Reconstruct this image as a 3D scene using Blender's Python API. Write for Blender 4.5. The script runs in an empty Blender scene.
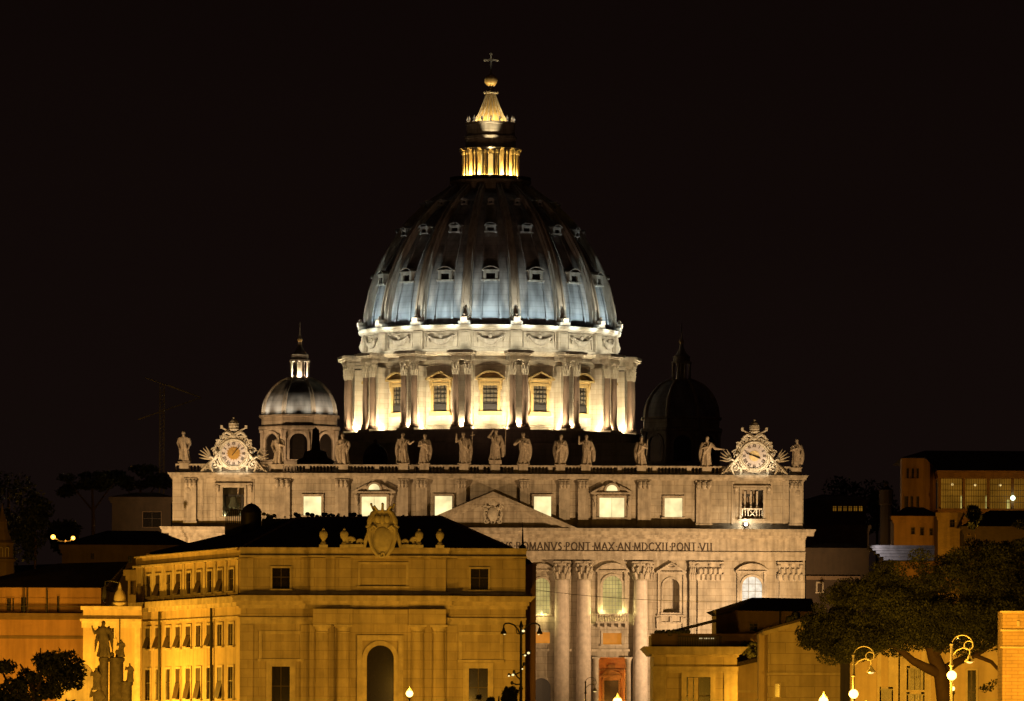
import bpy, math, random
from mathutils import Vector, Matrix
R = math.radians
PI = math.pi
random.seed(7)
sc = bpy.context.scene
COL = sc.collection

# ------------------------------------------------------------------ camera, sky, exposure
F, HZ, CZ, ROLL = 6600.0, 755.0, 6.0, 0.25
cam = bpy.data.cameras.new('camera')
camo = bpy.data.objects.new('camera', cam)
COL.objects.link(camo)
cam.sensor_width = 36.0
cam.lens = 36.0 * F / 1024.0
cam.shift_y = (HZ - 350.5) / 1024.0
cam.clip_start = 1.0
cam.clip_end = 30000.0
camo.rotation_mode = 'QUATERNION'
camo.rotation_quaternion = (Matrix.Rotation(R(90), 4, 'X') @ Matrix.Rotation(R(ROLL), 4, 'Z')).to_quaternion()
camo.location = (0, 0, CZ)
sc.camera = camo

w = bpy.data.worlds.new('World')
sc.world = w
w.use_nodes = True
nt = w.node_tree
nt.nodes.clear()
wo = nt.nodes.new('ShaderNodeOutputWorld')
bg = nt.nodes.new('ShaderNodeBackground')
tc = nt.nodes.new('ShaderNodeTexCoord')
sp = nt.nodes.new('ShaderNodeSeparateXYZ')
nz = nt.nodes.new('ShaderNodeTexNoise')          # thin uneven night cloud lit by the city
nz.inputs['Scale'].default_value = 22.0
nz.inputs['Detail'].default_value = 4.0
mp = nt.nodes.new('ShaderNodeMapping')
mp.inputs['Scale'].default_value = (0.4, 0.4, 2.4)
ad = nt.nodes.new('ShaderNodeMath'); ad.operation = 'MULTIPLY_ADD'
ad.inputs[1].default_value = 0.035
rp = nt.nodes.new('ShaderNodeValToRGB')
rp.color_ramp.elements[0].position = 0.0
rp.color_ramp.elements[0].color = (0.0080, 0.0047, 0.0041, 1)
rp.color_ramp.elements[1].position = 0.14
rp.color_ramp.elements[1].color = (0.0043, 0.0021, 0.0017, 1)
e = rp.color_ramp.elements.new(0.07); e.color = (0.0063, 0.0033, 0.0027, 1)
nt.links.new(tc.outputs['Generated'], sp.inputs[0])
nt.links.new(tc.outputs['Generated'], mp.inputs['Vector'])
nt.links.new(mp.outputs[0], nz.inputs['Vector'])
nt.links.new(nz.outputs['Fac'], ad.inputs[0])
nt.links.new(sp.outputs['Z'], ad.inputs[2])
nt.links.new(ad.outputs[0], rp.inputs[0])
nt.links.new(rp.outputs[0], bg.inputs['Color'])
bg.inputs['Strength'].default_value = 0.9
nt.links.new(bg.outputs[0], wo.inputs[0])

vs = sc.view_settings
vs.view_transform = 'Standard'
try: vs.look = 'None'
except Exception: pass
vs.exposure = 0.0
vs.gamma = 1.0
vs.use_curve_mapping = False
sc.cycles.use_denoising = True
sc.cycles.max_bounces = 5
sc.cycles.diffuse_bounces = 3
sc.cycles.sample_clamp_indirect = 6.0
sc.cycles.use_light_tree = True

# light levels (watts) and colours, all in one place
SOD = (1.0, 0.465, 0.032)
AMB = (1.0, 0.58, 0.17)
WARM = (1.0, 0.62, 0.285)
PW = dict(facade_end=335e3, facade_mid=22e3, clock=950, drum_col=1000, drum_bay=6900, attic=1600, dome=4700, rib=8000,
          lantern=4200, spire=800, side_low=5200, side_dome=620, street=5000)

def light(kind, loc, power, col, radius=0.3, aim=None, spot=90, blend=0.6, name='floodlight', parent=None):
    d = bpy.data.lights.new(name, kind)
    d.energy = power
    d.color = col
    d.shadow_soft_size = radius
    if kind == 'SPOT':
        d.spot_size = R(spot); d.spot_blend = blend
    o = bpy.data.objects.new(name, d)
    COL.objects.link(o)
    if parent: o.parent = parent
    o.location = loc
    if aim is not None:
        o.rotation_mode = 'QUATERNION'
        o.rotation_quaternion = (Vector(aim) - Vector(loc)).to_track_quat('-Z', 'Y')
    return o

# ------------------------------------------------------------------ helpers
_ct, _st = math.cos(R(ROLL)), math.sin(R(ROLL))
def at(px, py, Y):
    """world X and Z of a photo point at distance Y"""
    dx, dy = px - 512.0, py - HZ
    ux, uy = dx * _ct + dy * _st, -dx * _st + dy * _ct
    return ux * Y / F, CZ - uy * Y / F

class MB:
    def __init__(s, T=None):
        s.v, s.f, s.T = [], [], T
    def add(s, vs, fs):
        n = len(s.v)
        if s.T is not None:
            vs = [s.T @ Vector(p) for p in vs]
        s.v.extend([tuple(p) for p in vs])
        s.f.extend([tuple(i + n for i in f) for f in fs])
    def box(s, x0, x1, y0, y1, z0, z1):
        s.add([(x0,y0,z0),(x1,y0,z0),(x1,y1,z0),(x0,y1,z0),(x0,y0,z1),(x1,y0,z1),(x1,y1,z1),(x0,y1,z1)],
              [(0,3,2,1),(4,5,6,7),(0,1,5,4),(1,2,6,5),(2,3,7,6),(3,0,4,7)])
    def prism(s, poly, y0, y1):
        n = len(poly)
        vs = [(x, y0, z) for x, z in poly] + [(x, y1, z) for x, z in poly]
        fs = [tuple(range(n)), tuple(range(2*n-1, n-1, -1))]
        fs += [(i, i+n, (i+1) % n + n, (i+1) % n) for i in range(n)]
        s.add(vs, fs)
    def slab(s, poly, z0, z1):
        n = len(poly)
        vs = [(x, y, z0) for x, y in poly] + [(x, y, z1) for x, y in poly]
        fs = [tuple(range(n-1, -1, -1)), tuple(range(n, 2*n))]
        fs += [(i, (i+1) % n, (i+1) % n + n, i+n) for i in range(n)]
        s.add(vs, fs)
    def face(s, pts):
        s.add(pts, [tuple(range(len(pts)))])
    def lathe(s, prof, cx=0, cy=0, n=24, a0=0.0, sq=1.0):
        m = len(prof)
        vs = []
        for i in range(n):
            a = a0 + 2*PI*i/n
            c, d = math.cos(a), math.sin(a)
            for r, z in prof: vs.append((cx + r*c, cy + r*d*sq, z))
        fs = []
        for i in range(n):
            j = (i+1) % n
            for k in range(m-1):
                fs.append((i*m+k, j*m+k, j*m+k+1, i*m+k+1))
        if prof[0][0] > 1e-6: fs.append(tuple(i*m for i in range(n-1, -1, -1)))
        if prof[-1][0] > 1e-6: fs.append(tuple(i*m+m-1 for i in range(n)))
        s.add(vs, fs)
    def tube(s, pts, rad, n=8):
        pts = [Vector(p) for p in pts]
        if not isinstance(rad, (list, tuple)): rad = [rad]*len(pts)
        vs = []
        up = None
        for i, p in enumerate(pts):
            t = (pts[min(i+1, len(pts)-1)] - pts[max(i-1, 0)])
            if t.length < 1e-9: t = Vector((0,0,1))
            t.normalize()
            if up is None:
                up = Vector((0,1,0)) if abs(t.y) < 0.9 else Vector((1,0,0))
            a = t.cross(up)
            if a.length < 1e-6: a = t.orthogonal()
            a.normalize(); b = a.cross(t).normalized(); up = b
            for k in range(n):
                q = 2*PI*k/n
                vs.append(p + (a*math.cos(q) + b*math.sin(q))*rad[i])
        fs = []
        for i in range(len(pts)-1):
            for k in range(n):
                l = (k+1) % n
                fs.append((i*n+k, i*n+l, (i+1)*n+l, (i+1)*n+k))
        fs.append(tuple(range(n-1, -1, -1)))
        fs.append(tuple((len(pts)-1)*n + k for k in range(n)))
        s.add(vs, fs)
    def ball(s, c, rx, ry=None, rz=None, n=10, m=7, M=None):
        ry = rx if ry is None else ry; rz = rx if rz is None else rz
        vs, fs = [], []
        c = Vector(c)
        for j in range(m+1):
            th = PI*j/m
            for i in range(n):
                a = 2*PI*i/n
                p = Vector((rx*math.sin(th)*math.cos(a), ry*math.sin(th)*math.sin(a), -rz*math.cos(th)))
                if M is not None: p = M @ p
                vs.append(c + p)
        for j in range(m):
            for i in range(n):
                k = (i+1) % n
                fs.append((j*n+i, j*n+k, (j+1)*n+k, (j+1)*n+i))
        s.add(vs, fs)
    def spiral(s, cx, y, cz, r0, r1, a0, turns, rad, n=28, sx=1):
        pts, rr = [], []
        for i in range(n+1):
            t = i/n
            a = a0 + turns*2*PI*t
            r = r0 + (r1-r0)*t
            pts.append((cx + sx*r*math.cos(a), y, cz + r*math.sin(a)))
            rr.append(rad*(1-0.5*t))
        s.tube(pts, rr, 6)
    def wall(s, x0, x1, z0, z1, y, depth, ops=(), back=0.0):
        """front sheet of a wall with real openings, reveals, ends and top"""
        xs = sorted(set([x0, x1] + [o[0] for o in ops] + [o[1] for o in ops]))
        zs = sorted(set([z0, z1] + [o[2] for o in ops] + [o[3] for o in ops]))
        for i in range(len(xs)-1):
            for k in range(len(zs)-1):
                mx, mz = (xs[i]+xs[i+1])/2, (zs[k]+zs[k+1])/2
                if any(o[0] < mx < o[1] and o[2] < mz < o[3] for o in ops): continue
                s.face([(xs[i],y,zs[k]),(xs[i+1],y,zs[k]),(xs[i+1],y,zs[k+1]),(xs[i],y,zs[k+1])])
        b = y + max(depth, back)
        s.face([(x0,b,z0),(x0,y,z0),(x0,y,z1),(x0,b,z1)])
        s.face([(x1,y,z0),(x1,b,z0),(x1,b,z1),(x1,y,z1)])
        s.face([(x0,y,z1),(x1,y,z1),(x1,b,z1),(x0,b,z1)])
        for o in ops:
            a, c, p, q = o[:4]
            arch = len(o) > 4 and o[4]
            d = y + depth
            if not arch:
                out = [(a,p),(c,p),(c,q),(a,q)]
            else:
                r = (c-a)/2; m = (a+c)/2; zsp = q - r
                arc = [(m + r*math.cos(PI*i/16), zsp + r*math.sin(PI*i/16)) for i in range(17)]
                out = [(a,p),(c,p)] + arc
                for i in range(8):
                    s.face([(c,y,q),(arc[i+1][0],y,arc[i+1][1]),(arc[i][0],y,arc[i][1])])
                    s.face([(a,y,q),(arc[i+9][0],y,arc[i+9][1]),(arc[i+8][0],y,arc[i+8][1])])
            n = len(out)
            for i in range(n):
                u, v = out[i], out[(i+1) % n]
                if abs(u[0]-v[0]) < 1e-9 and abs(u[1]-v[1]) < 1e-9: continue
                s.face([(u[0],y,u[1]),(u[0],d,u[1]),(v[0],d,v[1]),(v[0],y,v[1])])
    def opening(s, a, c, p, q, y, arch=False):
        if not arch:
            s.face([(a,y,p),(c,y,p),(c,y,q),(a,y,q)])
        else:
            r = (c-a)/2; m = (a+c)/2
            s.face([(a,y,p),(c,y,p)] + [(m + r*math.cos(PI*i/16), y, q-r + r*math.sin(PI*i/16)) for i in range(17)])
    def frame(s, a, c, p, q, wd, y0, y1, arch=False, sill=True):
        if not arch:
            s.box(a-wd, a, y0, y1, p, q); s.box(c, c+wd, y0, y1, p, q)
            s.box(a-wd, c+wd, y0, y1, q, q+wd)
        else:
            r = (c-a)/2; m = (a+c)/2; z = q-r
            s.box(a-wd, a, y0, y1, p, z); s.box(c, c+wd, y0, y1, p, z)
            for i in range(16):
                t0, t1 = PI*i/16, PI*(i+1)/16
                s.prism([(m+r*math.cos(t0), z+r*math.sin(t0)), (m+(r+wd)*math.cos(t0), z+(r+wd)*math.sin(t0)),
                         (m+(r+wd)*math.cos(t1), z+(r+wd)*math.sin(t1)), (m+r*math.cos(t1), z+r*math.sin(t1))], y0, y1)
        if sill: s.box(a-wd*1.4, c+wd*1.4, y0-wd*0.5, y1, p-wd*0.8, p)
    def pediment(s, x0, x1, z, h, t, y0, y1, kind='tri', broken=0.0):
        m = (x0+x1)/2
        s.box(x0, x1, y0, y1, z, z+t)
        if kind == 'tri':
            s.prism([(x0+t*1.5, z+t),(x1-t*1.5, z+t),(m, z+h-t*0.4)], y0+(y1-y0)*0.55, y1)
            for sg in (-1, 1):
                e = x0 if sg < 0 else x1
                k = m + sg*broken*(x1-x0)/2
                f = 1 - broken
                P = [(e, z+t+0.003), (k, z+t+h*f), (k, z+t+h*f-t*1.15), (e-sg*t*2.2, z+t+0.003)]
                if sg > 0: P.reverse()
                s.prism(P, y0-0.003, y1)
        else:
            r = ((x1-x0)**2/4 + h*h)/(2*h); c = z+t+h-r
            a = math.asin(min(1, (x1-x0)/2/r))
            n = 14
            o_ = [(m + r*math.sin(-a+2*a*i/n), c + r*math.cos(-a+2*a*i/n)) for i in range(n+1)]
            r2 = r - t*1.1
            i_ = [(m + r2*math.sin(-a+2*a*i/n), max(c + r2*math.cos(-a+2*a*i/n), z+t+0.003)) for i in range(n+1)]
            for i in range(n):
                s.prism([i_[i], i_[i+1], o_[i+1], o_[i]], y0-0.003, y1)
            s.prism([(x0+t, z+t)] + [(x1-t, z+t)] + i_[::-1][1:-1], y0+(y1-y0)*0.55, y1)
    def build(s, name, mat, parent=None, smooth=None, loc=None, rz=None):
        me = bpy.data.meshes.new(name)
        me.from_pydata(s.v, [], s.f)
        me.update()
        if smooth is not None:
            me.polygons.foreach_set('use_smooth', [True]*len(me.polygons))
            me.set_sharp_from_angle(angle=R(smooth))
        me.materials.append(mat)
        o = bpy.data.objects.new(name, me)
        COL.objects.link(o)
        if parent is not None: o.parent = parent
        if loc is not None: o.location = loc
        if rz is not None: o.rotation_euler.z = rz
        return o

def tag(o, label=None, cat=None, group=None, kind=None):
    if label: o['label'] = label
    if cat: o['category'] = cat
    if group: o['group'] = group
    if kind: o['kind'] = kind
    return o

def empty(name, loc, label, cat, group=None, rz=0.0):
    o = bpy.data.objects.new(name, None)
    COL.objects.link(o)
    o.location = loc
    o.rotation_euler.z = rz
    o.empty_display_size = 0.5
    return tag(o, label, cat, group)

def copy(o, parent=None, loc=None, rz=None):
    c = o.copy(); COL.objects.link(c)
    c.parent = parent
    if loc is not None: c.location = loc
    if rz is not None: c.rotation_euler.z = rz
    for ch in list(o.children): copy(ch, c)
    return c

# ------------------------------------------------------------------ materials
def mat_new(name):
    m = bpy.data.materials.new(name); m.use_nodes = True
    return m, m.node_tree, m.node_tree.nodes['Principled BSDF']

def stone(name, col, var=0.25, rough=0.8, scale=0.35, blocks=None, bump=0.25, stain=0.35, streak=True):
    """weathered stone or plaster: mottling, rain streaks, optional ashlar joints"""
    m, t, b = mat_new(name)
    N, L = t.nodes, t.links
    tc = N.new('ShaderNodeTexCoord')
    n1 = N.new('ShaderNodeTexNoise'); n1.inputs['Scale'].default_value = scale
    n1.inputs['Detail'].default_value = 8; n1.inputs['Roughness'].default_value = 0.65
    L.new(tc.outputs['Object'], n1.inputs['Vector'])
    r1 = N.new('ShaderNodeValToRGB')
    d = [c*(1-var) for c in col]; h = [min(1, c*(1+var*0.7)) for c in col]
    r1.color_ramp.elements[0].position = 0.3; r1.color_ramp.elements[0].color = (*d, 1)
    r1.color_ramp.elements[1].position = 0.7; r1.color_ramp.elements[1].color = (*h, 1)
    L.new(n1.outputs['Fac'], r1.inputs[0])
    cur = r1.outputs[0]
    def mul(fac, colr, inp, pos0, pos1):
        nonlocal cur
        rr = N.new('ShaderNodeValToRGB')
        rr.color_ramp.elements[0].position = pos0; rr.color_ramp.elements[0].color = (*colr, 1)
        rr.color_ramp.elements[1].position = pos1; rr.color_ramp.elements[1].color = (1,1,1,1)
        L.new(inp, rr.inputs[0])
        mx = N.new('ShaderNodeMixRGB'); mx.blend_type = 'MULTIPLY'; mx.inputs[0].default_value = fac
        L.new(cur, mx.inputs[1]); L.new(rr.outputs[0], mx.inputs[2])
        cur = mx.outputs[0]
    if streak:
        mp = N.new('ShaderNodeMapping'); mp.inputs['Scale'].default_value = (1.3, 1.3, 0.09)
        L.new(tc.outputs['Object'], mp.inputs['Vector'])
        n2 = N.new('ShaderNodeTexNoise'); n2.inputs['Scale'].default_value = 1.0; n2.inputs['Detail'].default_value = 5
        L.new(mp.outputs[0], n2.inputs['Vector'])
        mul(stain, (0.45,0.42,0.38), n2.outputs['Fac'], 0.36, 0.56)
    if blocks:
        cx = N.new('ShaderNodeSeparateXYZ'); L.new(tc.outputs['Object'], cx.inputs[0])
        ax = N.new('ShaderNodeMath'); ax.operation = 'ADD'
        L.new(cx.outputs['X'], ax.inputs[0]); L.new(cx.outputs['Y'], ax.inputs[1])
        cb = N.new('ShaderNodeCombineXYZ'); L.new(ax.outputs[0], cb.inputs['X']); L.new(cx.outputs['Z'], cb.inputs['Y'])
        br = N.new('ShaderNodeTexBrick')
        br.inputs['Scale'].default_value = 1.0
        br.inputs['Brick Width'].default_value = blocks[0]; br.inputs['Row Height'].default_value = blocks[1]
        br.inputs['Mortar Size'].default_value = blocks[2]; br.inputs['Mortar Smooth'].default_value = 0.5
        br.inputs['Color1'].default_value = (1,1,1,1); br.inputs['Color2'].default_value = (0.82,0.80,0.77,1)
        br.inputs['Mortar'].default_value = (0.55,0.5,0.44,1)
        L.new(cb.outputs[0], br.inputs['Vector'])
        mx = N.new('ShaderNodeMixRGB'); mx.blend_type = 'MULTIPLY'; mx.inputs[0].default_value = 0.8
        L.new(cur, mx.inputs[1]); L.new(br.outputs['Color'], mx.inputs[2]); cur = mx.outputs[0]
    L.new(cur, b.inputs['Base Color'])
    b.inputs['Roughness'].default_value = rough
    if bump:
        n3 = N.new('ShaderNodeTexNoise'); n3.inputs['Scale'].default_value = 2.2; n3.inputs['Detail'].default_value = 6
        L.new(tc.outputs['Object'], n3.inputs['Vector'])
        bp = N.new('ShaderNodeBump'); bp.inputs['Strength'].default_value = bump; bp.inputs['Distance'].default_value = 0.15
        L.new(n3.outputs['Fac'], bp.inputs['Height']); L.new(bp.outputs[0], b.inputs['Normal'])
    return m

def plain(name, col, rough=0.6, metal=0.0, var=0.2, scale=3.0):
    m, t, b = mat_new(name)
    N, L = t.nodes, t.links
    tc = N.new('ShaderNodeTexCoord')
    n1 = N.new('ShaderNodeTexNoise'); n1.inputs['Scale'].default_value = scale; n1.inputs['Detail'].default_value = 5
    L.new(tc.outputs['Object'], n1.inputs['Vector'])
    r1 = N.new('ShaderNodeValToRGB')
    r1.color_ramp.elements[0].position = 0.3; r1.color_ramp.elements[0].color = (*[c*(1-var) for c in col], 1)
    r1.color_ramp.elements[1].position = 0.7; r1.color_ramp.elements[1].color = (*[min(1, c*(1+var)) for c in col], 1)
    L.new(n1.outputs['Fac'], r1.inputs[0]); L.new(r1.outputs[0], b.inputs['Base Color'])
    b.inputs['Roughness'].default_value = rough; b.inputs['Metallic'].default_value = metal
    return m

def glow(name, col, strength, var=0.25, scale=1.2):
    """lit pane or lamp glass"""
    m, t, b = mat_new(name)
    N, L = t.nodes, t.links
    tc = N.new('ShaderNodeTexCoord')
    n1 = N.new('ShaderNodeTexNoise'); n1.inputs['Scale'].default_value = scale; n1.inputs['Detail'].default_value = 2
    L.new(tc.outputs['Object'], n1.inputs['Vector'])
    mr = N.new('ShaderNodeMapRange'); mr.inputs[1].default_value = 0.3; mr.inputs[2].default_value = 0.7
    mr.inputs[3].default_value = strength*(1-var); mr.inputs[4].default_value = strength*(1+var)
    L.new(n1.outputs['Fac'], mr.inputs[0]); L.new(mr.outputs[0], b.inputs['Emission Strength'])
    b.inputs['Emission Color'].default_value = (*col, 1)
    b.inputs['Base Color'].default_value = (0.03, 0.025, 0.02, 1)
    b.inputs['Roughness'].default_value = 0.3
    return m

def rooftile(name, col):
    m, t, b = mat_new(name)
    N, L = t.nodes, t.links
    tc = N.new('ShaderNodeTexCoord')
    wv = N.new('ShaderNodeTexWave'); wv.inputs['Scale'].default_value = 2.2; wv.inputs['Distortion'].default_value = 0.6
    L.new(tc.outputs['Object'], wv.inputs['Vector'])
    n1 = N.new('ShaderNodeTexNoise'); n1.inputs['Scale'].default_value = 0.8; n1.inputs['Detail'].default_value = 7
    L.new(tc.outputs['Object'], n1.inputs['Vector'])
    r1 = N.new('ShaderNodeValToRGB')
    r1.color_ramp.elements[0].position = 0.3; r1.color_ramp.elements[0].color = (*[c*0.55 for c in col], 1)
    r1.color_ramp.elements[1].position = 0.75; r1.color_ramp.elements[1].color = (*[c*1.4 for c in col], 1)
    L.new(n1.outputs['Fac'], r1.inputs[0]); L.new(r1.outputs[0], b.inputs['Base Color'])
    bp = N.new('ShaderNodeBump'); bp.inputs['Strength'].default_value = 0.5; bp.inputs['Distance'].default_value = 0.1
    L.new(wv.outputs['Fac'], bp.inputs['Height']); L.new(bp.outputs[0], b.inputs['Normal'])
    b.inputs['Roughness'].default_value = 0.85
    return m

def leadmat(name, col):
    m, t, b = mat_new(name)
    N, L = t.nodes, t.links
    tc = N.new('ShaderNodeTexCoord')
    sx = N.new('ShaderNodeSeparateXYZ'); L.new(tc.outputs['Object'], sx.inputs[0])
    n1 = N.new('ShaderNodeTexNoise'); n1.inputs['Scale'].default_value = 0.5; n1.inputs['Detail'].default_value = 8
    mp = N.new('ShaderNodeMapping'); mp.inputs['Scale'].default_value = (1.2, 1.2, 0.25)
    L.new(tc.outputs['Object'], mp.inputs['Vector']); L.new(mp.outputs[0], n1.inputs['Vector'])
    r1 = N.new('ShaderNodeValToRGB')
    r1.color_ramp.elements[0].position = 0.28; r1.color_ramp.elements[0].color = (*[c*0.45 for c in col], 1)
    r1.color_ramp.elements[1].position = 0.68; r1.color_ramp.elements[1].color = (*[c*1.35 for c in col], 1)
    L.new(n1.outputs['Fac'], r1.inputs[0])
    wv = N.new('ShaderNodeTexWave'); wv.bands_direction = 'Z'; wv.inputs['Scale'].default_value = 0.28   # lapped lead courses
    wv.inputs['Distortion'].default_value = 0.0
    L.new(tc.outputs['Object'], wv.inputs['Vector'])
    r2 = N.new('ShaderNodeValToRGB')
    r2.color_ramp.elements[0].position = 0.0; r2.color_ramp.elements[0].color = (0.5,0.5,0.5,1)
    r2.color_ramp.elements[1].position = 0.12; r2.color_ramp.elements[1].color = (1,1,1,1)
    L.new(wv.outputs['Fac'], r2.inputs[0])
    mx = N.new('ShaderNodeMixRGB'); mx.blend_type = 'MULTIPLY'; mx.inputs[0].default_value = 0.3
    L.new(r1.outputs[0], mx.inputs[1]); L.new(r2.outputs[0], mx.inputs[2])
    L.new(mx.outputs[0], b.inputs['Base Color'])
    b.inputs['Roughness'].default_value = 0.85; b.inputs['Specular IOR Level'].default_value = 0.2
    return m

def leafmat(name, col):
    m, t, b = mat_new(name)
    N, L = t.nodes, t.links
    tc = N.new('ShaderNodeTexCoord')
    n1 = N.new('ShaderNodeTexNoise'); n1.inputs['Scale'].default_value = 0.7; n1.inputs['Detail'].default_value = 4
    L.new(tc.outputs['Object'], n1.inputs['Vector'])
    r1 = N.new('ShaderNodeValToRGB')
    r1.color_ramp.elements[0].position = 0.35; r1.color_ramp.elements[0].color = (*[c*0.6 for c in col], 1)
    r1.color_ramp.elements[1].position = 0.65; r1.color_ramp.elements[1].color = (*[c*1.4 for c in col], 1)
    L.new(n1.outputs['Fac'], r1.inputs[0]); L.new(r1.outputs[0], b.inputs['Base Color'])
    b.inputs['Roughness'].default_value = 0.65
    return m

M = dict(
    trav=stone('travertine_ashlar', (0.42,0.37,0.295), 0.32, blocks=(3.2,1.25,0.06), stain=0.6),
    travp=stone('travertine_carved', (0.43,0.375,0.30), 0.32, scale=0.7, stain=0.6),
    column=stone('travertine_column', (0.60,0.53,0.47), 0.25, scale=0.9, stain=0.3),
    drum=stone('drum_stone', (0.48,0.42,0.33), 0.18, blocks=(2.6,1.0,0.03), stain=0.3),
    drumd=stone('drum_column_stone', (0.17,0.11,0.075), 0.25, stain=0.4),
    drumf=stone('ochre_window_stone', (0.40,0.28,0.11), 0.2, scale=1.0, stain=0.3),
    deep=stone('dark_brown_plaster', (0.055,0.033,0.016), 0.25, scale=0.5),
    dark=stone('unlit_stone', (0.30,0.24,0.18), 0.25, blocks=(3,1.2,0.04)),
    marble=stone('statue_stone', (0.45,0.38,0.30), 0.45, scale=2.2, stain=0.6, bump=0.6),
    sculpt=stone('clock_stone', (0.5,0.45,0.36), 0.3, scale=1.2, stain=0.25),
    lead=leadmat('dome_lead', (0.30,0.31,0.32)),
    ribs=stone('rib_stone', (0.42,0.38,0.32), 0.3, stain=0.5),
    gold=plain('gilded_bronze', (0.70,0.48,0.18), 0.5, 0.35),
    iron=plain('dark_iron', (0.03,0.027,0.025), 0.5, 0.4),
    paleiron=plain('painted_iron', (0.16,0.145,0.12), 0.5, 0.1),
    bronze=plain('bell_bronze', (0.10,0.11,0.08), 0.5, 0.5),
    plaster=stone('ochre_plaster', (0.45,0.35,0.23), 0.2, scale=0.45, stain=0.45),
    plasterb=stone('palace_stone', (0.45,0.37,0.26), 0.2, scale=0.55, blocks=(2.4,0.9,0.035), stain=0.42),
    trim=stone('pale_trim_stone', (0.50,0.42,0.31), 0.28, scale=1.0, stain=0.5),
    orange=stone('orange_plaster', (0.44,0.25,0.13), 0.15, scale=0.5, stain=0.4),
    brown=stone('brown_plaster', (0.20,0.13,0.075), 0.2, scale=0.5),
    brick=stone('brick_wall', (0.40,0.27,0.15), 0.2, blocks=(0.55,0.16,0.02), scale=0.8),
    roof=rooftile('dark_roof_tile', (0.075,0.055,0.042)),
    glass=plain('dark_window_glass', (0.015,0.012,0.010), 0.15),
    dimglass=plain('dim_window_glass', (0.12,0.10,0.07), 0.2),
    shutter=plain('dark_shutter_wood', (0.045,0.028,0.018), 0.6),
    paleshutter=plain('pale_shutter_wood', (0.42,0.34,0.24), 0.6),
    white=plain('white_painted_metal', (0.75,0.72,0.65), 0.5),
    face=plain('clock_enamel', (0.50,0.44,0.42), 0.5, var=0.08),
    black=plain('black_enamel', (0.02,0.015,0.012), 0.4),
    ink=plain('cut_letter', (0.045,0.03,0.02), 0.8),
    winlit=glow('lit_window_glass', (1.0,0.82,0.40), 1.15, 0.28, 0.45),
    winwhite=glow('white_lit_glass', (1.0,0.90,0.72), 0.85),
    wingreen=glow('green_yellow_lit_glass', (0.95,0.74,0.24), 0.50, 0.25, 0.5),
    winorange=glow('orange_lit_room', (1.0,0.33,0.03), 0.55, 0.12, 0.8),
    windim=glow('dim_lit_glass', (0.95,0.42,0.035), 0.15, 0.35, 0.3),
    wallglow=glow('gold_wall_glow', (1.0,0.62,0.16), 0.85, 0.1),  # glow standing in for floodlit stone in the lantern
    sodium=glow('sodium_bulb', (1.0,0.60,0.13), 7.0, 0.05),
    sodorange=glow('orange_bulb', (1.0,0.42,0.05), 5.0, 0.05),
    sodlow=glow('dim_lamp_glass', (1.0,0.70,0.25), 1.1, 0.1),
    coolbulb=glow('cool_bulb', (0.75,1.0,0.70), 4.0, 0.05),
    whitebulb=glow('white_bulb', (1.0,0.85,0.65), 5.0, 0.05),
    leaf=leafmat('pine_needles', (0.055,0.062,0.022)),
    leafb=leafmat('broad_leaves', (0.05,0.055,0.02)),
    bark=stone('bark', (0.16,0.10,0.06), 0.3, scale=2.0),
    ground=plain('dark_paving', (0.10,0.09,0.08), 0.8, scale=0.3),
    grass=plain('dark_hill', (0.03,0.035,0.015), 0.9, scale=0.05),
)

# ------------------------------------------------------------------ the setting
def sheet(name, mat, pts, faces, kind='structure'):
    mb = MB(); mb.add(pts, faces); o = mb.build(name, mat); o['kind'] = kind
    return o
gy = [(-300,0),(300,0),(900,1.5),(1140,11.0),(1700,11.2),(9000,11.2)]
pts, fs = [], []
for y, z in gy: pts += [(-4500,y,z),(4500,y,z)]
for i in range(len(gy)-1): fs.append((2*i,2*i+1,2*i+3,2*i+2))
sheet('ground', M['ground'], pts, fs)
# hill behind the basilica
pts, fs = [], []
nx, ny = 60, 8
rh = random.Random(3)
for j in range(ny+1):
    for i in range(nx+1):
        x = -420 + 840*i/nx; y = 1560 + 640*j/ny
        h = 52*math.exp(-((x+250)/150)**2) + 52*math.exp(-((x-300)/190)**2) + 18
        h *= math.sin(PI*j/ny)**0.7
        pts.append((x, y, 10.0 + h*(0.85+0.3*rh.random()) if j not in (0, ny) else 9.0))
for j in range(ny):
    for i in range(nx):
        a = j*(nx+1)+i
        fs.append((a, a+1, a+nx+2, a+nx+1))
o = sheet('hills', M['grass'], pts, fs)
# ------------------------------------------------------------------ the basilica
BAS = empty('basilica', (-3.66, 1200.0, 11.4), 'huge floodlit domed church with long columned stone front', 'church', rz=R(0.5))
def zf(py): return (HZ - py)/5.5 - 5.4
def zd(py): return (HZ - py)/4.925 - 5.4              # on the axis of the dome
def zdf(py): return (HZ - py + 1.2)/5.03 - 5.4             # on its near face
XL, XR = -58.6, 56.8
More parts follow.
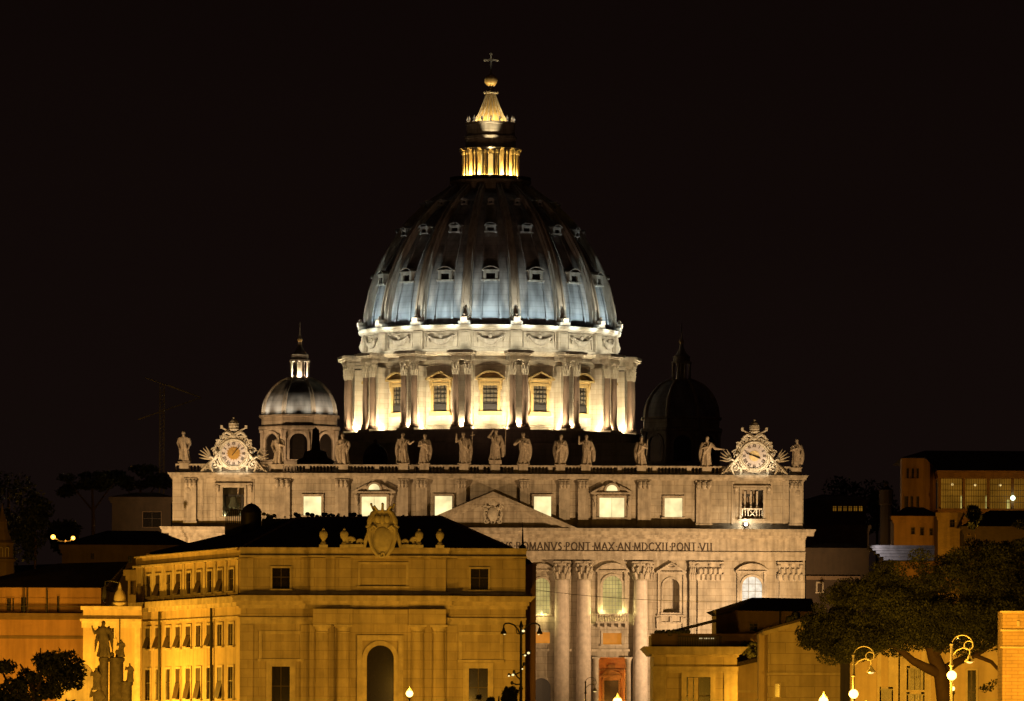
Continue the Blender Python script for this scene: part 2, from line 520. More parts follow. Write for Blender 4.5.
# storey heights
ZC0, ZC1 = zf(534.5), zf(528.5)        # main cornice
ZFR, ZAR = zf(538.5), zf(559.5)        # frieze top, architrave bottom
ZAT = zf(480); ZTOP = zf(474.5); ZB = zf(465.5)
bayA, bayB, bayC, bayD = 8.95, 21.8, 32.5, 47.2
ops_low = []
for sg in (-1, 1):
    ops_low += [(sg*bayA-1.45, sg*bayA+1.45, zf(614), zf(578), True), (sg*bayA-1.5, sg*bayA+1.5, zf(643), zf(632)),
                (sg*bayA-1.7, sg*bayA+1.7, 0.3, zf(678), True),
                (sg*bayB-1.75, sg*bayB+1.75, zf(613), zf(575.5), True), (sg*bayB-1.7, sg*bayB+1.7, zf(644), zf(632.5)),
                (sg*bayB-2.4, sg*bayB+2.4, 0.3, zf(657)),
                (sg*bayC-1.5, sg*bayC+1.5, zf(612), zf(578), True),
                (sg*bayC-1.6, sg*bayC+1.6, 0.3, zf(668)),
                (sg*bayD-1.8, sg*bayD+1.8, zf(612), zf(575.5), True), (sg*bayD-2.6, sg*bayD+2.6, 0.3, zf(650), True)]
ops_low += [(-1.75, 1.75, zf(613), zf(575.5), True), (-2.6, 2.6, 0.3, zf(655))]
mb = MB()
mb.wall(XL, XR, 0, ZAR, 0.0, 0.9, ops_low, back=26)
wall = mb.build('facade_wall', M['trav'], BAS)
# solid niche backs and window panes
def pane(a, c, p, q, y, mat, arch=False, name='window_pane', parent=BAS, bars=None, barmat=None):
    mb = MB(); mb.opening(a, c, p, q, y, arch); o = mb.build(name, mat, parent)
    if bars:
        nx, nz, t = bars
        g = MB()
        for i in range(1, nx):
            x = a + (c-a)*i/nx; top = q - 0.02
            if arch:
                r = (c-a)/2; top = q - r + math.sqrt(max(0.01, r*r-(x-(a+c)/2)**2))
            g.box(x-t/2, x+t/2, y-0.12, y-0.02, p, top)
        for k in range(1, nz):
            z = p + (q-p)*k/nz; h = (c-a)/2
            if arch and z > q-h: h = math.sqrt(max(0.01, h*h-(z-(q-h))**2))
            m = (a+c)/2
            g.box(m-h, m+h, y-0.14, y-0.03, z-t/2, z+t/2)
        g.build('glazing_bars', barmat or M['black'], o)
    return o
for sg in (-1, 1):
    a, c, p, q, _ = ops_low[0] if sg < 0 else ops_low[10]
    b = 0 if sg < 0 else 10
    O = ops_low[b:b+10]
    pane(*O[0][:4], 0.89, M['wingreen'], True, bars=(5, 8, 0.06), barmat=M['paleiron'])
    pane(*O[1][:4], 0.89, M['winorange'])
    pane(*O[2][:4], 0.89, M['black'], True, 'doorway')
    pane(*O[3][:4], 0.89, M['wingreen'], True, bars=(6, 9, 0.06), barmat=M['paleiron'])
    pane(*O[4][:4], 0.89, M['winorange'])
    a, c, p, q = O[5][:4]                               # lit vestibule behind the portal
    mb = MB()
    mb.face([(a,0.9,p),(a,6,p),(a,6,q),(a,0.9,q)]); mb.face([(c,0.9,p),(c,0.9,q),(c,6,q),(c,6,p)])
    mb.face([(a,0.9,q),(a,6,q),(c,6,q),(c,0.9,q)]); mb.face([(a,6,p),(c,6,p),(c,6,q),(a,6,q)]); mb.face([(a,0.9,p),(c,0.9,p),(c,6,p),(a,6,p)])
    vb = mb.build('vestibule', M['orange'], BAS)
    m = (a+c)/2; mb = MB()
    mb.frame(m-1.35, m+1.35, 0.3, zf(679), 0.3, 5.4, 5.99, False, False); mb.box(m-2.0, m+2.0, 5.2, 5.99, zf(676.8), zf(675)); mb.box(a+0.02, c-0.02, 5.5, 5.99, zf(669.5), zf(668.2))
    mb.pediment(m-1.8, m+1.8, zf(674.8), 0.8, 0.18, 5.3, 5.99, 'seg'); mb.box(m-0.7, m+0.7, 5.6, 5.99, zf(667.5), zf(663.5))
    mb.build('inner_doorway', M['brown'], vb)
    mb = MB(); mb.box(m-1.3, m+1.3, 5.9, 5.98, 0.3, zf(679.5)); mb.build('inner_door', M['iron'], vb)
    light('POINT', (m-1.0, 2.0, p+3.5), 760, (1.0,0.42,0.06), 0.3, parent=BAS); light('POINT', (m+1.0, 2.2, p+8.5), 420, (1.0,0.42,0.06), 0.3, parent=BAS)
    mb = MB()                                           # hollow niche of bay C
    a, c, p, q, _ = O[6]
    m = (a+c)/2; r = (c-a)/2; n = 12
    for i in range(n):
        t0, t1 = PI*i/n, PI*(i+1)/n
        x0, y0, x1, y1 = m-r*math.cos(t0), 0.85+1.1*math.sin(t0), m-r*math.cos(t1), 0.85+1.1*math.sin(t1)
        mb.face([(x0,y0,p),(x1,y1,p),(x1,y1,q),(x0,y0,q)])
    mb.face([(a,0.85,p),(c,0.85,p),(c,2,p),(a,2,p)]); mb.face([(a,0.85,q),(a,2,q),(c,2,q),(c,0.85,q)])
    mb.build('niche', M['trav'], BAS, smooth=40)
    pane(*O[7][:4], 0.89, M['black'], False, 'doorway')
    pane(*O[8][:4], 0.89, M['winwhite'], True, bars=(3, 5, 0.09), barmat=M['paleiron'])
    pane(*O[9][:4], 0.89, M['black'], True, 'doorway')
pane(*ops_low[20][:4], 0.89, M['wingreen'], True, bars=(6, 9, 0.1))
pane(*ops_low[21][:4], 0.89, M['winorange'], False, 'portal')

# window surrounds of the great order
bl_small = []; bl_white = []
def surround(x, kind):
    mb = MB()
    if kind in ('B', 'D', 'M'):
        mb.frame(x-1.75-(0.06 if kind=='D' else 0), x+1.75+(0.06 if kind=='D' else 0), zf(613), zf(575.5), 0.42, -0.28, 0.15, True)
        for s in (-1, 1):
            mb.box(x+s*2.45-0.27, x+s*2.45+0.27, -0.5, 0.002, zf(613), zf(573))
            mb.box(x+s*2.45-0.36, x+s*2.45+0.36, -0.58, 0.002, zf(573), zf(571.5))
        mb.pediment(x-3.05, x+3.05, zf(571.5), 1.35, 0.3, -0.85, 0.002, 'seg')
        o = mb.build('window_surround', M['travp'], BAS)
        b = MB()                                        # balcony on brackets
        b.box(x-3.0, x+3.0, -1.5, 0.002, zf(623), zf(621))
        b.box(x-2.9, x+2.9, -1.45, -1.15, zf(614.6), zf(613.4))
        for i in range(13):
            xx = x-2.75+5.5*i/12
            b.lathe([(0.10,zf(621)),(0.17,zf(619)),(0.07,zf(616)),(0.12,zf(614.6))], xx, -1.3, 6)
        for i in range(5):
            xx = x-2.5+5.0*i/4
            b.prism([(xx-0.22,zf(627)),(xx+0.22,zf(627)),(xx+0.22,zf(623)),(xx-0.22,zf(623))], -0.9, 0.002)
            b.box(xx-0.22, xx+0.22, -1.35, -0.9, zf(625), zf(623))
        b.build('balcony', M['travp'], BAS)
        if kind == 'D': bl_white.extend([(x-1.6, -1.1, zf(611)), (x+1.6, -1.1, zf(611))])
        else: bl_small.extend([(x-1.5, -1.1, zf(612)), (x+1.5, -1.1, zf(612))])
        if kind != 'M':
            d = MB()
            d.frame(x-1.7, x+1.7, zf(644), zf(632.5), 0.35, -0.2, 0.1)
            d.build('panel_frame', M['travp'], BAS)
    elif kind == 'A':
        mb.frame(x-1.45, x+1.45, zf(614), zf(578), 0.32, -0.25, 0.15, True)
        mb.pediment(x-2.2, x+2.2, zf(571), 1.1, 0.28, -0.7, 0.002, 'seg')
        mb.build('window_surround', M['travp'], BAS)
        mb = MB(); mb.frame(x-1.5, x+1.5, zf(643), zf(632), 0.3, -0.16, 0.1); mb.build('panel_frame', M['travp'], BAS)
        mb = MB(); mb.frame(x-1.7, x+1.7, 0.3, zf(678), 0.4, -0.2, 0.1, True, False); mb.build('door_surround', M['travp'], BAS)
        bl_small.append((x, -1.15, zf(613)))
    elif kind == 'C':
        mb.frame(x-1.5, x+1.5, zf(612), zf(578), 0.3, -0.25, 0.15, True)
        mb.frame(x-2.15, x+2.15, zf(614), zf(574), 0.3, -0.35, 0.002)
        mb.pediment(x-2.75, x+2.75, zf(572.5), 1.7, 0.28, -0.85, 0.002, 'tri')
        mb.box(x-2.3, x+2.3, -0.5, 0.002, zf(623), zf(621.5))
        for s in (-1, 0, 1):
            mb.box(x+s*2.0-0.25, x+s*2.0+0.25, -0.4, 0.002, zf(621.5), zf(616.5))
        for s in (-1, 1):
            mb.prism([(x+s*2.35-0.25, zf(628)), (x+s*2.35+0.25, zf(628)), (x+s*2.35+0.35, zf(617)), (x+s*2.35-0.35, zf(617))], -0.45, 0.002)
        for i in range(9):                              # carved swag in the tympanum
            t = i/8; mb.ball((x-1.0+2.0*t, -0.55, zf(566)-0.45*math.sin(PI*t)+0.2), 0.2)
        mb.build('window_surround', M['travp'], BAS)
for sg in (-1, 1):
    for k, b in (('A', bayA), ('B', bayB), ('C', bayC), ('D', bayD)): surround(sg*b, k)
surround(0, 'M')
# portal side columns under the bay B balcony
for sg in (-1, 1):
    for s in (-1, 1):
        x = sg*bayB + s*2.95
        mb = MB()
        mb.lathe([(0.62,0.3),(0.62,0.7),(0.5,0.9),(0.42,zf(664)),(0.5,zf(663)),(0.45,zf(661)),(0.7,zf(658))], x, -0.7, 16)
        mb.box(x-0.75, x+0.75, -1.4, 0.002, zf(658), zf(656.6))
        mb.build('portal_column', M['travp'], BAS, smooth=40)
for a, b in ((XL+0.3,-28.0),(-25.4,-18.0),(-15.0,-13.9),(-11.2,-6.4),(-3.6,3.6),(6.4,11.2),(13.9,15.0),(18.0,25.4),(28.0,XR-0.3)):
    mb = MB(); mb.box(a, b, -0.35, 0.003, zf(651), zf(648.6)); mb.build('string_course', M['travp'], BAS)

# giant columns: shaft, base, capital
def capital_mesh(r, h, x=0, y=0, z=0, sq=False, hw=None, leaves=8):
    mb = MB()
    if not sq:
        mb.lathe([(r*0.86,z),(r*0.92,z+h*0.04),(r*0.85,z+h*0.08),(r*0.86,z+h*0.55),(r*1.1,z+h*0.88)], x, y, 20)
        for row, (zz, hh, rr) in enumerate(((0.06,0.36,0.98),(0.34,0.36,1.06))):
            for i in range(leaves):
                a = 2*PI*(i+0.5*row)/leaves
                c, s_ = math.cos(a), math.sin(a)
                rad = r*rr
                pts = [(x+c*rad*0.88, y+s_*rad*0.88, z+h*zz), (x+c*rad*1.0, y+s_*rad*1.0, z+h*(zz+hh*0.6)),
                       (x+c*rad*1.18, y+s_*rad*1.18, z+h*(zz+hh)), (x+c*rad*1.26, y+s_*rad*1.26, z+h*(zz+hh*0.82))]
                mb.tube(pts, [r*0.22, r*0.27, r*0.2, r*0.1], 5)
        for i in range(4):
            a = PI/4 + PI/2*i
            c, s_ = math.cos(a), math.sin(a)
            mb.ball((x+c*r*1.32, y+s_*r*1.32, z+h*0.80), r*0.24, n=8, m=5)
            mb.tube([(x+c*r*0.9, y+s_*r*0.9, z+h*0.5), (x+c*r*1.15, y+s_*r*1.15, z+h*0.75), (x+c*r*1.32, y+s_*r*1.32, z+h*0.84)], r*0.1, 5)
        mb.box(x-r*1.22, x+r*1.22, y-r*1.22, y+r*1.22, z+h*0.9, z+h)
        for i in range(4):
            a = PI/2*i
            mb.ball((x+math.cos(a)*r*1.2, y+math.sin(a)*r*1.2, z+h*0.93), r*0.17, n=6, m=4)
    else:
        mb.prism([(x-hw, z), (x+hw, z), (x+hw*1.04, z+h*0.6), (x+hw*1.14, z+h*0.9), (x-hw*1.14, z+h*0.9), (x-hw*1.04, z+h*0.6)], y-0.35, y+0.3)
        nl = max(3, int(hw/0.42))
        for row, (zz, hh) in enumerate(((0.04,0.36),(0.33,0.36))):
            for i in range(nl + (row == 0)):
                xx = x - hw + 2*hw*(i + (0.5 if row else 0))/nl
                mb.tube([(xx, y-0.35, z+h*zz), (xx, y-0.45, z+h*(zz+hh*0.6)), (xx, y-0.58, z+h*(zz+hh)), (xx, y-0.62, z+h*(zz+hh*0.8))],
                        [hw*0.2, hw*0.24, hw*0.17, hw*0.08], 5)
        for s in (-1, 1):
            mb.ball((x+s*hw*1.02, y-0.6, z+h*0.8), hw*0.2, n=8, m=5)
        mb.ball((x, y-0.55, z+h*0.84), hw*0.16, n=8, m=5)
        mb.box(x-hw*1.2, x+hw*1.2, y-0.75, y+0.28, z+h*0.9, z+h)
    return mb
ZCB, ZCT = zf(580), zf(561)
cr = 1.38
cm = MB()
prof = [(cr*1.3,0.0),(cr*1.3,0.9)]
for i in range(13):
    t = i/12; prof.append((cr*(1.0 - 0.13*t*t), 1.6 + (ZCB-1.6)*t))
cm.lathe([(cr*1.35,0.2),(cr*1.35,0.8),(cr*1.2,1.1),(cr*1.22,1.35),(cr*1.02,1.6)] + prof[2:], 0, 0, 36)
cm.box(-cr*1.45, cr*1.45, -cr*1.45, cr*1.3, 0, 0.2)
col0 = cm.build('column', M['column'], BAS, smooth=40, loc=(5.0, -0.75, 0))
cap0 = capital_mesh(cr*0.95, ZCT-ZCB, z=ZCB).build('capital', M['travp'], col0, smooth=50)
for x in (-5.0, 12.6, -12.6, 16.6, -16.6, 26.9, -26.9): copy(col0, BAS, (x, -0.75, 0))
for x, hw, y in ((39.5,2.2,-0.5),(-39.5,2.2,-0.5),(36.35,0.55,-0.9),(-36.35,0.55,-0.9),(54.1,1.95,-0.5),(-54.1,1.95,-0.5),(30.0-1.4,0.7,-0.3),(-28.6,0.7,-0.3)):
    mb = MB(); mb.box(x-hw, x+hw, y, 0.002, 0.2, ZCB); mb.box(x-hw*1.1, x+hw*1.1, y-0.2, 0.004, 0.15, 1.3)
    p = mb.build('pilaster', M['trav'], BAS)
    capital_mesh(1, ZCT-ZCB, x, y+0.3, ZCB, True, hw).build('capital', M['travp'], p, smooth=50)

# entablature: architrave, frieze, cornice; the middle stands forward
mb = MB()
XS = 36.6
for a, b, y in ((XL, -XS, -0.75), (-XS, XS, -2.0), (XS, XR, -0.75)):
    mb.box(a, b, y, 1.0, ZAR, zf(552.5))
    mb.box(a, b, y-0.18, 1.0, zf(556), zf(552.5)+0.002)
    mb.box(a-0.05, b+0.05, y-0.38, 1.0, zf(552.5), zf(551))
    mb.box(a, b, y-0.05, 1.0, zf(551), ZFR)
    mb.box(a-0.1, b+0.1, y-0.45, 1.0, ZFR, zf(537))
    mb.box(a-0.2, b+0.2, y-0.75, 1.0, zf(537)+0.002, zf(534.8)-0.002)
    e0 = 1.5 if a == XL else 0.6
    e1 = 1.5 if b == XR else 0.6
    mb.box(a-e0, b+e1, y-1.55, 1.0, zf(534.8), zf(531.5))
    mb.prism([(a-e0-0.1, zf(531.5)), (b+e1+0.1, zf(531.5)), (b+e1+0.35, ZC1), (a-e0-0.35, ZC1)], y-2.1, 1.0)
ent = mb.build('entablature', M['travp'], BAS)

# inscription in cut capitals (own stroke letters)
GL = {'A':[((0,0),(.5,1)),((.5,1),(1,0)),((.22,.35),(.78,.35))],'B':[((.1,0),(.1,1)),((.1,1),(.7,.95)),((.7,.95),(.72,.58)),((.1,.53),(.75,.53)),((.75,.53),(.85,.25)),((.85,.25),(.7,.02)),((.1,0),(.7,.02))],
 'C':[((.95,.85),(.6,1)),((.6,1),(.2,.85)),((.2,.85),(.05,.5)),((.05,.5),(.2,.15)),((.2,.15),(.6,0)),((.6,0),(.95,.15))],
 'D':[((.1,0),(.1,1)),((.1,1),(.6,.95)),((.6,.95),(.92,.65)),((.92,.65),(.92,.35)),((.92,.35),(.6,.05)),((.1,0),(.6,.05))],
 'E':[((.1,0),(.1,1)),((.1,1),(.8,1)),((.1,.52),(.65,.52)),((.1,0),(.85,0))],
 'G':[((.95,.85),(.6,1)),((.6,1),(.2,.85)),((.2,.85),(.05,.5)),((.05,.5),(.2,.15)),((.2,.15),(.6,0)),((.6,0),(.92,.12)),((.92,.12),(.92,.42)),((.65,.42),(1,.42))],
 'H':[((.1,0),(.1,1)),((.9,0),(.9,1)),((.1,.5),(.9,.5))],'I':[((.5,0),(.5,1))],
 'M':[((.05,0),(.12,1)),((.12,1),(.5,.1)),((.5,.1),(.88,1)),((.88,1),(.95,0))],'N':[((.1,0),(.1,1)),((.1,1),(.9,0)),((.9,0),(.9,1))],
 'O':[((.5,1),(.15,.85)),((.15,.85),(.02,.5)),((.02,.5),(.15,.15)),((.15,.15),(.5,0)),((.5,0),(.85,.15)),((.85,.15),(.98,.5)),((.98,.5),(.85,.85)),((.85,.85),(.5,1))],
 'P':[((.15,0),(.15,1)),((.15,1),(.75,.95)),((.75,.95),(.85,.73)),((.85,.73),(.7,.5)),((.7,.5),(.15,.46))],
 'R':[((.15,0),(.15,1)),((.15,1),(.75,.95)),((.75,.95),(.85,.75)),((.85,.75),(.7,.54)),((.7,.54),(.15,.5)),((.5,.5),(.95,0))],
 'S':[((.85,.85),(.5,1)),((.5,1),(.15,.8)),((.15,.8),(.3,.58)),((.3,.58),(.75,.42)),((.75,.42),(.85,.2)),((.85,.2),(.5,0)),((.5,0),(.1,.14))],
 'T':[((.5,0),(.5,1)),((0,1),(1,1))],'V':[((0,1),(.5,0)),((.5,0),(1,1))],'X':[((.02,0),(.98,1)),((.02,1),(.98,0))],'L':[((.1,0),(.1,1)),((.1,0),(.85,0))]}
SERIF = {'A':((0,0),(1,0)),'H':((.1,0),(.1,1),(.9,0),(.9,1)),'I':((.5,0),(.5,1)),'M':((.05,0),(.95,0)),'N':((.1,0),(.9,1)),'P':((.15,0),),'R':((.15,0),(.95,0)),'T':((.5,0),),'V':((0,1),(1,1)),'X':((.02,0),(.98,0),(.02,1),(.98,1)),'B':((.1,0),(.1,1)),'E':((.1,0),(.1,1)),'D':((.1,0),(.1,1))}
WD = {'I':0.34,'M':1.05,'O':1.0,'N':0.92,'E':0.66,'S':0.62,'P':0.68,'B':0.7,'R':0.78,'T':0.78,'A':0.92,'V':0.92,'X':0.85,'C':0.88,'D':0.92,'G':0.92,'H':0.9,'L':0.66}
def inscribe(mb, text, x0, x1, z, h, ysurf, thick=0.25):
    adv = []
    for ch in text:
        adv.append(0.42 if ch in ' .' else WD.get(ch, 0.8) + 0.24)
    k = (x1-x0)/sum(adv); x = x0
    for ch, a in zip(text, adv):
        if ch == '.':
            mb.box(x+a*k/2-0.11, x+a*k/2+0.11, ysurf(x)-0.03, ysurf(x)+0.02, z+h*0.42, z+h*0.58)
        elif ch in GL:
            wch = WD.get(ch, 0.8)*k; y = ysurf(x+wch/2)
            for n_, ((ax, az), (bx, bz)) in enumerate(GL[ch]):
                p = Vector((x+ax*wch, z+az*h)); q = Vector((x+bx*wch, z+bz*h))
                d = (q-p).normalized(); nrm = Vector((-d.y, d.x))
                th = thick*(0.62 if abs(d.y) < 0.3 else 1.0)*h/1.5
                p -= d*0.03; q += d*0.03
                a_, b_, c_, d_ = p+nrm*th/2, p-nrm*th/2, q-nrm*th/2, q+nrm*th/2
                mb.prism([tuple(b_), tuple(c_), tuple(d_), tuple(a_)], y-0.03-0.002*n_, y+0.02)
            for n_, (ax, az) in enumerate(SERIF.get(ch, ())):
                cx = x+ax*wch; cz = z+az*h
                mb.box(cx-0.24*h/1.5, cx+0.24*h/1.5, y-0.05-0.002*n_, y+0.02, cz-0.045, cz+0.045)
        x += a*k
ysf = lambda x: -2.055 if abs(x) < XS else -0.805
mb = MB()
xr = (713.5-492.8)/5.5; xm = (516-492.8)/5.5; xl = -xr
inscribe(mb, 'ROMANVS.PONT.MAX.AN.MDCXII.PONT.VII', xm, xr, zf(550.3), 1.42, ysf)
inscribe(mb, 'IN.HONOREM.PRINCIPIS.APOST.PAVLVS.V.BVRGHESIVS.', xl, xm, zf(550.3), 1.42, ysf)
ins = mb.build('inscription', M['ink'], BAS)

# central pediment with carved arms
mb = MB()
hwp, zp0, zp1 = 15.3, ZC1+0.004, zf(492.5)
mb.prism([(-hwp+1.2, zp0), (hwp-1.2, zp0), (0, zp1-0.9)], -2.6, 1.0)
for s in (-1, 1):
    for k, (off, y) in enumerate(((0.0, -4.2), (0.62, -3.75), (1.15, -3.2))):
        t = (0.62, 0.53, 0.5)[k]
        sl = (zp1-zp0)/hwp
        P = [(s*(hwp-off/sl*0.9), zp0+0.003*k), (0, zp1-off), (0, zp1-off-t), (s*(hwp-(off+t)/sl*0.9), zp0+0.003*k)]
        if s > 0: P.reverse()
        mb.prism(P, y, 0.9)
ped = mb.build('pediment', M['trav'], BAS)
rr = random.Random(11)
mb = MB()
zc = zf(513)
mb.ball((0,-2.7,zc-0.3), 1.0, 0.7, 1.35, 14, 8)
for s in (-1, 1):
    mb.spiral(s*1.35, -2.8, zc+0.8, 0.5, 0.1, 0, 1.4, 0.18, sx=s)
    mb.spiral(s*1.25, -2.8, zc-1.6, 0.45, 0.1, PI, 1.3, 0.16, sx=s)
    mb.tube([(s*1.4,-2.75,zc+0.6),(s*1.6,-2.8,zc-0.3),(s*1.3,-2.8,zc-1.4)], [0.2,0.26,0.2])
    mb.tube([(s*0.2,-2.8,zc-2.1),(s*1.5,-2.8,zc+2.0)], 0.11)
mb.lathe([(0.75,zc+1.3),(0.85,zc+1.6),(0.6,zc+2.3),(0.15,zc+2.75)], 0, -2.7, 12)
for i in range(26):
    a = rr.uniform(0, 2*PI); q = rr.uniform(0.9, 1.7)
    mb.ball((q*math.cos(a)*0.9, -2.85, zc+q*math.sin(a)*1.15), rr.uniform(0.12, 0.3), 0.4, rr.uniform(0.12,0.3), 7, 5)
mb.build('carved_arms', M['sculpt'], ped, smooth=50)

# attic storey
YA = -1.0
ops_att = []
AW = []
for s in (-1, 1):
    for xc, hw, a, b in ((9.0,1.55,516.5,496.5),(21.6,2.25,517,497.5),(32.8,1.6,516.5,497.5)):
        o_ = (s*xc-hw, s*xc+hw, zf(a), zf(b)); ops_att.append(o_); AW.append((s*xc, hw, zf(a), zf(b)))
    ops_att.append((s*47.15-1.95, s*47.15+1.95, zf(518), zf(489)))
for s in (-1, 1):
    ops_att.append((s*21.6-1.05, s*21.6+1.05, zf(491), zf(484.5), True))
mb = MB(); mb.wall(XL+0.4, XR-0.4, ZC1+0.002, ZAT, YA, 0.8, ops_att, back=25)
att = mb.build('attic_wall', M['trav'], BAS)
for x, hw, a, b in AW:
    p = pane(x-hw, x+hw, a, b, YA+0.6, M['winlit'], False, 'lit_window', bars=((2, 1, 0.05) if hw > 2 else None), barmat=M['paleiron'])
    mb = MB(); mb.frame(x-hw, x+hw, a, b, 0.42, YA-0.3, YA+0.1)
    if hw > 2:
        for s in (-1, 1):
            mb.box(x+s*3.15-0.35, x+s*3.15+0.35, YA-0.45, YA+0.1, a-0.4, b)
            mb.ball((x+s*3.2, YA-0.45, b+0.05), 0.42, 0.3, 0.42, 8, 6)
            mb.tube([(x+s*3.2, YA-0.5, b-0.2), (x+s*3.0, YA-0.55, b-1.1), (x+s*3.15, YA-0.5, b-1.7)], [0.28,0.2,0.1], 6)
        mb.pediment(x-3.9, x+3.9, b+0.62, 2.0, 0.32, YA-0.95, YA+0.1, 'tri', broken=0.36)
        mb.frame(x-1.05, x+1.05, zf(491), zf(484.5), 0.3, YA-0.7, YA+0.1, True, False)
    mb.build('window_surround', M['travp'], p)
for s in (-1, 1):
    pane(s*21.6-1.0, s*21.6+1.0, zf(490.6), zf(484.8), YA-0.5, M['winlit'], True, 'lit_window')
mb = MB()
for s in (-1, 1):
    for xc, hw in ((5.7,0.82),(13.0,1.0),(16.4,0.95),(27.5,1.2),(38.3,1.4),(55.0,1.1)):
        x = s*xc
        mb.box(x-hw, x+hw, YA-0.55, YA+0.002, ZC1+0.004, zf(487))
        mb.box(x-hw*1.12, x+hw*1.12, YA-0.66, YA+0.003, ZC1+0.006, ZC1+1.0)
        mb.box(x-hw*1.1, x+hw*1.1, YA-0.7, YA+0.003, zf(481.6), zf(480.2))
        for q in (-0.62, 0, 0.62):
            mb.tube([(x+q*hw, YA-0.55, zf(488.5)), (x+q*hw*1.1, YA-0.75, zf(485)), (x+q*hw, YA-0.65, zf(482))], [hw*0.2, hw*0.36, hw*0.3], 7)
        mb.box(x-hw*0.6, x+hw*0.6, YA-0.42, YA-0.3, zf(523), zf(522)); 
    for xc, wd_ in ((50.6,0.25),(43.6,0.25),(52.9,0.2)):
        mb.box(s*xc-wd_, s*xc+wd_, YA-0.12, YA+0.002, zf(524), zf(481))
    # framed round ornament on the end bay
    mb.ball((s*55.4, YA-0.45, zf(492)), 0.55, 0.3, 0.6, 10, 6)
    mb.box(s*55.4-0.6, s*55.4+0.6, YA-0.45, YA, zf(512), zf(497))
mb.box(XL+0.38, XR-0.38, YA-0.25, YA+0.002, ZC1+0.005, zf(525.3))
mb.build('attic_pilasters', M['travp'], BAS)
mb = MB()
mb.box(XL+0.2, XR-0.2, YA-0.45, 24, ZAT, zf(478.6))
mb.box(XL-0.1, XR+0.1, YA-0.85, 24, zf(478.6), zf(477))
mb.prism([(XL-0.2, zf(477)), (XR+0.2, zf(477)), (XR+0.55, ZTOP), (XL-0.55, ZTOP)], YA-1.25, 24)
mb.build('attic_cornice', M['travp'], BAS)
# bell openings
for s in (-1, 1):
    x = s*47.15
    mb = MB(); mb.frame(x-1.95, x+1.95, zf(518), zf(489), 0.4, YA-0.3, YA+0.1)
    for q in (-1, 1):
        mb.box(x+q*3.0-0.3, x+q*3.0+0.3, YA-0.4, YA+0.002, zf(494), zf(488))
        mb.ball((x+q*3.0, YA-0.45, zf(488)), 0.42, 0.3, 0.4, 8, 6)
    mb.box(x-3.4, x+3.4, YA-0.5, YA+0.003, zf(486.6), zf(484.8))
    b = mb.build('bell_opening', M['travp'], BAS)
    mb = MB()
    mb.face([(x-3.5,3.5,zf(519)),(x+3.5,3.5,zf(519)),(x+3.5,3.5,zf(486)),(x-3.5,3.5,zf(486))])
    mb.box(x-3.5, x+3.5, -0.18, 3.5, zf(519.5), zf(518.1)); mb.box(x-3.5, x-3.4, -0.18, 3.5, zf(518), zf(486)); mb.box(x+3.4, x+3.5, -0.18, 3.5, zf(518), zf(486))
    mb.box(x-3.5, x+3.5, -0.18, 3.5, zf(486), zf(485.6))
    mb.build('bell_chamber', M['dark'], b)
mb = MB(); x = -47.15
mb.lathe([(1.05,zf(508.5)),(1.0,zf(507.5)),(0.72,zf(504)),(0.6,zf(500)),(0.45,zf(498)),(0.0,zf(497.6))], x, 0.6, 18)
mb.lathe([(0.14,zf(510)),(0.14,zf(508))], x, 0.6, 8)
bell = mb.build('bell', M['bronze'], BAS, smooth=40)
for q in (-1.6, 1.6): light('POINT', (x+q, 0.15, zf(516.5)), 150, (0.95,0.9,0.4), 0.15, parent=BAS)
mb = MB()
mb.box(x-1.6, x+1.6, 0.45, 0.75, zf(497.5), zf(495.8)); mb.box(x-0.2, x+0.2, 0.5, 0.7, zf(498), zf(496))
for q in (-1, 1):
    mb.box(x+q*1.55-0.16, x+q*1.55+0.16, 0.4, 0.8, zf(517.5), zf(495.8))
    mb.tube([(x+q*1.4,0.5,zf(517.5)),(x+q*0.7,0.5,zf(509))], 0.1, 6)
mb.build('bell_frame', M['iron'], bell)
mb = MB()
x = 47.15
mb.box(x-1.9, x+1.9, YA+0.3, YA+0.42, zf(508.6), zf(507.4)); mb.box(x-1.9, x+1.9, YA+0.3, YA+0.42, zf(517.6), zf(516.6))
for q in (-1.8, -0.75, 0.75, 1.8): mb.box(x+q-0.09, x+q+0.09, YA+0.28, YA+0.4, zf(517.6), zf(507.4))
mb.tube([(x-0.75,YA+0.35,zf(517)),(x+0.75,YA+0.35,zf(508))], 0.09, 6); mb.tube([(x-0.75,YA+0.34,zf(508)),(x+0.75,YA+0.34,zf(517))], 0.09, 6)
for q in (-1.28, 1.28): mb.box(x+q-0.06, x+q+0.06, YA+0.29, YA+0.38, zf(517.6), zf(507.4))
mb.build('railing', M['white'], BAS)
mb = MB()
for q in (-1.3, -0.2, 0.9): mb.box(x+q-0.16, x+q+0.16, 0.5, 0.9, zf(518), zf(490))
mb.build('bell_frame', M['travp'], BAS)

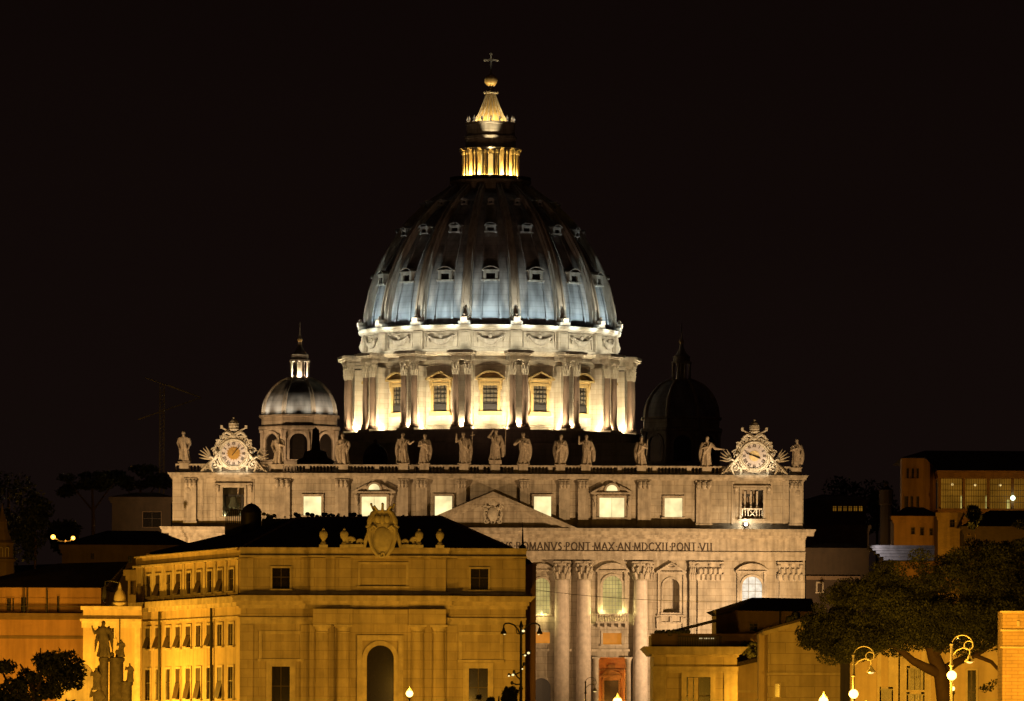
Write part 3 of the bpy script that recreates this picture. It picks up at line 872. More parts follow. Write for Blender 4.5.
# balustrade with pedestals
STX = [(184,433,464),(278,435,466),(343,435,466),(403,434,464.5),(424,435,464.5),(463.5,433,464.5),(495,430,464),(523,433,464.5),(560,435,465),(585.5,435,465),(641,436.5,465.5),(706.5,436,466.5),(796,438,467)]
mb = MB()
zb0, zb1 = ZTOP+0.002, ZB
mb.box(XL+0.9, XR-0.9, -1.15, -0.35, zb1-0.28, zb1)
mb.box(XL+0.9, XR-0.9, -1.15, -0.35, zb0, zb0+0.3)
sx = sorted((p[0]-492.8)/5.5 for p in STX)
for x in sx: mb.box(x-0.85, x+0.85, -1.35, -0.2, zb0+0.003, zb1+0.12)
x = XL+1.0
while x < XR-1.0:
    if not any(abs(x-q) < 0.95 for q in sx) and not any(abs(abs(x)-47.1) < 6.0 for _ in (0,)):
        mb.lathe([(0.12,zb0+0.3),(0.2,zb0+0.55),(0.08,zb0+0.95),(0.13,zb1-0.28)], x, -0.75, 6)
    x += 0.62
k = XL + 6
while k < XR:
    mb.box(k-0.4, k+0.4, -1.2, -0.3, zb0+0.004, zb1+0.004); k += 6.3
mb.build('balustrade', M['travp'], BAS)
# attic side blocks behind the two clocks
for s in (-1, 1):
    mb = MB(); mb.box(s*47.1-6.2, s*47.1+6.2, -0.75, -0.1, zb0+0.002, zb1+0.006); mb.build('clock_plinth', M['dark'], BAS)

# nave body and roofs
mb = MB()
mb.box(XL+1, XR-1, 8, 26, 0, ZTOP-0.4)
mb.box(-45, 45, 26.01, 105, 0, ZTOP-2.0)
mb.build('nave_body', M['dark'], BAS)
mb = MB()
mb.prism([(-15, ZTOP-2), (15, ZTOP-2), (0, ZTOP+1.2)], 30, 104)
mb.build('nave_roof', M['roof'], BAS)
# small dark cupola and stepped turret on the roof, in front of the dome
def zat(py, ly): return (HZ-py)*(1200+ly)/F - 5.4
def xat(px, ly): return (px-492.5)*(1200+ly)/F + ly*0.0
mb = MB(); ly = 60; x = xat(376.5, ly)
mb.lathe([(2.4,zat(470,ly)),(2.4,zat(458,ly)),(2.2,zat(453,ly)),(1.6,zat(448,ly)),(0.7,zat(444.5,ly)),(0.35,zat(443.5,ly)),(0.35,zat(440.5,ly)),(0,zat(439.5,ly))], x, ly, 20)
mb.build('roof_cupola', M['roof'], BAS, smooth=40)
mb = MB(); ly = 66; x = xat(317, ly)
mb.lathe([(5.0,zat(472,ly)),(5.0,zat(462,ly)),(3.4,zat(459,ly)),(2.9,zat(453,ly)),(1.2,zat(451,ly)),(0.9,zat(431,ly)),(0,zat(428,ly))], x, ly, 4, a0=PI/4)
mb.build('roof_turret', M['roof'], BAS)
# ------------------------------------------------------------------ great dome
DY = 140.0
def pol(r, a, z): return (r*math.sin(a), DY - r*math.cos(a), z)      # a = 0 faces the camera
def rotm(a): return Matrix.Translation((0, DY, 0)) @ Matrix.Rotation(a, 4, 'Z') @ Matrix.Translation((0, 0, 0))
# local frame of a bay: x tangential, -y outward (so a point at radius r is y=-r)
B = [R(22.5*k) for k in range(16)]
BU = [R(22.5*k+11.25) for k in range(16)]
Z0, Z1, Z2, Z3, Z4 = zdf(431), zdf(366), zdf(352.5), zdf(329.5), zdf(325.0)
RW = 25.6
mb = MB()
mb.lathe([(31.8, zdf(474)), (31.8, Z0-0.9), (31.2, Z0-0.9), (31.2, Z0), (24.5, Z0+0.002)], 0, DY, 64)
mb.box(-31.5, 31.5, DY-31, DY+31, 30, zdf(446))
mb.box(-32.0, 32.0, DY-31.5, DY+31.5, zdf(446), zdf(444.6))
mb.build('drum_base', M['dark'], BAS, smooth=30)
mb = MB()
mb.lathe([(RW+0.25, Z0+0.003), (RW+0.25, Z0+1.0), (RW, Z0+1.1), (RW, zdf(366)), (RW+0.6, zdf(365)), (RW+0.6, zdf(360)), (RW+0.3, zdf(359.5)), (RW+0.3, zdf(356.5)), (RW+1.5, zdf(355)), (RW+1.9, Z2), (RW-1, Z2+0.02)], 0, DY, 96)
drum = mb.build('drum', M['drum'], BAS, smooth=30)
# buttresses, each with two columns and a projecting entablature
hb = zdf(361)
mb = MB()
mb.box(-1.75, 1.75, -28.1, -RW+0.4, Z0+0.004, zdf(366))
mb.box(-2.1, 2.1, -30.5, -RW+0.3, Z0+0.006, Z0+0.5)
bt0 = mb.build('buttress', M['drum'], BAS)
mb = MB()
mb.box(-2.05, 2.05, -30.0, -RW+0.3, hb, zdf(359)); mb.box(-1.95, 1.95, -29.9, -RW+0.3, zdf(359), zdf(356.5))
mb.box(-2.3, 2.3, -30.35, -RW+0.3, zdf(356.5), zdf(354.8)); mb.box(-2.65, 2.65, -30.9, -RW+0.3, zdf(354.8), zdf(352.2))
mb.box(-2.3, 2.3, -30.5, -RW+0.3, zdf(352.2), zdf(351.4))
mb.build('buttress_entablature', M['travp'], bt0)
# the column
mc = MB()
rc = 0.64
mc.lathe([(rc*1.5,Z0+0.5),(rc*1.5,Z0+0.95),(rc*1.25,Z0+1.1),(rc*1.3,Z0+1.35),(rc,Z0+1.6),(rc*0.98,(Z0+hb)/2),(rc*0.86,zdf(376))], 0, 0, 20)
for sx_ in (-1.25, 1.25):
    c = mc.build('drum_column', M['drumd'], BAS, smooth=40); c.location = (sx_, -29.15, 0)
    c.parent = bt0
cp = capital_mesh(rc*0.98, hb-zdf(376.3), z=zdf(376.3))
for sx_ in (-1.25, 1.25):
    c = cp.build('column_capital', M['drum'], bt0, smooth=50); c.location = (sx_, -29.15, 0)
mesh_ref = {ch.name.split('.')[0]: ch.data for ch in bt0.children}
bt0.location = (0, DY, 0); bt0.rotation_euler.z = BU[0]
for a in BU[1:]: copy(bt0, BAS, (0, DY, 0), a)
# drum windows, alternating pediments
for k, a in enumerate(B):
    mb = MB()
    wz0, wz1, hw = zdf(412), zdf(386), 1.45
    mb.frame(-hw, hw, wz0, wz1, 0.55, -RW-0.5, -RW+0.9)
    mb.box(-2.35, 2.35, -RW-0.7, -RW+0.9, zdf(416), zdf(413.4))
    for s in (-1, 1):
        mb.tube([(s*2.2,-RW-0.45,zdf(381)),(s*2.15,-RW-0.5,zdf(386)),(s*2.1,-RW-0.3,zdf(391))], [0.35,0.25,0.12], 6)
    mb.box(-2.2, 2.2, -RW-0.5, -RW+0.9, zdf(382.5), zdf(380.5))
    mb.pediment(-2.9, 2.9, zdf(380.4), 1.5, 0.32, -RW-1.25, -RW+0.9, 'seg' if k % 2 == 0 else 'tri')
    o = mb.build('drum_window', M['drumf'], BAS, loc=(0, DY, 0), rz=a)
    mb = MB(); mb.box(-hw, hw, -RW-0.06, -RW+0.3, wz0, wz1)
    mb.build('glass', M['dimglass'], o)
    mb = MB()
    for i in range(1, 4): mb.box(-hw+2*hw*i/4-0.07, -hw+2*hw*i/4+0.07, -RW-0.2, -RW-0.05, wz0, wz1)
    for i in range(1, 6): mb.box(-hw, hw, -RW-0.22, -RW-0.055, wz0+(wz1-wz0)*i/6-0.07, wz0+(wz1-wz0)*i/6+0.07)
    mb.box(-hw, hw, -RW-0.3, -RW-0.05, wz0, wz0+1.5)
    mb.build('glazing_bars', M['iron'], o)
# attic ring with festoons
RA = 25.5
mb = MB()
mb.lathe([(RA+0.7,Z2+0.03),(RA+0.7,zdf(349)),(RA,zdf(348.4)),(RA,zdf(331)),(RA+0.5,zdf(330.5)),(RA+0.6,Z3),(RA+1.1,zdf(328)),(RA+1.2,zdf(325.2)),(RA-1.5,zdf(324.6))], 0, DY, 96)
ring = mb.build('dome_attic', M['drum'], BAS, smooth=30)
mb = MB()
mb.box(-1.15, 1.15, -RA-0.75, -RA+0.4, zdf(349), zdf(330.6))
mb.box(-0.75, 0.75, -RA-0.9, -RA-0.7, zdf(346.5), zdf(332.5))
p0 = mb.build('attic_strip', M['drum'], ring, loc=(0, DY, 0), rz=BU[0])
for a in BU[1:]: copy(p0, ring, (0, DY, 0), a)
mb = MB()
mb.frame(-3.35, 3.35, zdf(347), zdf(332.6), 0.16, -RA-0.16, -RA+0.5, False, False); mb.box(-3.5,3.5,-RA-0.16,-RA+0.5,zdf(347.6),zdf(346.8))
for j in range(3):
    pts = [(-2.5+5*i/14, -RA-0.3-0.1*j-(0.35-0.35*abs(1-i/7.0)**2)*0.6, zdf(336.3)-(1.45-0.3*j)*(1-abs(1-i/7.0)**2)) for i in range(15)]
    mb.tube(pts, [0.16+0.22*(1-abs(1-i/7.0)) for i in range(15)], 6)
for i in range(17):
    t = i/16; mb.ball((-2.3+4.6*t, -RA-0.62, zdf(336.8)-1.3*(1-abs(1-2*t)**2)), 0.19, n=6, m=4)
for s in (-1, 1):
    mb.ball((s*2.6,-RA-0.35,zdf(336)), 0.36, n=7, m=5)
    mb.tube([(s*2.6,-RA-0.3,zdf(336)),(s*2.75,-RA-0.3,zdf(340)),(s*2.6,-RA-0.3,zdf(343))], [0.2,0.14,0.08], 5)
mb.ball((0,-RA-0.45,zdf(336.3)), 0.45, 0.35, 0.5, 8, 6)
f0 = mb.build('festoon', M['travp'], ring, smooth=50, loc=(0, DY, 0), rz=0)
for a in B[1:]: copy(f0, ring, (0, DY, 0), a)
# shell
PR = [(124.3,333.4),(124.3,326),(123.0,314),(120.6,303),(116.2,286),(107.8,266),(97.0,247),(84.0,228),(65.0,209),(53.0,200),(43.0,193),(39.0,189.5)]
def smoothprof(P, n):
    out = []
    for i in range(len(P)-1):
        p0, p1, p2, p3 = P[max(0,i-1)], P[i], P[i+1], P[min(len(P)-1,i+2)]
        for k in range(n):
            t = k/n
            out.append(tuple(0.5*((2*p1[q]) + (-p0[q]+p2[q])*t + (2*p0[q]-5*p1[q]+4*p2[q]-p3[q])*t*t + (-p0[q]+3*p1[q]-3*p2[q]+p3[q])*t**3) for q in (0,1)))
    out.append(P[-1]); return out
DP = [(r/4.925, zd(y)) for r, y in smoothprof(PR, 7)]
mb = MB(); mb.lathe([(r-0.55, z) for r, z in DP], 0, DY, 320)
dome = mb.build('dome', M['lead'], BAS, smooth=30)
def arcs(P, off=0.0):
    o = []
    for i, (r, z) in enumerate(P):
        a, b = P[max(0, i-1)], P[min(len(P)-1, i+1)]
        d = Vector((b[0]-a[0], b[1]-a[1])).normalized()
        o.append((r + d.y*off, z - d.x*off))
    return o
def strip(mb, x0f, x1f, off0, off1, P=DP, i0=0, i1=None, base=-0.8):
    """raised band running up the dome; x limits are functions of t in 0..1"""
    i1 = len(P) if i1 is None else i1
    o_ = arcs(P, off1)[i0:i1]; b_ = arcs(P, base)[i0:i1]
    n = len(o_); vs, fs = [], []
    for i in range(n):
        t = (i+i0)/(len(P)-1)
        a, c = x0f(t), x1f(t)
        vs += [(a,-b_[i][0],b_[i][1]), (a,-o_[i][0],o_[i][1]), (c,-o_[i][0],o_[i][1]), (c,-b_[i][0],b_[i][1])]
    for i in range(n-1):
        for q in range(3): fs.append((4*i+q, 4*i+q+1, 4*i+q+5, 4*i+q+4))
    fs += [(0,3,2,1), (4*n-4,4*n-3,4*n-2,4*n-1)]
    mb.add(vs, fs)
def wl(a, b): return lambda t: a + (b-a)*t
mb = MB()
strip(mb, wl(-1.2,-0.5), wl(1.2,0.5), 0, 0.25)
strip(mb, wl(-0.95,-0.42), wl(-0.5,-0.2), 0, 0.85)
strip(mb, wl(0.5,0.2), wl(0.95,0.42), 0, 0.85)
strip(mb, wl(-0.5,-0.2), wl(0.5,0.2), 0, 0.5)
mb.box(-1.2, 1.2, -27.0, -25.0, zdf(324.6), zdf(321.5))
mb.box(-0.65, 0.65, -27.3, -25.0, zdf(321.5), zdf(317.5)); mb.ball((0,-26.7,zdf(316)), 0.36, 0.36, 0.5, 8, 6)
r0 = mb.build('rib', M['ribs'], dome, loc=(0, DY, 0), rz=BU[0])
for a in BU[1:]: copy(r0, dome, (0, DY, 0), a)
# raised lead panels of each bay: two side bands, and a base moulding
mb = MB()
for s in (-1, 1):
    a0_, a1_ = (1.9, 0.62), (2.35, 0.8)
    if s > 0: strip(mb, wl(a0_[0],a0_[1]), wl(a1_[0],a1_[1]), 0, -0.30, i1=60)
    else: strip(mb, wl(-a1_[0],-a1_[1]), wl(-a0_[0],-a0_[1]), 0, -0.30, i1=60)
mb.box(-3.2, 3.2, -25.55, -24.2, zdf(324.4), zdf(322.0))
q0 = mb.build('panel_moulding', M['lead'], dome, loc=(0, DY, 0), rz=0)
for a in B[1:]: copy(q0, dome, (0, DY, 0), a)
# dormers: three rows
def zdr(py, r): return (HZ - py)*(1340.0 - r)/F - 5.4
def prof_at(py):
    z = zdr(py, 22.0)
    for i in range(len(DP)-1):
        if DP[i][1] <= z <= DP[i+1][1]:
            t = (z-DP[i][1])/(DP[i+1][1]-DP[i][1]); return DP[i][0]+(DP[i+1][0]-DP[i][0])*t
    return DP[-1][0]
for py, hw, h in ((279.3,1.45,1.25),(231,1.05,0.7),(203,0.55,0.4)):
    r = prof_at(py); z = zdr(py, r)
    mb = MB()
    mb.box(-hw*1.25, hw*1.25, -r-0.35, -r+1.6, z-0.3, z)
    mb.frame(-hw*0.62, hw*0.62, z, z+h, hw*0.38, -r-0.25, -r+2.2, False, False)
    mb.pediment(-hw*1.2, hw*1.2, z+h+hw*0.38, hw*0.5, 0.14, -r-0.5, -r+2.6+hw, 'seg')
    d = mb.build('dormer', M['ribs'] if py > 250 else M['lead'], dome, loc=(0, DY, 0), rz=0)
    for s in (-1, 1): pass
    for a in B[1:]: copy(d, dome, (0, DY, 0), a)
    mb = MB(); mb.box(-hw*0.62, hw*0.62, -r+0.15, -r+0.3, z, z+h)
    g = mb.build('dormer_glass', M['glass'], dome, loc=(0, DY, 0), rz=0)
    for a in B[1:]: copy(g, dome, (0, DY, 0), a)

# lantern
mb = MB()
def zl(py): return zd(py + 4.3)
mb.lathe([(7.6,zl(190)),(7.9,zl(187)),(7.9,zl(180.5)),(8.3,zl(180)),(8.3,zl(177.8)),(6.4,zl(177.6)),(6.4,zl(175.6)),(3.9,zl(175.4)),(3.9,zl(147)),(6.2,zl(146.9)),(6.4,zl(145.6)),(6.15,zl(145)),(5.1,zl(144.5)),(5.1,zl(136)),(5.3,zl(135.5)),(5.3,zl(133)),(4.9,zl(132)),(4.9,zd(125.5)),(5.2,zd(125)),(5.2,zd(123.4)),(3.6,zd(123.2))], 0, DY, 48)
lan = mb.build('lantern', M['trav'], BAS, smooth=25)
mb = MB()                                               # gallery rail
mb.lathe([(8.25,zl(174.6)),(8.25,zl(174.0)),(8.05,zl(174.0)),(8.05,zl(174.6)),(8.25,zl(174.6))], 0, DY, 48)
for i in range(72):
    a = 2*PI*i/72; p = pol(8.15, a, 0); mb.box(p[0]-0.06, p[0]+0.06, p[1]-0.06, p[1]+0.06, zl(177.7), zl(174.4))
mb.build('gallery_rail', M['iron'], lan)
mb = MB()
for s in (-0.42, 0.42):
    mb.lathe([(0.36,zl(175.5)),(0.36,zl(174.3)),(0.24,zl(173.6)),(0.21,zl(151.5)),(0.3,zl(151)),(0.38,zl(148.6)),(0.38,zl(147))], s, -5.65, 10)
mb.box(-0.28, 0.28, -5.3, -3.8, zl(175.5), zl(147))
mb.box(-0.85, 0.85, -6.25, -3.8, zl(147.6), zl(145.2))
c0 = mb.build('lantern_column', M['travp'], lan, smooth=40, loc=(0, DY, 0), rz=BU[0])
for a in BU[1:]: copy(c0, lan, (0, DY, 0), a)
mb = MB()                                               # glowing arched patches imitating floodlit wall of the lantern core
mb.opening(-0.5, 0.5, zl(172), zl(151), -3.95, True)
g0 = mb.build('lantern_wall_glow', M['wallglow'], lan, loc=(0, DY, 0), rz=0)
for a in B[1:]: copy(g0, lan, (0, DY, 0), a)
mb = MB()
mb.lathe([(0.28,zd(123.4)),(0.1,zd(122)),(0.24,zd(120.6)),(0.3,zd(119.4)),(0.08,zd(118)),(0.03,zd(116.5))], 0, -4.7, 8)
k0 = mb.build('candelabrum', M['travp'], lan, smooth=50, loc=(0, DY, 0), rz=0)
for a in [R(22.5*k) for k in range(1, 16)]: copy(k0, lan, (0, DY, 0), a)
SPP = [(3.55,zd(123.2)),(3.2,zd(121)),(2.55,zd(116)),(2.0,zd(110)),(1.6,zd(105)),(1.25,zd(100)),(0.98,zd(96)),(0.85,zd(94))]
mb = MB(); mb.lathe(SPP, 0, DY, 32); spc = mb.build('spire', M['drumf'], lan, smooth=40)
mb = MB()
for i in range(16):
    a = BU[i]
    mb.tube([pol(r+0.05, a, z) for r, z in SPP], [0.22,0.2,0.18,0.16,0.14,0.12,0.1,0.1], 5)
mb.lathe([(0.85,zd(94.2)),(1.25,zd(93.4)),(1.25,zd(92.4)),(0.5,zd(91.5)),(0.42,zd(90)),(0.75,zd(89.4)),(0.42,zd(88.4)),(0.38,zd(87)),(0.7,zd(86.4)),(0.2,zd(85.6))], 0, DY, 20)
for i in range(8):
    a = 2*PI*i/8; p = pol(1.2, a, zd(94)); mb.tube([p, pol(1.45, a, zd(93)), pol(1.3, a, zd(91.8))], [0.12,0.14,0.1], 5)
mb.build('spire_ribs', M['trav'], spc, smooth=40)
mb = MB(); mb.ball((0, DY, zd(80.7)), 1.3, n=24, m=16); mb.build('orb', M['gold'], lan, smooth=60)
mb = MB()
t = 0.17; zb_, zt_ = zd(74.5), zd(53.8); zm = zd(60.3)
mb.box(-t, t, DY-t, DY+t, zb_, zt_); mb.box(-1.3, 1.3, DY-t*0.98, DY+t*0.98, zm-t, zm+t)
for x, z in ((-1.3, zm), (1.3, zm), (0, zt_)):
    mb.ball((x, DY, z), 0.3, 0.2, 0.3, 8, 6)
mb.ball((0, DY, zm), 0.34, 0.22, 0.34, 8, 6)
mb.build('cross', M['paleiron'], lan)

# side domes
def side_dome(sx_, lit):
    CY, X = 100.0, sx_*37.6
    def z(py): return (HZ-py)*1300.0/F - 5.4
    k = 1300.0/F
    mb = MB()
    n8 = 8
    mb.lathe([(8.3,z(475)),(8.3,z(464)),(7.9,z(463)),(7.9,z(432)),(8.6,z(431.5)),(8.6,z(428.6)),(8.0,z(428)),(8.0,z(419.5)),(8.5,z(419)),(8.5,z(417.2)),(6,z(417))], X, CY, 8, a0=PI/8)
    d = mb.build('side_dome', M['trav'], BAS)
    prof = [(7.45,z(417.2)),(7.4,z(411)),(7.1,z(404)),(6.4,z(396)),(5.3,z(389)),(4.0,z(383.5)),(2.4,z(380))]
    P = smoothprof(prof, 4)
    s = MB(); s.lathe(P, X, CY, 48); s.build('dome_shell', M['lead'], d, smooth=30)
    q = MB()
    for i in range(8):
        a = PI/8 + i*PI/4
        q.tube([(X+(r+0.05)*math.sin(a), CY-(r+0.05)*math.cos(a), zz) for r, zz in P], [0.55-0.28*j/(len(P)-1) for j in range(len(P))], 6)
    q.build('dome_ribs', M['travp'], d, smooth=40)
    for i in range(8):
        a = i*PI/4
        T = Matrix.Translation((X, CY, 0)) @ Matrix.Rotation(a, 4, 'Z')
        g = MB(T); ap = 7.9*math.cos(PI/8)
        g.frame(-1.75, 1.75, z(462), z(436), 0.5, -ap-0.35, -ap+0.3, True, False)
        g.box(-3.2, -2.5, -ap-0.3, -ap+0.2, z(463), z(432.5)); g.box(2.5, 3.2, -ap-0.3, -ap+0.2, z(463), z(432.5))
        g.box(-3.35, -2.35, -ap-0.42, -ap+0.2, z(435), z(432.4)); g.box(2.35, 3.35, -ap-0.42, -ap+0.2, z(435), z(432.4))
        g.build('drum_arch', M['travp'], d)
        g = MB(T); g.opening(-1.75, 1.75, z(462), z(436), -ap-0.02, True); g.build('arch_opening', M['glass'], d)
    l = MB()
    l.lathe([(2.5,z(380.4)),(2.5,z(378.5)),(0.85,z(378.3)),(0.85,z(363)),(2.0,z(362.6)),(2.0,z(361)),(1.65,z(360.6)),(1.65,z(356.5)),(1.8,z(356)),(1.5,z(355)),(0.9,z(352)),(0.45,z(347)),(0.3,z(342)),(0.45,z(340)),(0.2,z(338)),(0.12,z(334)),(0.08,z(325)),(0,z(322))], X, CY, 16)
    for i in range(8):
        a = PI/8 + i*PI/4
        l.lathe([(0.34,z(378.4)),(0.26,z(377)),(0.24,z(364.4)),(0.38,z(363))], X+1.75*math.sin(a), CY-1.75*math.cos(a), 8)
    l.build('small_lantern', M['trav'], d, smooth=30)
    b = MB(); b.ball((X, CY, z(341)), 0.5, n=10, m=8); b.build('orb', M['gold'], d, smooth=60)
    return d, X, CY, z
sdl = side_dome(-1, True); sdr = side_dome(1, False)

# floodlights of the basilica (hidden fittings on its ledges and roofs, masts in the square), plus added warm fill spots
def bl(kind, loc, power, col, radius=0.3, aim=None, spot=90, blend=0.6):
    return light(kind, loc, power, col, radius, aim, spot, blend, parent=BAS)
DRC = (1.0, 0.83, 0.52); ATC = (1.0, 0.93, 0.70); DMC = (0.76, 0.95, 0.97)
for k, a in enumerate(BU):
    aa = (a + PI) % (2*PI) - PI
    if abs(aa) > R(102): continue
    bl('POINT', pol(28.75, aa, Z0+1.0), PW['drum_col'], DRC, 0.25)
    for s in (-1, 1):
        bl('SPOT', pol(30.7, aa + s*R(6.6), Z0+0.6), PW['drum_bay'], DRC, 0.25, pol(RW, aa + s*R(5.6), Z0+10.0), 128, 0.9)
        bl('POINT', pol(27.6, aa + s*R(4.9), Z0+0.8), PW['drum_col']*0.45, DRC, 0.2)
        bl('SPOT', pol(30.4, aa + s*R(3.4), Z2+2.8), PW['dome'], DMC, 0.2, pol(22.6, aa + s*R(9.0), Z2+11.0), 54, 1.0)
        bl('SPOT', pol(31.45, aa + s*R(2.4), Z0+0.4), 9500, DRC, 0.15, pol(29.9, aa + s*R(2.4), Z0+14.0), 26, 0.8)
        if s > 0: bl('SPOT', pol(30.6, aa, Z2+2.8), PW['rib'], (1.0,0.90,0.68), 0.2, pol(22.0, aa, Z2+14.0), 32, 0.8)
        bl('SPOT', pol(30.3, aa + s*R(3.6), Z2+0.7), PW['attic'], ATC, 0.25, pol(26, aa + s*R(9.0), zd(341)), 125, 0.9)
    # white lights on the buttress heads wash the attic ring
for k, a in enumerate(B):
    aa = (a + PI) % (2*PI) - PI
    if abs(aa) > R(102): continue
    pass
for k, a in enumerate(B):
    bl('POINT', pol(5.0, a, zl(173)), PW['lantern'], (1.0,0.60,0.12), 0.25)
for a in BU:
    bl('POINT', pol(5.15, a, zd(119.5)), 26, (1.0,0.9,0.7), 0.1)
    bl('SPOT', pol(4.75, a, zd(121.8)), PW['spire'], (1.0,0.72,0.30), 0.15, pol(1.6, a, zd(112)), 105, 1.0)
d, X, CY, z = sdl
for i in range(8):
    a = i*PI/4
    aa = (a+PI) % (2*PI) - PI
    if abs(aa) > R(100): continue
    for da in (-R(13), R(13)):
        ca, sa = math.cos(a+da), math.sin(a+da)
        bl('SPOT', (X+9.6*sa, CY-9.6*ca, z(418.6)), PW['side_dome'], (1.0,0.82,0.58), 0.2, (X+5.5*sa, CY-5.5*ca, z(393)), 90, 1.0)
for i in range(8):
    a = i*PI/4
    bl('POINT', (X+1.3*math.sin(a), CY-1.3*math.cos(a), z(377.6)), 480, (1.0,0.82,0.58), 0.12)
for sx_ in (-1, 1):
    bl('SPOT', (X+sx_*11, CY-13, z(463)), PW['side_low'], (1.0,0.60,0.30), 0.3, (X+sx_*3, CY-7, z(440)), 90, 0.8)
# facade floods on masts in the square
for sx_ in (-1, 1):
    bl('SPOT', (-78 if sx_ < 0 else 65, -56, 3), PW['facade_end']*(1.0 if sx_ < 0 else 0.8), WARM, 0.5, (-43 if sx_ < 0 else 38, 0, 31 if sx_ < 0 else 29), 60 if sx_ < 0 else 66, 1.0)
    bl('SPOT', (sx_*3, -48, 3), PW['facade_mid'], (1.0,0.58,0.27), 0.5, (sx_*16, 0, 30), 84, 1.0)
for p in bl_white: bl('POINT', p, 300, (1.0,0.88,0.66), 0.12)
bl('SPOT', (56, -44, 3), PW['facade_end']*0.22, (1.0,0.68,0.42), 0.5, (37, 0, 17), 52, 1.0)
for sx_ in (-1, 1): bl('SPOT', (sx_*11, 40, ZTOP), 9000, (1.0,0.56,0.36), 0.5, (0, DY-10, zd(252)), 50, 0.8)  # added warm fill spots standing in for stray city light on the dome
for p in bl_small: bl('POINT', p, 330, (1.0,0.80,0.30), 0.12)
bl('SPOT', (-36, 98, zat(470, 98)), 3000, (1.0,0.55,0.22), 0.3, (-28, 109, zat(448, 98)), 80, 0.9)
bl('SPOT', (0, DY-9.5, zd(176)), 26000, (1.0,0.82,0.5), 0.2, (0, DY, zd(62)), 26, 1.0)
for sx_ in (-1, 1):
    for s in (-1, 1):
        bl('SPOT', (sx_*47.1+s*3.6, -4.6, ZTOP-0.15), PW['clock'], (1.0,0.82,0.55), 0.25, (sx_*47.1, -1.2, zf(452)), 110, 0.8)
# ------------------------------------------------------------------ statues on the balustrade
def bpt(x, y, z):
    """basilica local point to world"""
    return BAS.matrix_basis @ Vector((x, y, z))
def remesh(o, vox):
    md = o.modifiers.new('r', 'REMESH'); md.mode = 'VOXEL'; md.voxel_size = vox
    dg = bpy.context.evaluated_depsgraph_get()
    me = bpy.data.meshes.new_from_object(o.evaluated_get(dg))
    o.modifiers.clear(); old = o.data; nm = old.name
    o.data = me; bpy.data.meshes.remove(old); me.name = nm
    me.polygons.foreach_set('use_smooth', [True]*len(me.polygons))
def robed_body(mb, h, seed, lean=0.0, wide=1.0):
    rs = random.Random(seed)
    S0 = [(0.0,.150,.125),(0.05,.155,.13),(0.15,.140,.12),(0.3,.128,.112),(0.42,.125,.108),(0.5,.128,.104),(0.58,.124,.098),(0.66,.132,.094),(0.74,.140,.086),(0.79,.128,.076),(0.825,.075,.058),(0.85,.040,.044),(0.88,.036,.04)]
    n = 56; ph = [rs.uniform(0, 6.28) for _ in range(4)]
    S = []
    for (t0, a0, b0), (t1, a1, b1) in zip(S0, S0[1:]):
        S += [(t0+(t1-t0)*q, a0+(a1-a0)*q, b0+(b1-b0)*q) for q in (0, 0.5)]
    S.append(S0[-1])
    vs, fs = [], []
    for j, (t, rx, ry) in enumerate(S):
        sh = math.sin(t*4.2 + ph[0])*0.022 + lean*t
        fold = 0.20*max(0.15, 1-t/0.8)
        dia = 0.10 if 0.35 < t < 0.8 else 0.03
        for i in range(n):
            a = 2*PI*i/n
            f = 1 + fold*math.sin(7*a + ph[1] + 1.5*t) + 0.6*fold*math.sin(13*a+ph[2]-2.5*t) + dia*math.sin(3*a + 14*t + ph[3])
            vs.append(((sh + rx*wide*f*math.cos(a))*h, ry*f*math.sin(a)*h, t*h))
    for j in range(len(S)-1):
        for i in range(n):
            k = (i+1) % n; fs.append((j*n+i, j*n+k, (j+1)*n+k, (j+1)*n+i))
    fs.append(tuple(range(n-1, -1, -1))); fs.append(tuple((len(S)-1)*n+i for i in range(n)))
    mb.add(vs, fs)
    hx = (math.sin(0.85*4.2+ph[0])*0.022 + lean*0.9)*h
    return hx
def head(mb, x, y, z, s, turn=0.0, beard=True):
    M_ = Matrix.Rotation(turn, 3, 'Z')
    c = Vector((x, y, z))
    mb.ball(c, 0.052*s, 0.062*s, 0.075*s, 14, 10, M_)
    mb.ball(c + M_ @ Vector((0, 0.015*s, 0.018*s)), 0.060*s, 0.062*s, 0.066*s, 12, 8, M_)   # hair
    mb.ball(c + M_ @ Vector((0, -0.062*s, -0.008*s)), 0.011*s, 0.016*s, 0.02*s, 6, 5, M_)    # nose
    for q in (-1, 1):
        mb.ball(c + M_ @ Vector((q*0.053*s, 0, -0.005*s)), 0.01*s, 0.014*s, 0.02*s, 6, 5, M_)
        mb.ball(c + M_ @ Vector((q*0.02*s, -0.055*s, 0.022*s)), 0.016*s, 0.012*s, 0.008*s, 6, 5, M_)
    if beard: mb.ball(c + M_ @ Vector((0, -0.042*s, -0.062*s)), 0.034*s, 0.032*s, 0.05*s, 8, 6, M_)
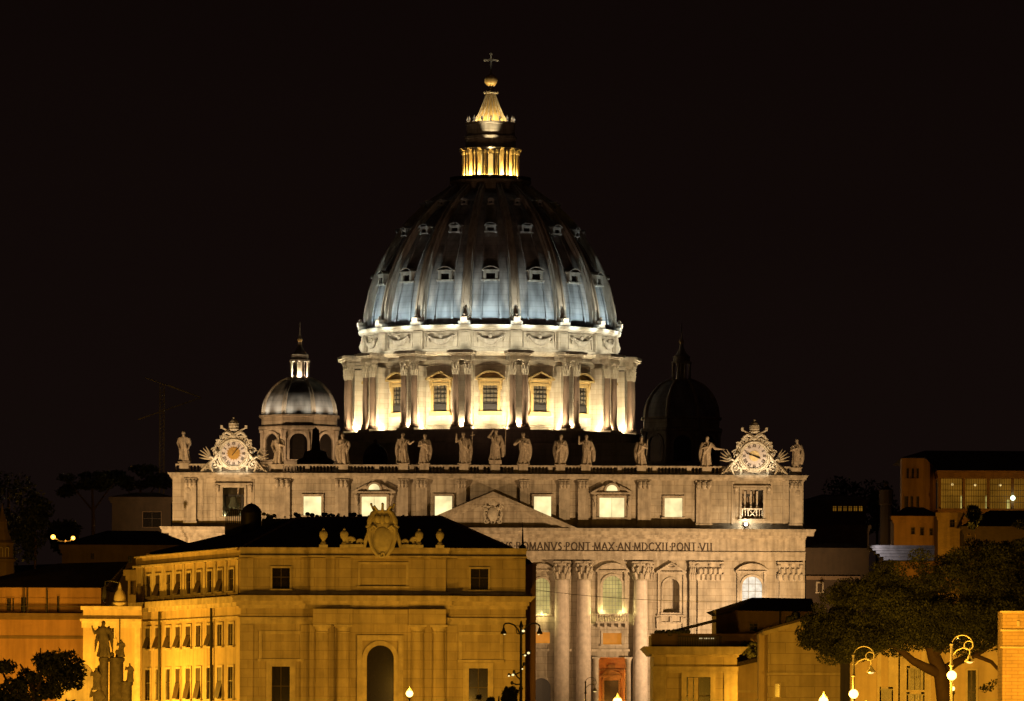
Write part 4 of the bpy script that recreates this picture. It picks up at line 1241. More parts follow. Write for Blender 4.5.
def arm(mb, sh, el, ha, s, sleeve=True):
    mb.tube([sh, [(a+b)/2 for a, b in zip(sh, el)], el, [(a*0.55+b*0.45) for a, b in zip(el, ha)], ha], [0.052*s, 0.056*s, 0.05*s, 0.036*s, 0.024*s], 8)
    h = Vector(ha); d = (Vector(ha)-Vector(el)).normalized()
    mb.ball(h + d*0.025*s, 0.026*s, 0.02*s, 0.03*s, 8, 6)
    q = d.orthogonal().normalized(); p = d.cross(q)
    for k in (-1.2, -0.4, 0.4, 1.2):
        b = h + d*0.04*s + q*(k*0.012*s)
        mb.tube([b, b + d*0.03*s + p*0.004*s, b + d*0.05*s + p*0.012*s], [0.009*s, 0.008*s, 0.006*s], 5)
    b = h + d*0.015*s + q*0.026*s
    mb.tube([b, b + d*0.025*s + q*0.02*s], [0.01*s, 0.008*s], 5)
def cloak(mb, s, side, seed, sway=0.0, top=0.8, bot=0.12):
    rs = random.Random(seed); n = 9; p = rs.uniform(0, 6)
    pts, rr = [], []
    for i in range(n):
        t = i/(n-1); z = top + (bot-top)*t
        pts.append((side*(0.125 + 0.05*math.sin(PI*t) + sway*t)*s, (0.03+0.03*math.sin(5*t+p))*s, z*s)); rr.append((0.045 + 0.035*math.sin(PI*min(1, t*0.9+0.1)))*s)
    mb.tube(pts, rr, 8)
    for k in range(3):
        a = [(side*(-0.12+0.09*k)*s, -0.10*s, (0.76-0.02*k)*s), (side*(0.0+0.05*k)*s, -0.12*s, (0.56-0.04*k)*s), (side*0.12*s, -0.09*s, (0.44-0.05*k)*s)]
        mb.tube(a, 0.022*s, 6)
def statue(px, ytop, ybase, seed, label, pose, staff=None, plinth=0.0):
    ly = -0.75
    x = (px - 492.8)/5.5; zb = zf(ybase); h = (zf(ytop) - zb)/0.985 - plinth
    W = bpt(x, ly, zb)
    e = empty('statue', W, label, 'statue', 'stone figures along the balustrade of the church front')
    mb = MB()
    wide = pose.get('wide', 1.0); lean = pose.get('lean', 0.0)
    hx = robed_body(mb, h, seed, lean, wide)
    head(mb, hx + pose.get('hx', 0)*h, -0.01*h, 0.925*h, h, pose.get('turn', 0), pose.get('beard', True))
    for s, key in ((-1, 'l'), (1, 'r')):
        el, ha = pose[key]
        sh = (s*0.125*wide*h + lean*0.8*h, 0, 0.765*h)
        arm(mb, sh, tuple(c*h for c in el), tuple(c*h for c in ha), h)
    for c in pose.get('cloak', ()): cloak(mb, h, c[0], seed+5, c[1])
    mb.v = [(a, b, c+plinth) for a, b, c in mb.v]
    mb.box(-0.2*h, 0.2*h, -0.16*h, 0.15*h, -0.05, plinth+0.12)
    o = mb.build('figure', M['marble'], e)
    remesh(o, 0.055)
    if staff:
        g = MB()
        g.tube([tuple(c*h for c in staff[0]), tuple(c*h for c in staff[1])], 0.012*h, 6)
        if len(staff) > 2:
            for a, b in staff[2:]: g.tube([tuple(c*h for c in a), tuple(c*h for c in b)], 0.012*h, 6)
        g.v = [(a, b, c+plinth) for a, b, c in g.v]
        g.build('staff', M['marble'], e)
    return e
DN = lambda s: ((s*0.19, -0.01, 0.60), (s*0.15, -0.09, 0.46))
CH = lambda s: ((s*0.18, -0.03, 0.60), (s*0.02, -0.14, 0.66))
UP = lambda s: ((s*0.235, -0.04, 0.70), (s*0.23, -0.08, 0.88))
OUT = lambda s: ((s*0.22, -0.04, 0.64), (s*0.30, -0.1, 0.70))
SP = [
 ('dim stone figure in a long robe, alone at the far left end of the balustrade', dict(l=DN(-1), r=DN(1), wide=1.12), None, 0),
 ('dark stone figure just right of the left clock, in front of the lit side dome', dict(l=DN(-1), r=CH(1), wide=1.08), None, 0),
 ('dim stone figure between the lit side dome and the round dark cupola', dict(l=CH(-1), r=DN(1), wide=1.1, cloak=((-1,0.02),)), None, 0),
 ('stone figure right of the dark cupola holding out its left hand', dict(l=DN(-1), r=OUT(1), turn=-0.3, cloak=((-1,0.03),)), ((-0.22,-0.05,0.0),(-0.2,-0.05,0.62)), 0),
 ('slim stone figure with both arms folded across its chest', dict(l=CH(-1), r=CH(1), wide=0.95, cloak=((1,0.02),)), None, 0),
 ('stone figure with one hand raised in blessing and a thin cross behind its shoulder', dict(l=UP(-1), r=DN(1), turn=0.2, wide=1.05, cloak=((1,0.05),)), ((0.22,0.02,0.1),(0.27,0.02,1.02),((0.2,0.02,0.9),(0.34,0.02,0.92))), 0),
 ('tallest stone figure, mid-row on a raised plinth, one arm lifted to its head', dict(l=((-0.22,-0.03,0.74),(-0.10,-0.07,0.92)), r=DN(1), wide=1.08, turn=0.2, cloak=((1,0.10),)), ((0.30,0.02,0.2),(0.33,0.02,1.12)), 0.55),
 ('stone figure with one elbow thrust far out, next to the tallest figure', dict(l=((-0.27,-0.04,0.62),(-0.12,-0.12,0.72)), r=CH(1), wide=1.1, turn=0.3, cloak=((1,0.04),)), None, 0),
 ('stone figure with a cloak on both sides, left of the waving figure with blown cloak', dict(l=DN(-1), r=CH(1), wide=1.06, turn=-0.3, cloak=((1,0.02),(-1,0.0))), None, 0),
 ('stone figure lifting one hand at its side while its cloak blows out to the right', dict(l=UP(-1), r=DN(1), wide=1.0, lean=0.03, cloak=((1,0.12),)), None, 0),
 ('slim stone figure standing alone in front of the dark right dome, holding a short rod', dict(l=DN(-1), r=CH(1), wide=0.95, cloak=((-1,0.02),)), ((0.17,-0.08,0.35),(0.2,-0.08,0.9)), 0),
 ('stone figure left of the right clock stretching one arm towards it', dict(l=CH(-1), r=((0.27,-0.06,0.60),(0.50,-0.08,0.58)), wide=1.1, turn=-0.4, lean=-0.02, cloak=((-1,0.04),)), None, 0),
 ('slim dim stone figure at the far right end of the balustrade, beyond the clock', dict(l=CH(-1), r=DN(1), wide=0.92, turn=0.3, cloak=((1,0.04),)), None, 0)]
for (px, yt, yb), (lab, pose, stf, pl) in zip(STX, SP):
    statue(px, yt, yb, int(px), lab, pose, stf, pl)

# ------------------------------------------------------------------ the two clocks
ROMAN = ['XII','I','II','III','IIII','V','VI','VII','VIII','IX','X','XI']
def clock(px, label, seed, gold, hands):
    rs = random.Random(seed)
    x0 = (px - 492.8)/5.5
    e = empty('clock', bpt(x0, -1.2, ZTOP+0.01), label, 'clock', 'big carved clocks on the roof edge')
    zc = zf(455.2) - ZTOP
    RO = 2.62
    mb = MB()
    def ring(r, zc_, rad, y, n=40):
        mb.tube([(r*math.cos(2*PI*i/n), y, zc_+r*math.sin(2*PI*i/n)) for i in range(n+1)], rad, 8)
    # block behind the face
    mb.prism([(RO*1.02*math.cos(2*PI*i/32), zc+RO*1.02*math.sin(2*PI*i/32)) for i in range(32)], -0.35, 0.5)
    ring(RO-0.05, zc, 0.26, -0.4); ring(RO+0.32, zc, 0.13, -0.3); ring(RO-0.36, zc, 0.10, -0.45)
    mb.box(-3.0, 3.0, -0.45, 0.4, 1.05, 1.35); mb.box(-0.8, 0.8, -0.7, 0.3, 0.7, 1.25)
    mb.box(-2.6, -2.2, -0.2, 0.4, 0, 1.05); mb.box(2.2, 2.6, -0.2, 0.4, 0, 1.05)
    # tiara and crossed keys on top
    zt = zc + RO
    mb.ball((0,-0.2,zt+0.55), 0.55, 0.45, 0.5, 12, 8)
    mb.lathe([(0.62,zt+1.5),(0.78,zt+1.8),(0.92,zt+2.2),(0.95,zt+2.6),(0.78,zt+3.1),(0.45,zt+3.5),(0.18,zt+3.7),(0.2,zt+3.9),(0,zt+4.05)], 0, -0.1, 16)
    for q in (1.75, 2.25, 2.8): mb.lathe([(0.8+0.1*math.sin(q*2),zt+q),(1.02,zt+q+0.06),(0.8,zt+q+0.16)], 0, -0.1, 16)
    for s in (-1, 1):
        mb.tube([(-s*1.0,-0.35-0.05*s,zt+0.3),(s*2.2,-0.35-0.05*s,zt+2.1)], 0.17, 6)
        mb.box(s*2.2-0.22, s*2.2+0.22, -0.5, -0.2, zt+1.9, zt+2.5)
        ring_c = (-s*1.15, zt+0.2)
        mb.tube([(ring_c[0]+0.35*math.cos(a*PI/5), -0.35, ring_c[1]+0.35*math.sin(a*PI/5)) for a in range(11)], 0.11, 6)
        # ribbons and palm scrolls
        mb.tube([(s*0.5,-0.3,zt+0.9),(s*1.3,-0.4,zt+1.25),(s*1.9,-0.35,zt+0.9),(s*2.0,-0.3,zt+0.35),(s*1.5,-0.3,zt+0.25)], [0.3,0.33,0.28,0.2,0.12], 7)
        mb.spiral(s*1.75, -0.35, zt+0.1, 0.66, 0.12, 0.4, 1.6, 0.17, sx=s)
        mb.spiral(s*2.85, -0.35, zt-0.8, 0.68, 0.12, 0.9, 1.6, 0.17, sx=s)
        mb.spiral(s*3.45, -0.35, zt-2.1, 0.62, 0.1, 0.2, 1.5, 0.16, sx=s)
        mb.spiral(s*3.5, -0.4, 1.5, 0.9, 0.15, 0.2, 1.8, 0.19, sx=s)
        mb.tube([(s*2.3,-0.3,zt+0.2),(s*2.9,-0.35,zt-0.5),(s*3.3,-0.35,zt-1.6),(s*3.2,-0.4,zt-2.8),(s*3.9,-0.4,1.7)], [0.14,0.18,0.16,0.18,0.12], 7)
        for i in range(13):
            t = rs.random()
            cx = s*(1.7 + 2.6*t + rs.uniform(-0.45,0.45)); cz = zt + 0.9 - 4.9*t + rs.uniform(-0.45,0.45)
            a = rs.uniform(0, PI)
            mb.ball((cx, -0.35+rs.uniform(-0.2,0.1), cz), rs.uniform(0.10,0.18), 0.14, rs.uniform(0.25,0.5), 7, 5, Matrix.Rotation(a, 3, 'Y'))
    mb.build('carved_frame', M['sculpt'], e, smooth=50)
    # two winged angels lying on the scrolls
    for s in (-1, 1):
        a = MB()
        body = [(s*2.9,-0.6,2.9),(s*3.5,-0.75,2.5),(s*4.2,-0.75,1.9),(s*4.9,-0.7,1.4),(s*5.6,-0.7,0.6),(s*6.1,-0.7,-0.1+0.2)]
        a.tube(body, [0.2,0.3,0.27,0.22,0.17,0.1], 10)
        a.tube([body[2],(s*4.1,-0.9,0.9),(s*3.7,-0.9,0.15)], [0.34,0.26,0.14], 8)
        a.tube([body[1],(s*3.0,-1.1,3.3),(s*2.6,-0.8,3.9)], [0.24,0.19,0.13], 7)
        a.tube([body[1],(s*4.2,-1.1,2.9),(s*4.8,-1.0,2.5)], [0.24,0.18,0.12], 7)
        head(a, s*3.15, -0.75, 3.75, 5.6, s*0.4, False)
        a.tube([body[0],(s*3.1,-0.7,3.5)], [0.22,0.16], 6)
        for i in range(5):                              # wing feathers
            t = i/4; an = R(8 + 62*t)
            p0_ = (s*(3.9+0.2*t), -0.35, 2.4+0.3*t)
            L_ = 2.7 - 0.7*abs(t-0.4)
            a.tube([p0_, (p0_[0]+s*L_*0.55*math.cos(an), -0.2, p0_[2]+L_*0.55*math.sin(an)), (p0_[0]+s*L_*math.cos(an*0.92), -0.1, p0_[2]+L_*math.sin(an*0.92))], [0.16,0.17,0.04], 6)
        for i in range(7):                              # robe folds
            t = i/6; q_ = 0.25*((i*7) % 5 - 2); a.tube([(s*(3.6+1.4*t),-1.0,2.4-1.2*t+q_*0.3),(s*(3.8+1.5*t+q_),-1.05,1.7-1.0*t),(s*(3.7+1.9*t),-0.9,1.0-0.75*t-q_*0.4)], [0.09,0.13,0.05], 6)
        a.build('angel', M['sculpt'], e, smooth=55)
    f = MB()
    f.prism([((RO-0.3)*math.cos(2*PI*i/40), zc+(RO-0.3)*math.sin(2*PI*i/40)) for i in range(40)], -0.42, -0.3)
    fo = f.build('clock_face', M['face'], e)
    nm = MB()
    for k in range(12):
        ang = PI/2 - k*PI/6
        u = Vector((math.cos(ang), math.sin(ang))); t = Vector((u.y, -u.x))
        txt = ROMAN[k]; wdt = sum(0.16 if c == 'I' else 0.3 for c in txt); off = -wdt/2
        for c in txt:
            segs = {'I':[(0.08,0,0.08,1)],'V':[(0,1,0.14,0),(0.14,0,0.28,1)],'X':[(0,0,0.28,1),(0,1,0.28,0)]}[c]
            for j, (ax, ay, bx, by) in enumerate(segs):
                def P(px_, py_): 
                    v = u*(1.55+0.6*py_) + t*(off+px_)
                    return (v.x, v.y+zc)
                p, q = Vector(P(ax, ay)), Vector(P(bx, by)); d = (q-p).normalized(); n_ = Vector((-d.y, d.x))*(0.05 if j == 0 else 0.032)
                nm.prism([tuple(p+n_), tuple(p-n_), tuple(q-n_), tuple(q+n_)], -0.445-0.004*j, -0.42)
            off += 0.16 if c == 'I' else 0.3
    nm.build('numerals', M['black'], fo)
    if gold:
        g = MB()
        g.prism([(1.12*math.cos(2*PI*i/28), zc+1.12*math.sin(2*PI*i/28)) for i in range(28)], -0.5, -0.43)
        for i in range(16):
            a = 2*PI*i/16
            g.prism([(1.0*math.cos(a-0.12), zc+1.0*math.sin(a-0.12)), (1.0*math.cos(a+0.12), zc+1.0*math.sin(a+0.12)), (1.42*math.cos(a), zc+1.42*math.sin(a))], -0.49, -0.432)
        g.build('sun_disc', M['gilt'], fo)
    else:
        g = MB()
        g.prism([(0.95*math.cos(2*PI*i/28), zc+0.95*math.sin(2*PI*i/28)) for i in range(28)], -0.47, -0.43)
        g.build('centre_disc', M['cream'], fo)
    for j, (deg, ln, wd_) in enumerate(hands):
        a = R(90-deg); u = Vector((math.cos(a), math.sin(a))); n_ = Vector((-u.y, u.x))
        g = MB(); c = Vector((0, zc))
        P_ = [c - u*0.5 + n_*wd_*0.6, c - u*0.5 - n_*wd_*0.6, c + u*ln*0.75 - n_*wd_, c + u*ln, c + u*ln*0.75 + n_*wd_]
        g.prism([tuple(p) for p in P_], -0.60-0.04*j, -0.57-0.04*j)
        g.build('hand', M['black'], fo)
    return e
M['gilt'] = plain('gilt_disc', (0.34, 0.19, 0.04), 0.5, 0.1)
M['cream'] = plain('cream_enamel', (0.58, 0.46, 0.24), 0.5)
clock(233.7, 'left of the two carved clocks, with a gold sun disc on its face', 5, True, [(38, 2.0, 0.09)])
clock(753.7, 'right of the two carved clocks, with a plain cream centre and two dark hands', 9, False, [(112, 1.3, 0.16), (288, 1.75, 0.1)])
# ------------------------------------------------------------------ the ochre palace in front, left of centre
PFY = 650.0
PL = (-26.8, 650.0); PK = (-39.0, 683.0)               # front corner, back-left corner
PE = empty('palace', (-13.0, 650.0, 0.0), 'ochre stone palace with columned front and a dark hipped roof', 'palace')
PO = Vector((-13.0, 650.0, 0.0))
TF = Matrix.Translation(-PO)                            # world coordinates straight into the thing
def zp(py): return CZ + (HZ + (393-512)*0 - py)*PFY/F   # heights of the front
def xp(px): return at(px, 640, PFY)[0]
def zpc(px, py, Y=PFY): return at(px, py, Y)[1]
ang = math.atan2(PL[1]-PK[1], PL[0]-PK[0])
TL = TF @ Matrix.Translation((PK[0], PK[1], 0)) @ Matrix.Rotation(ang, 4, 'Z')
LW = math.hypot(PL[0]-PK[0], PL[1]-PK[1])
def tl(px):
    k = (px-512-0.5)/F
    return (PK[1]*k - PK[0]) / ((PL[0]-PK[0])/LW - k*(PL[1]-PK[1])/LW)
XA, XB = PL[0], xp(525.5)
zPT, zPP, zCO, zCB = zp(548.5), zp(557), zp(596.5), zp(609)
# front wall
fops = [(xp(272), xp(289.5), zp(590), zp(569)), (xp(470.5), xp(488), zp(590), zp(569)),
        (xp(272), xp(290), zp(712), zp(667.5)), (xp(469), xp(488), zp(712), zp(668.5))]
aop = (xp(367), xp(394), 0.2, zp(646), True)
mb = MB(TF)
xc0, xc1 = xp(312), xp(446)
mb.wall(XA, xc0, 0, zPT, PFY, 0.45, [fops[0], fops[2]], back=2.0)
mb.wall(xc1, XB, 0, zPT, PFY, 0.45, [fops[1], fops[3]], back=2.0)
mb.wall(xc0, xc1, 0, zPT+0.0, PFY-0.55, 0.9, [aop], back=3.0)
# back and right sides of the body
mb.face([(XB,PFY+1,0),(XB,PFY+34,0),(XB,PFY+34,zPT),(XB,PFY+1,zPT)])
mb.face([(XB,PFY+34,0),(PK[0],PK[1],0),(PK[0],PK[1],zPT),(XB,PFY+34,zPT)])
front = mb.build('front_wall', M['plasterb'], PE)
def win_part(T, x0, x1, z0, z1, y, parent, fw=0.28, glass='glass', shut=None, surround='trim', rec=0.3):
    mb = MB(T); mb.frame(x0, x1, z0, z1, fw, y-0.12, y+0.06)
    wn = mb.build('window', M[surround], parent)
    g = MB(T); g.opening(x0, x1, z0, z1, y+rec)
    g.build('pane', M[glass], wn)
    g = MB(T); m = (x0+x1)/2
    g.box(m-0.05, m+0.05, y+rec-0.1, y+rec-0.02, z0, z1); g.box(x0, x1, y+rec-0.11, y+rec-0.03, z0+(z1-z0)*0.55, z0+(z1-z0)*0.55+0.09)
    g.build('casement', M['shutter'], wn)
    if shut == 'awning':                                # louvred shutter pushed out at its foot
        g = MB(T); zm = z0 + (z1-z0)*0.55
        for s, (a, b) in enumerate(((x0-0.03, m-0.02), (m+0.02, x1+0.03))):
            g.add([(a,y-0.05,zm),(b,y-0.05,zm),(b,y-0.42,z0+0.1),(a,y-0.42,z0+0.1),(a,y-0.11,zm),(b,y-0.11,zm),(b,y-0.48,z0+0.1),(a,y-0.48,z0+0.1)],
                  [(0,1,2,3),(7,6,5,4),(0,4,5,1),(1,5,6,2),(2,6,7,3),(3,7,4,0)])
            g.box(a, b, y-0.06, y+0.02, zm+0.003, z1)
        g.build('shutter', M['shutter'], wn)
    elif shut == 'closed':
        g = MB(T); g.box(x0+0.02, m-0.02, y+0.02, y+0.1, z0, z1); g.box(m+0.02, x1-0.02, y+0.02, y+0.1, z0, z1)
        g.build('shutter', M['shutter'], wn)
    return wn
for i, o_ in enumerate(fops): win_part(TF, o_[0], o_[1], o_[2], o_[3], PFY, PE, fw=(0.18 if i < 2 else 0.55))
g = MB(TF); g.opening(aop[0], aop[1], aop[2], aop[3], PFY+0.3, True); dr = g.build('arched_doorway', M['glass'], PE)
g = MB(TF); g.frame(aop[0], aop[1], aop[2], aop[3], 0.45, PFY-0.75, PFY-0.5, True, False)
g.frame(xp(362.5), xp(398.5), 0.2, zp(641), 0.5, PFY-0.8, PFY-0.553, False, False); g.build('door_surround', M['trim'], dr)
# mouldings of the front
mb = MB(TF)
for a, b, y in ((XA, xc0, PFY), (xc0-0.25, xc1+0.25, PFY-0.55), (xc1, XB, PFY)):
    mb.box(a-0.12, b+0.12, y-0.22, y+0.5, zp(551), zPT+0.004); mb.box(a-0.05, b+0.05, y-0.1, y+0.5, zp(556.5), zp(551))
    mb.box(a-0.15, b+0.15, y-0.34, y+0.5, zp(558.2), zp(556.5))
    mb.prism([(a-0.5, zp(602)), (b+0.5, zp(602)), (b+1.0, zCO), (a-1.0, zCO)], y-1.05, y+0.5)
    mb.box(a-0.35, b+0.35, y-0.6, y+0.5, zp(606), zp(602)); mb.box(a-0.15, b+0.15, y-0.3, y+0.5, zp(609.5), zp(606))
    mb.box(a-0.1, b+0.1, y-0.22, y+0.5, zp(620), zp(618.2)); mb.box(a-0.02, b+0.02, y-0.12, y+0.5, zp(625), zp(620))
    mb.box(a-0.05, b+0.05, y-0.14, y+0.5, zCO+0.003, zp(592.5))
for px0, px1 in ((262, 300), (462, 500)):
    mb.frame(xp(px0), xp(px1), zp(660), zp(635), 0.3, PFY-0.1, PFY+0.05); 
mb.frame(xp(360), xp(406), zp(587), zp(565), 0.22, PFY-0.65, PFY-0.5)
mb.build('mouldings', M['trim'], PE)
mb = MB(TF)
for px, hw in ((246.5,0.65),(306,0.5),(452,0.5),(519,0.6)):
    x = xp(px); mb.box(x-hw, x+hw, PFY-0.16, PFY+0.05, 0, zp(625.5)); mb.box(x-hw, x+hw, PFY-0.1, PFY+0.05, zp(592), zp(559))
for px in (318,343,416,438):
    x = xp(px); mb.box(x-0.75, x+0.75, PFY-0.68, PFY-0.5, zp(592), zp(559)); mb.box(x-0.8, x+0.8, PFY-0.75, PFY-0.5, 0, zp(625.5))
mb.build('flat_pilasters', M['plasterb'], PE)
for px in (322.5, 343.5, 418, 439):
    x = xp(px)
    mb = MB(TF)
    mb.lathe([(0.9,0),(0.9,0.6),(0.72,0.9),(0.70,8),(0.60,zp(634))], x, PFY-1.0, 24)
    c = mb.build('column', M['plasterb'], PE, smooth=40)
    mb = MB(TF)
    mb.lathe([(0.60,zp(634)),(0.68,zp(633)),(0.60,zp(632.2)),(0.62,zp(630)),(0.82,zp(628)),(0.82,zp(627.6))], x, PFY-1.0, 24)
    mb.box(x-0.88, x+0.88, PFY-1.88, PFY-0.4, zp(627.6), zp(625.6))
    mb.build('capital', M['trim'], c, smooth=40)
# entablature block over the columns
mb = MB(TF); mb.box(xp(313.5), xp(353), PFY-1.8, PFY-0.5, zp(625.4), zp(610)); mb.box(xp(409), xp(446), PFY-1.8, PFY-0.5, zp(625.4), zp(610))
mb.box(xp(353.2), xp(408.8), PFY-1.5, PFY-0.5, zp(625), zp(610.3))
mb.build('column_entablature', M['plasterb'], PE)

# left wall: three rows of nine windows
zs = lambda py: CZ + (HZ - 1.2 - py)*653.0/F
lpx = [148.6, 158.2, 168.7, 178.7, 189, 199.2, 210, 220.5, 231.5]
ts = [tl(p) for p in lpx]
rows = [(zs(591), zs(569.5), 0.78), (zs(645.5), zs(624), 0.78), (zs(698.5), zs(667), 0.78)]
lops = [(t-hw, t+hw, z0, z1) for z0, z1, hw in rows for t in ts]
mb = MB(TL); mb.wall(0, LW, 0, zPT, 0, 0.4, lops, back=1.5); mb.build('side_wall', M['plaster'], PE)
shp = {0:'0101010100', 1:'1111101000', 2:'0001110100'}
for r_, (z0, z1, hw) in enumerate(rows):
    for i, t in enumerate(ts):
        win_part(TL, t-hw, t+hw, z0, z1, 0, PE, 0.22, rec=0.05, shut='awning' if (int(shp[r_][i]) or (r_ == 1 and i < 5)) else ('closed' if r_ == 1 else None))
mb = MB(TL)
mb.box(-0.1, LW-0.3, -0.2, 0.5, zs(549.5), zPT+0.003); mb.box(-0.2, LW-0.02, -0.32, 0.5, zs(560), zs(558))
mb.prism([(-0.6, zs(603)), (LW+0.3, zs(603)), (LW+0.9, zs(597)), (-0.9, zs(597))], -1.0, 0.5)
mb.box(-0.3, LW+0.2, -0.5, 0.5, zs(607), zs(603)); mb.box(-0.1, LW-0.1, -0.16, 0.5, zs(618), zs(616.5))
for i in range(10):
    t = (ts[i-1]+ts[i])/2 if 0 < i < 9 else (ts[0]-2.0 if i == 0 else ts[8]+2.0)
    t = max(0.5, min(LW-0.5, t)); mb.box(t-0.36, t+0.36, -0.12, 0.05, zs(595.5), zs(560.5))
mb.build('side_mouldings', M['trim'], PE)
for p in (161.5, 213.5):
    mb = MB(TL); t = tl(p); mb.tube([(t,-0.25,2),(t,-0.25,zs(607))], 0.13, 6); mb.build('drainpipe', M['iron'], PE)
# roof
def V3(px, py, Y):
    x, z = at(px, py, Y); return (x, Y, z)
ev = [V3(147, 554.5, 686), V3(238, 549.0, 650.2), V3(516, 550.5, 650.2), (XB-0.3, PFY+33, zPT+0.3)]
rg = [V3(297, 518.5, 672), V3(441, 517.0, 664)]
mb = MB(TF)
mb.face([ev[1], ev[2], rg[1], rg[0]]); mb.face([ev[0], ev[1], rg[0]]); mb.face([ev[2], ev[3], rg[1]]); mb.face([ev[3], ev[0], rg[0], rg[1]])
mb.face(ev[::-1])
rf = mb.build('roof', M['roof'], PE)
mb = MB(TF)
for a, b in ((ev[1], rg[0]), (ev[0], rg[0]), (rg[0], rg[1]), (rg[1], ev[2])): mb.tube([a, b], 0.16, 6)
mb.build('ridge_tiles', M['brown'], rf)
# right end: side return, its orange light put into the plaster colour
mb = MB(TF)
mb.wall(XB+0.002, xp(536), 0, zp(563.5), PFY+4.0, 0.4, [], back=20)
mb.box(XB, xp(536.5), PFY+3.6, PFY+8, zp(563.5), zp(561.5))
mb.build('side_wing', M['orange'], PE)
mb = MB(TF); x = xp(522.3)
mb.lathe([(1.0,zp(563)),(0.75,zp(559.5)),(0.35,zp(557)),(0.18,zp(553)),(0.14,zp(549.5)),(0.36,zp(547.2)),(0.36,zp(545.6)),(0.12,zp(543.5)),(0.06,zp(530)),(0.03,zp(521))], x, PFY+3.0, 12)
mb.build('roof_finial', M['iron'], PE, smooth=40)
# dark roof garden edge and the little domed turret behind the ridge
mb = MB(TF); rs = random.Random(4)
for i in range(70):
    px = rs.choice([rs.uniform(262, 300), rs.uniform(306, 332), rs.uniform(331, 362), rs.uniform(362, 438)])
    sz = rs.uniform(0.08, 0.24) if px < 362 else rs.uniform(0.05, 0.13)
    x, z = at(px, 517.0 - (2 if px < 362 else 0.3), 673); mb.ball((x, 673+rs.uniform(-0.5, 0.5), z+rs.uniform(-0.35, 0.12)), sz*1.3, sz, sz, 7, 5)
x0_, z0_ = at(262, 521, 673); x1_, _ = at(438, 521, 673); mb.box(x0_, x1_, 672.7, 673.6, z0_-0.8, z0_+0.25)
o = mb.build('roof_hedge', M['leafb'], PE)
mb = MB(TF); x, z = at(251.5, 520, 675)
k = 675/F
mb.lathe([(10.0*k, z-1.5), (10.0*k, z+7*k), (10.6*k, z+7.2*k), (9.4*k, z+10.5*k), (7.0*k, z+13.5*k), (3.5*k, z+15.8*k), (0.8*k, z+16.6*k), (0, z+17.5*k)], x, 675, 16)
mb.build('roof_turret', M['iron'], PE, smooth=35)
mb = MB(TF)
for i in range(9):
    xx, zz = at(226+i*1.9, 520, 675); mb.box(xx-0.05, xx+0.05, 674.9, 675.0, zz-0.5, zz+0.95)
xx0, zz = at(225, 520, 675); xx1, _ = at(243, 520, 675); mb.box(xx0, xx1, 674.9, 675.0, zz+0.95, zz+1.05); mb.box(xx0, xx1, 674.6, 675.3, zz-2.4, zz-0.4)
mb.build('roof_railing', M['iron'], PE)

# urns and the coat of arms on the parapet
UR = [(323.2,'leftmost of the four pale stone urns on the palace parapet'), (344,'pale stone urn beside the left scroll of the crowned coat of arms'),
      (418.8,'pale stone urn beside the right scroll of the crowned coat of arms'), (439.6,'rightmost of the four pale stone urns on the palace parapet')]
def urn_mesh():
    mb = MB()
    mb.box(-0.42, 0.42, -0.35, 0.35, 0, 0.28)
    mb.lathe([(0.34,0.28),(0.3,0.42),(0.14,0.6),(0.16,0.72),(0.36,1.0),(0.42,1.28),(0.38,1.48),(0.22,1.64),(0.12,1.72),(0.13,1.82),(0,1.95)], 0, 0, 16)
    return mb
u0 = urn_mesh().build('urn', M['sculpt'], smooth=40)
for i, (px, lab) in enumerate(UR):
    u = u0 if i == 0 else copy(u0)
    u.location = (xp(px), PFY-0.45, zPT+0.008); tag(u, lab, 'urn', 'stone urns on the palace parapet')
E_ = empty('coat_of_arms', (xp(382.2), PFY-1.0, zp(558)), 'big carved shield under a stone crown on the middle of the palace parapet', 'coat of arms')
k = PFY/F
mb = MB()
def q(px, py): return ((px-382.2)*k, (558-py)*k)
P_ = [q(*p) for p in ((382,558),(374,551),(370.5,543),(369,534),(370,527),(377,525),(388,525),(394,527),(395.5,534),(393.5,543),(390,551))]
mb.prism(P_[::-1], -0.35, 0.35)
mb.ball((0,-0.3,(558-540)*k), 0.95, 0.28, 1.25, 16, 10)
shield = mb.build('shield', M['sculpt'], E_, smooth=45)
mb = MB()
for s in (-1, 1):
    mb.tube([(s*0.4,-0.35,0.05),(s*0.95,-0.4,0.8),(s*1.25,-0.4,1.8),(s*1.3,-0.4,2.7),(s*0.9,-0.42,3.1),(s*0.55,-0.4,2.85)], [0.14,0.2,0.2,0.24,0.2,0.12], 8)
    mb.spiral(s*1.2, -0.4, 2.75, 0.38, 0.08, 0.3, 1.4, 0.16, sx=s)
    mb.tube([(s*1.3,-0.3,2.9),(s*1.25,-0.3,3.6),(s*0.95,-0.3,4.3),(s*0.7,-0.3,4.55)], [0.22,0.26,0.24,0.16], 8)
    mb.ball((s*0.45,-0.42,3.75), 0.3, 0.25, 0.42, 9, 6)
    mb.tube([(s*1.35,-0.1,2.4),(s*1.65,-0.1,1.6),(s*1.75,-0.1,0.95)], [0.2,0.2,0.12], 7)
mb.box(-1.0, 1.0, -0.3, 0.3, 2.9, 4.35); mb.ball((0,-0.42,3.7), 0.25, 0.2, 0.5, 8, 6)
mb.spiral(0, -0.42, 0.25, 0.3, 0.06, PI, 1.2, 0.13)
mb.build('scrollwork', M['sculpt'], E_, smooth=45)
mb = MB()
mb.lathe([(0.82,4.35),(0.86,4.5),(0.78,4.62)], 0, 0, 16, sq=0.6)
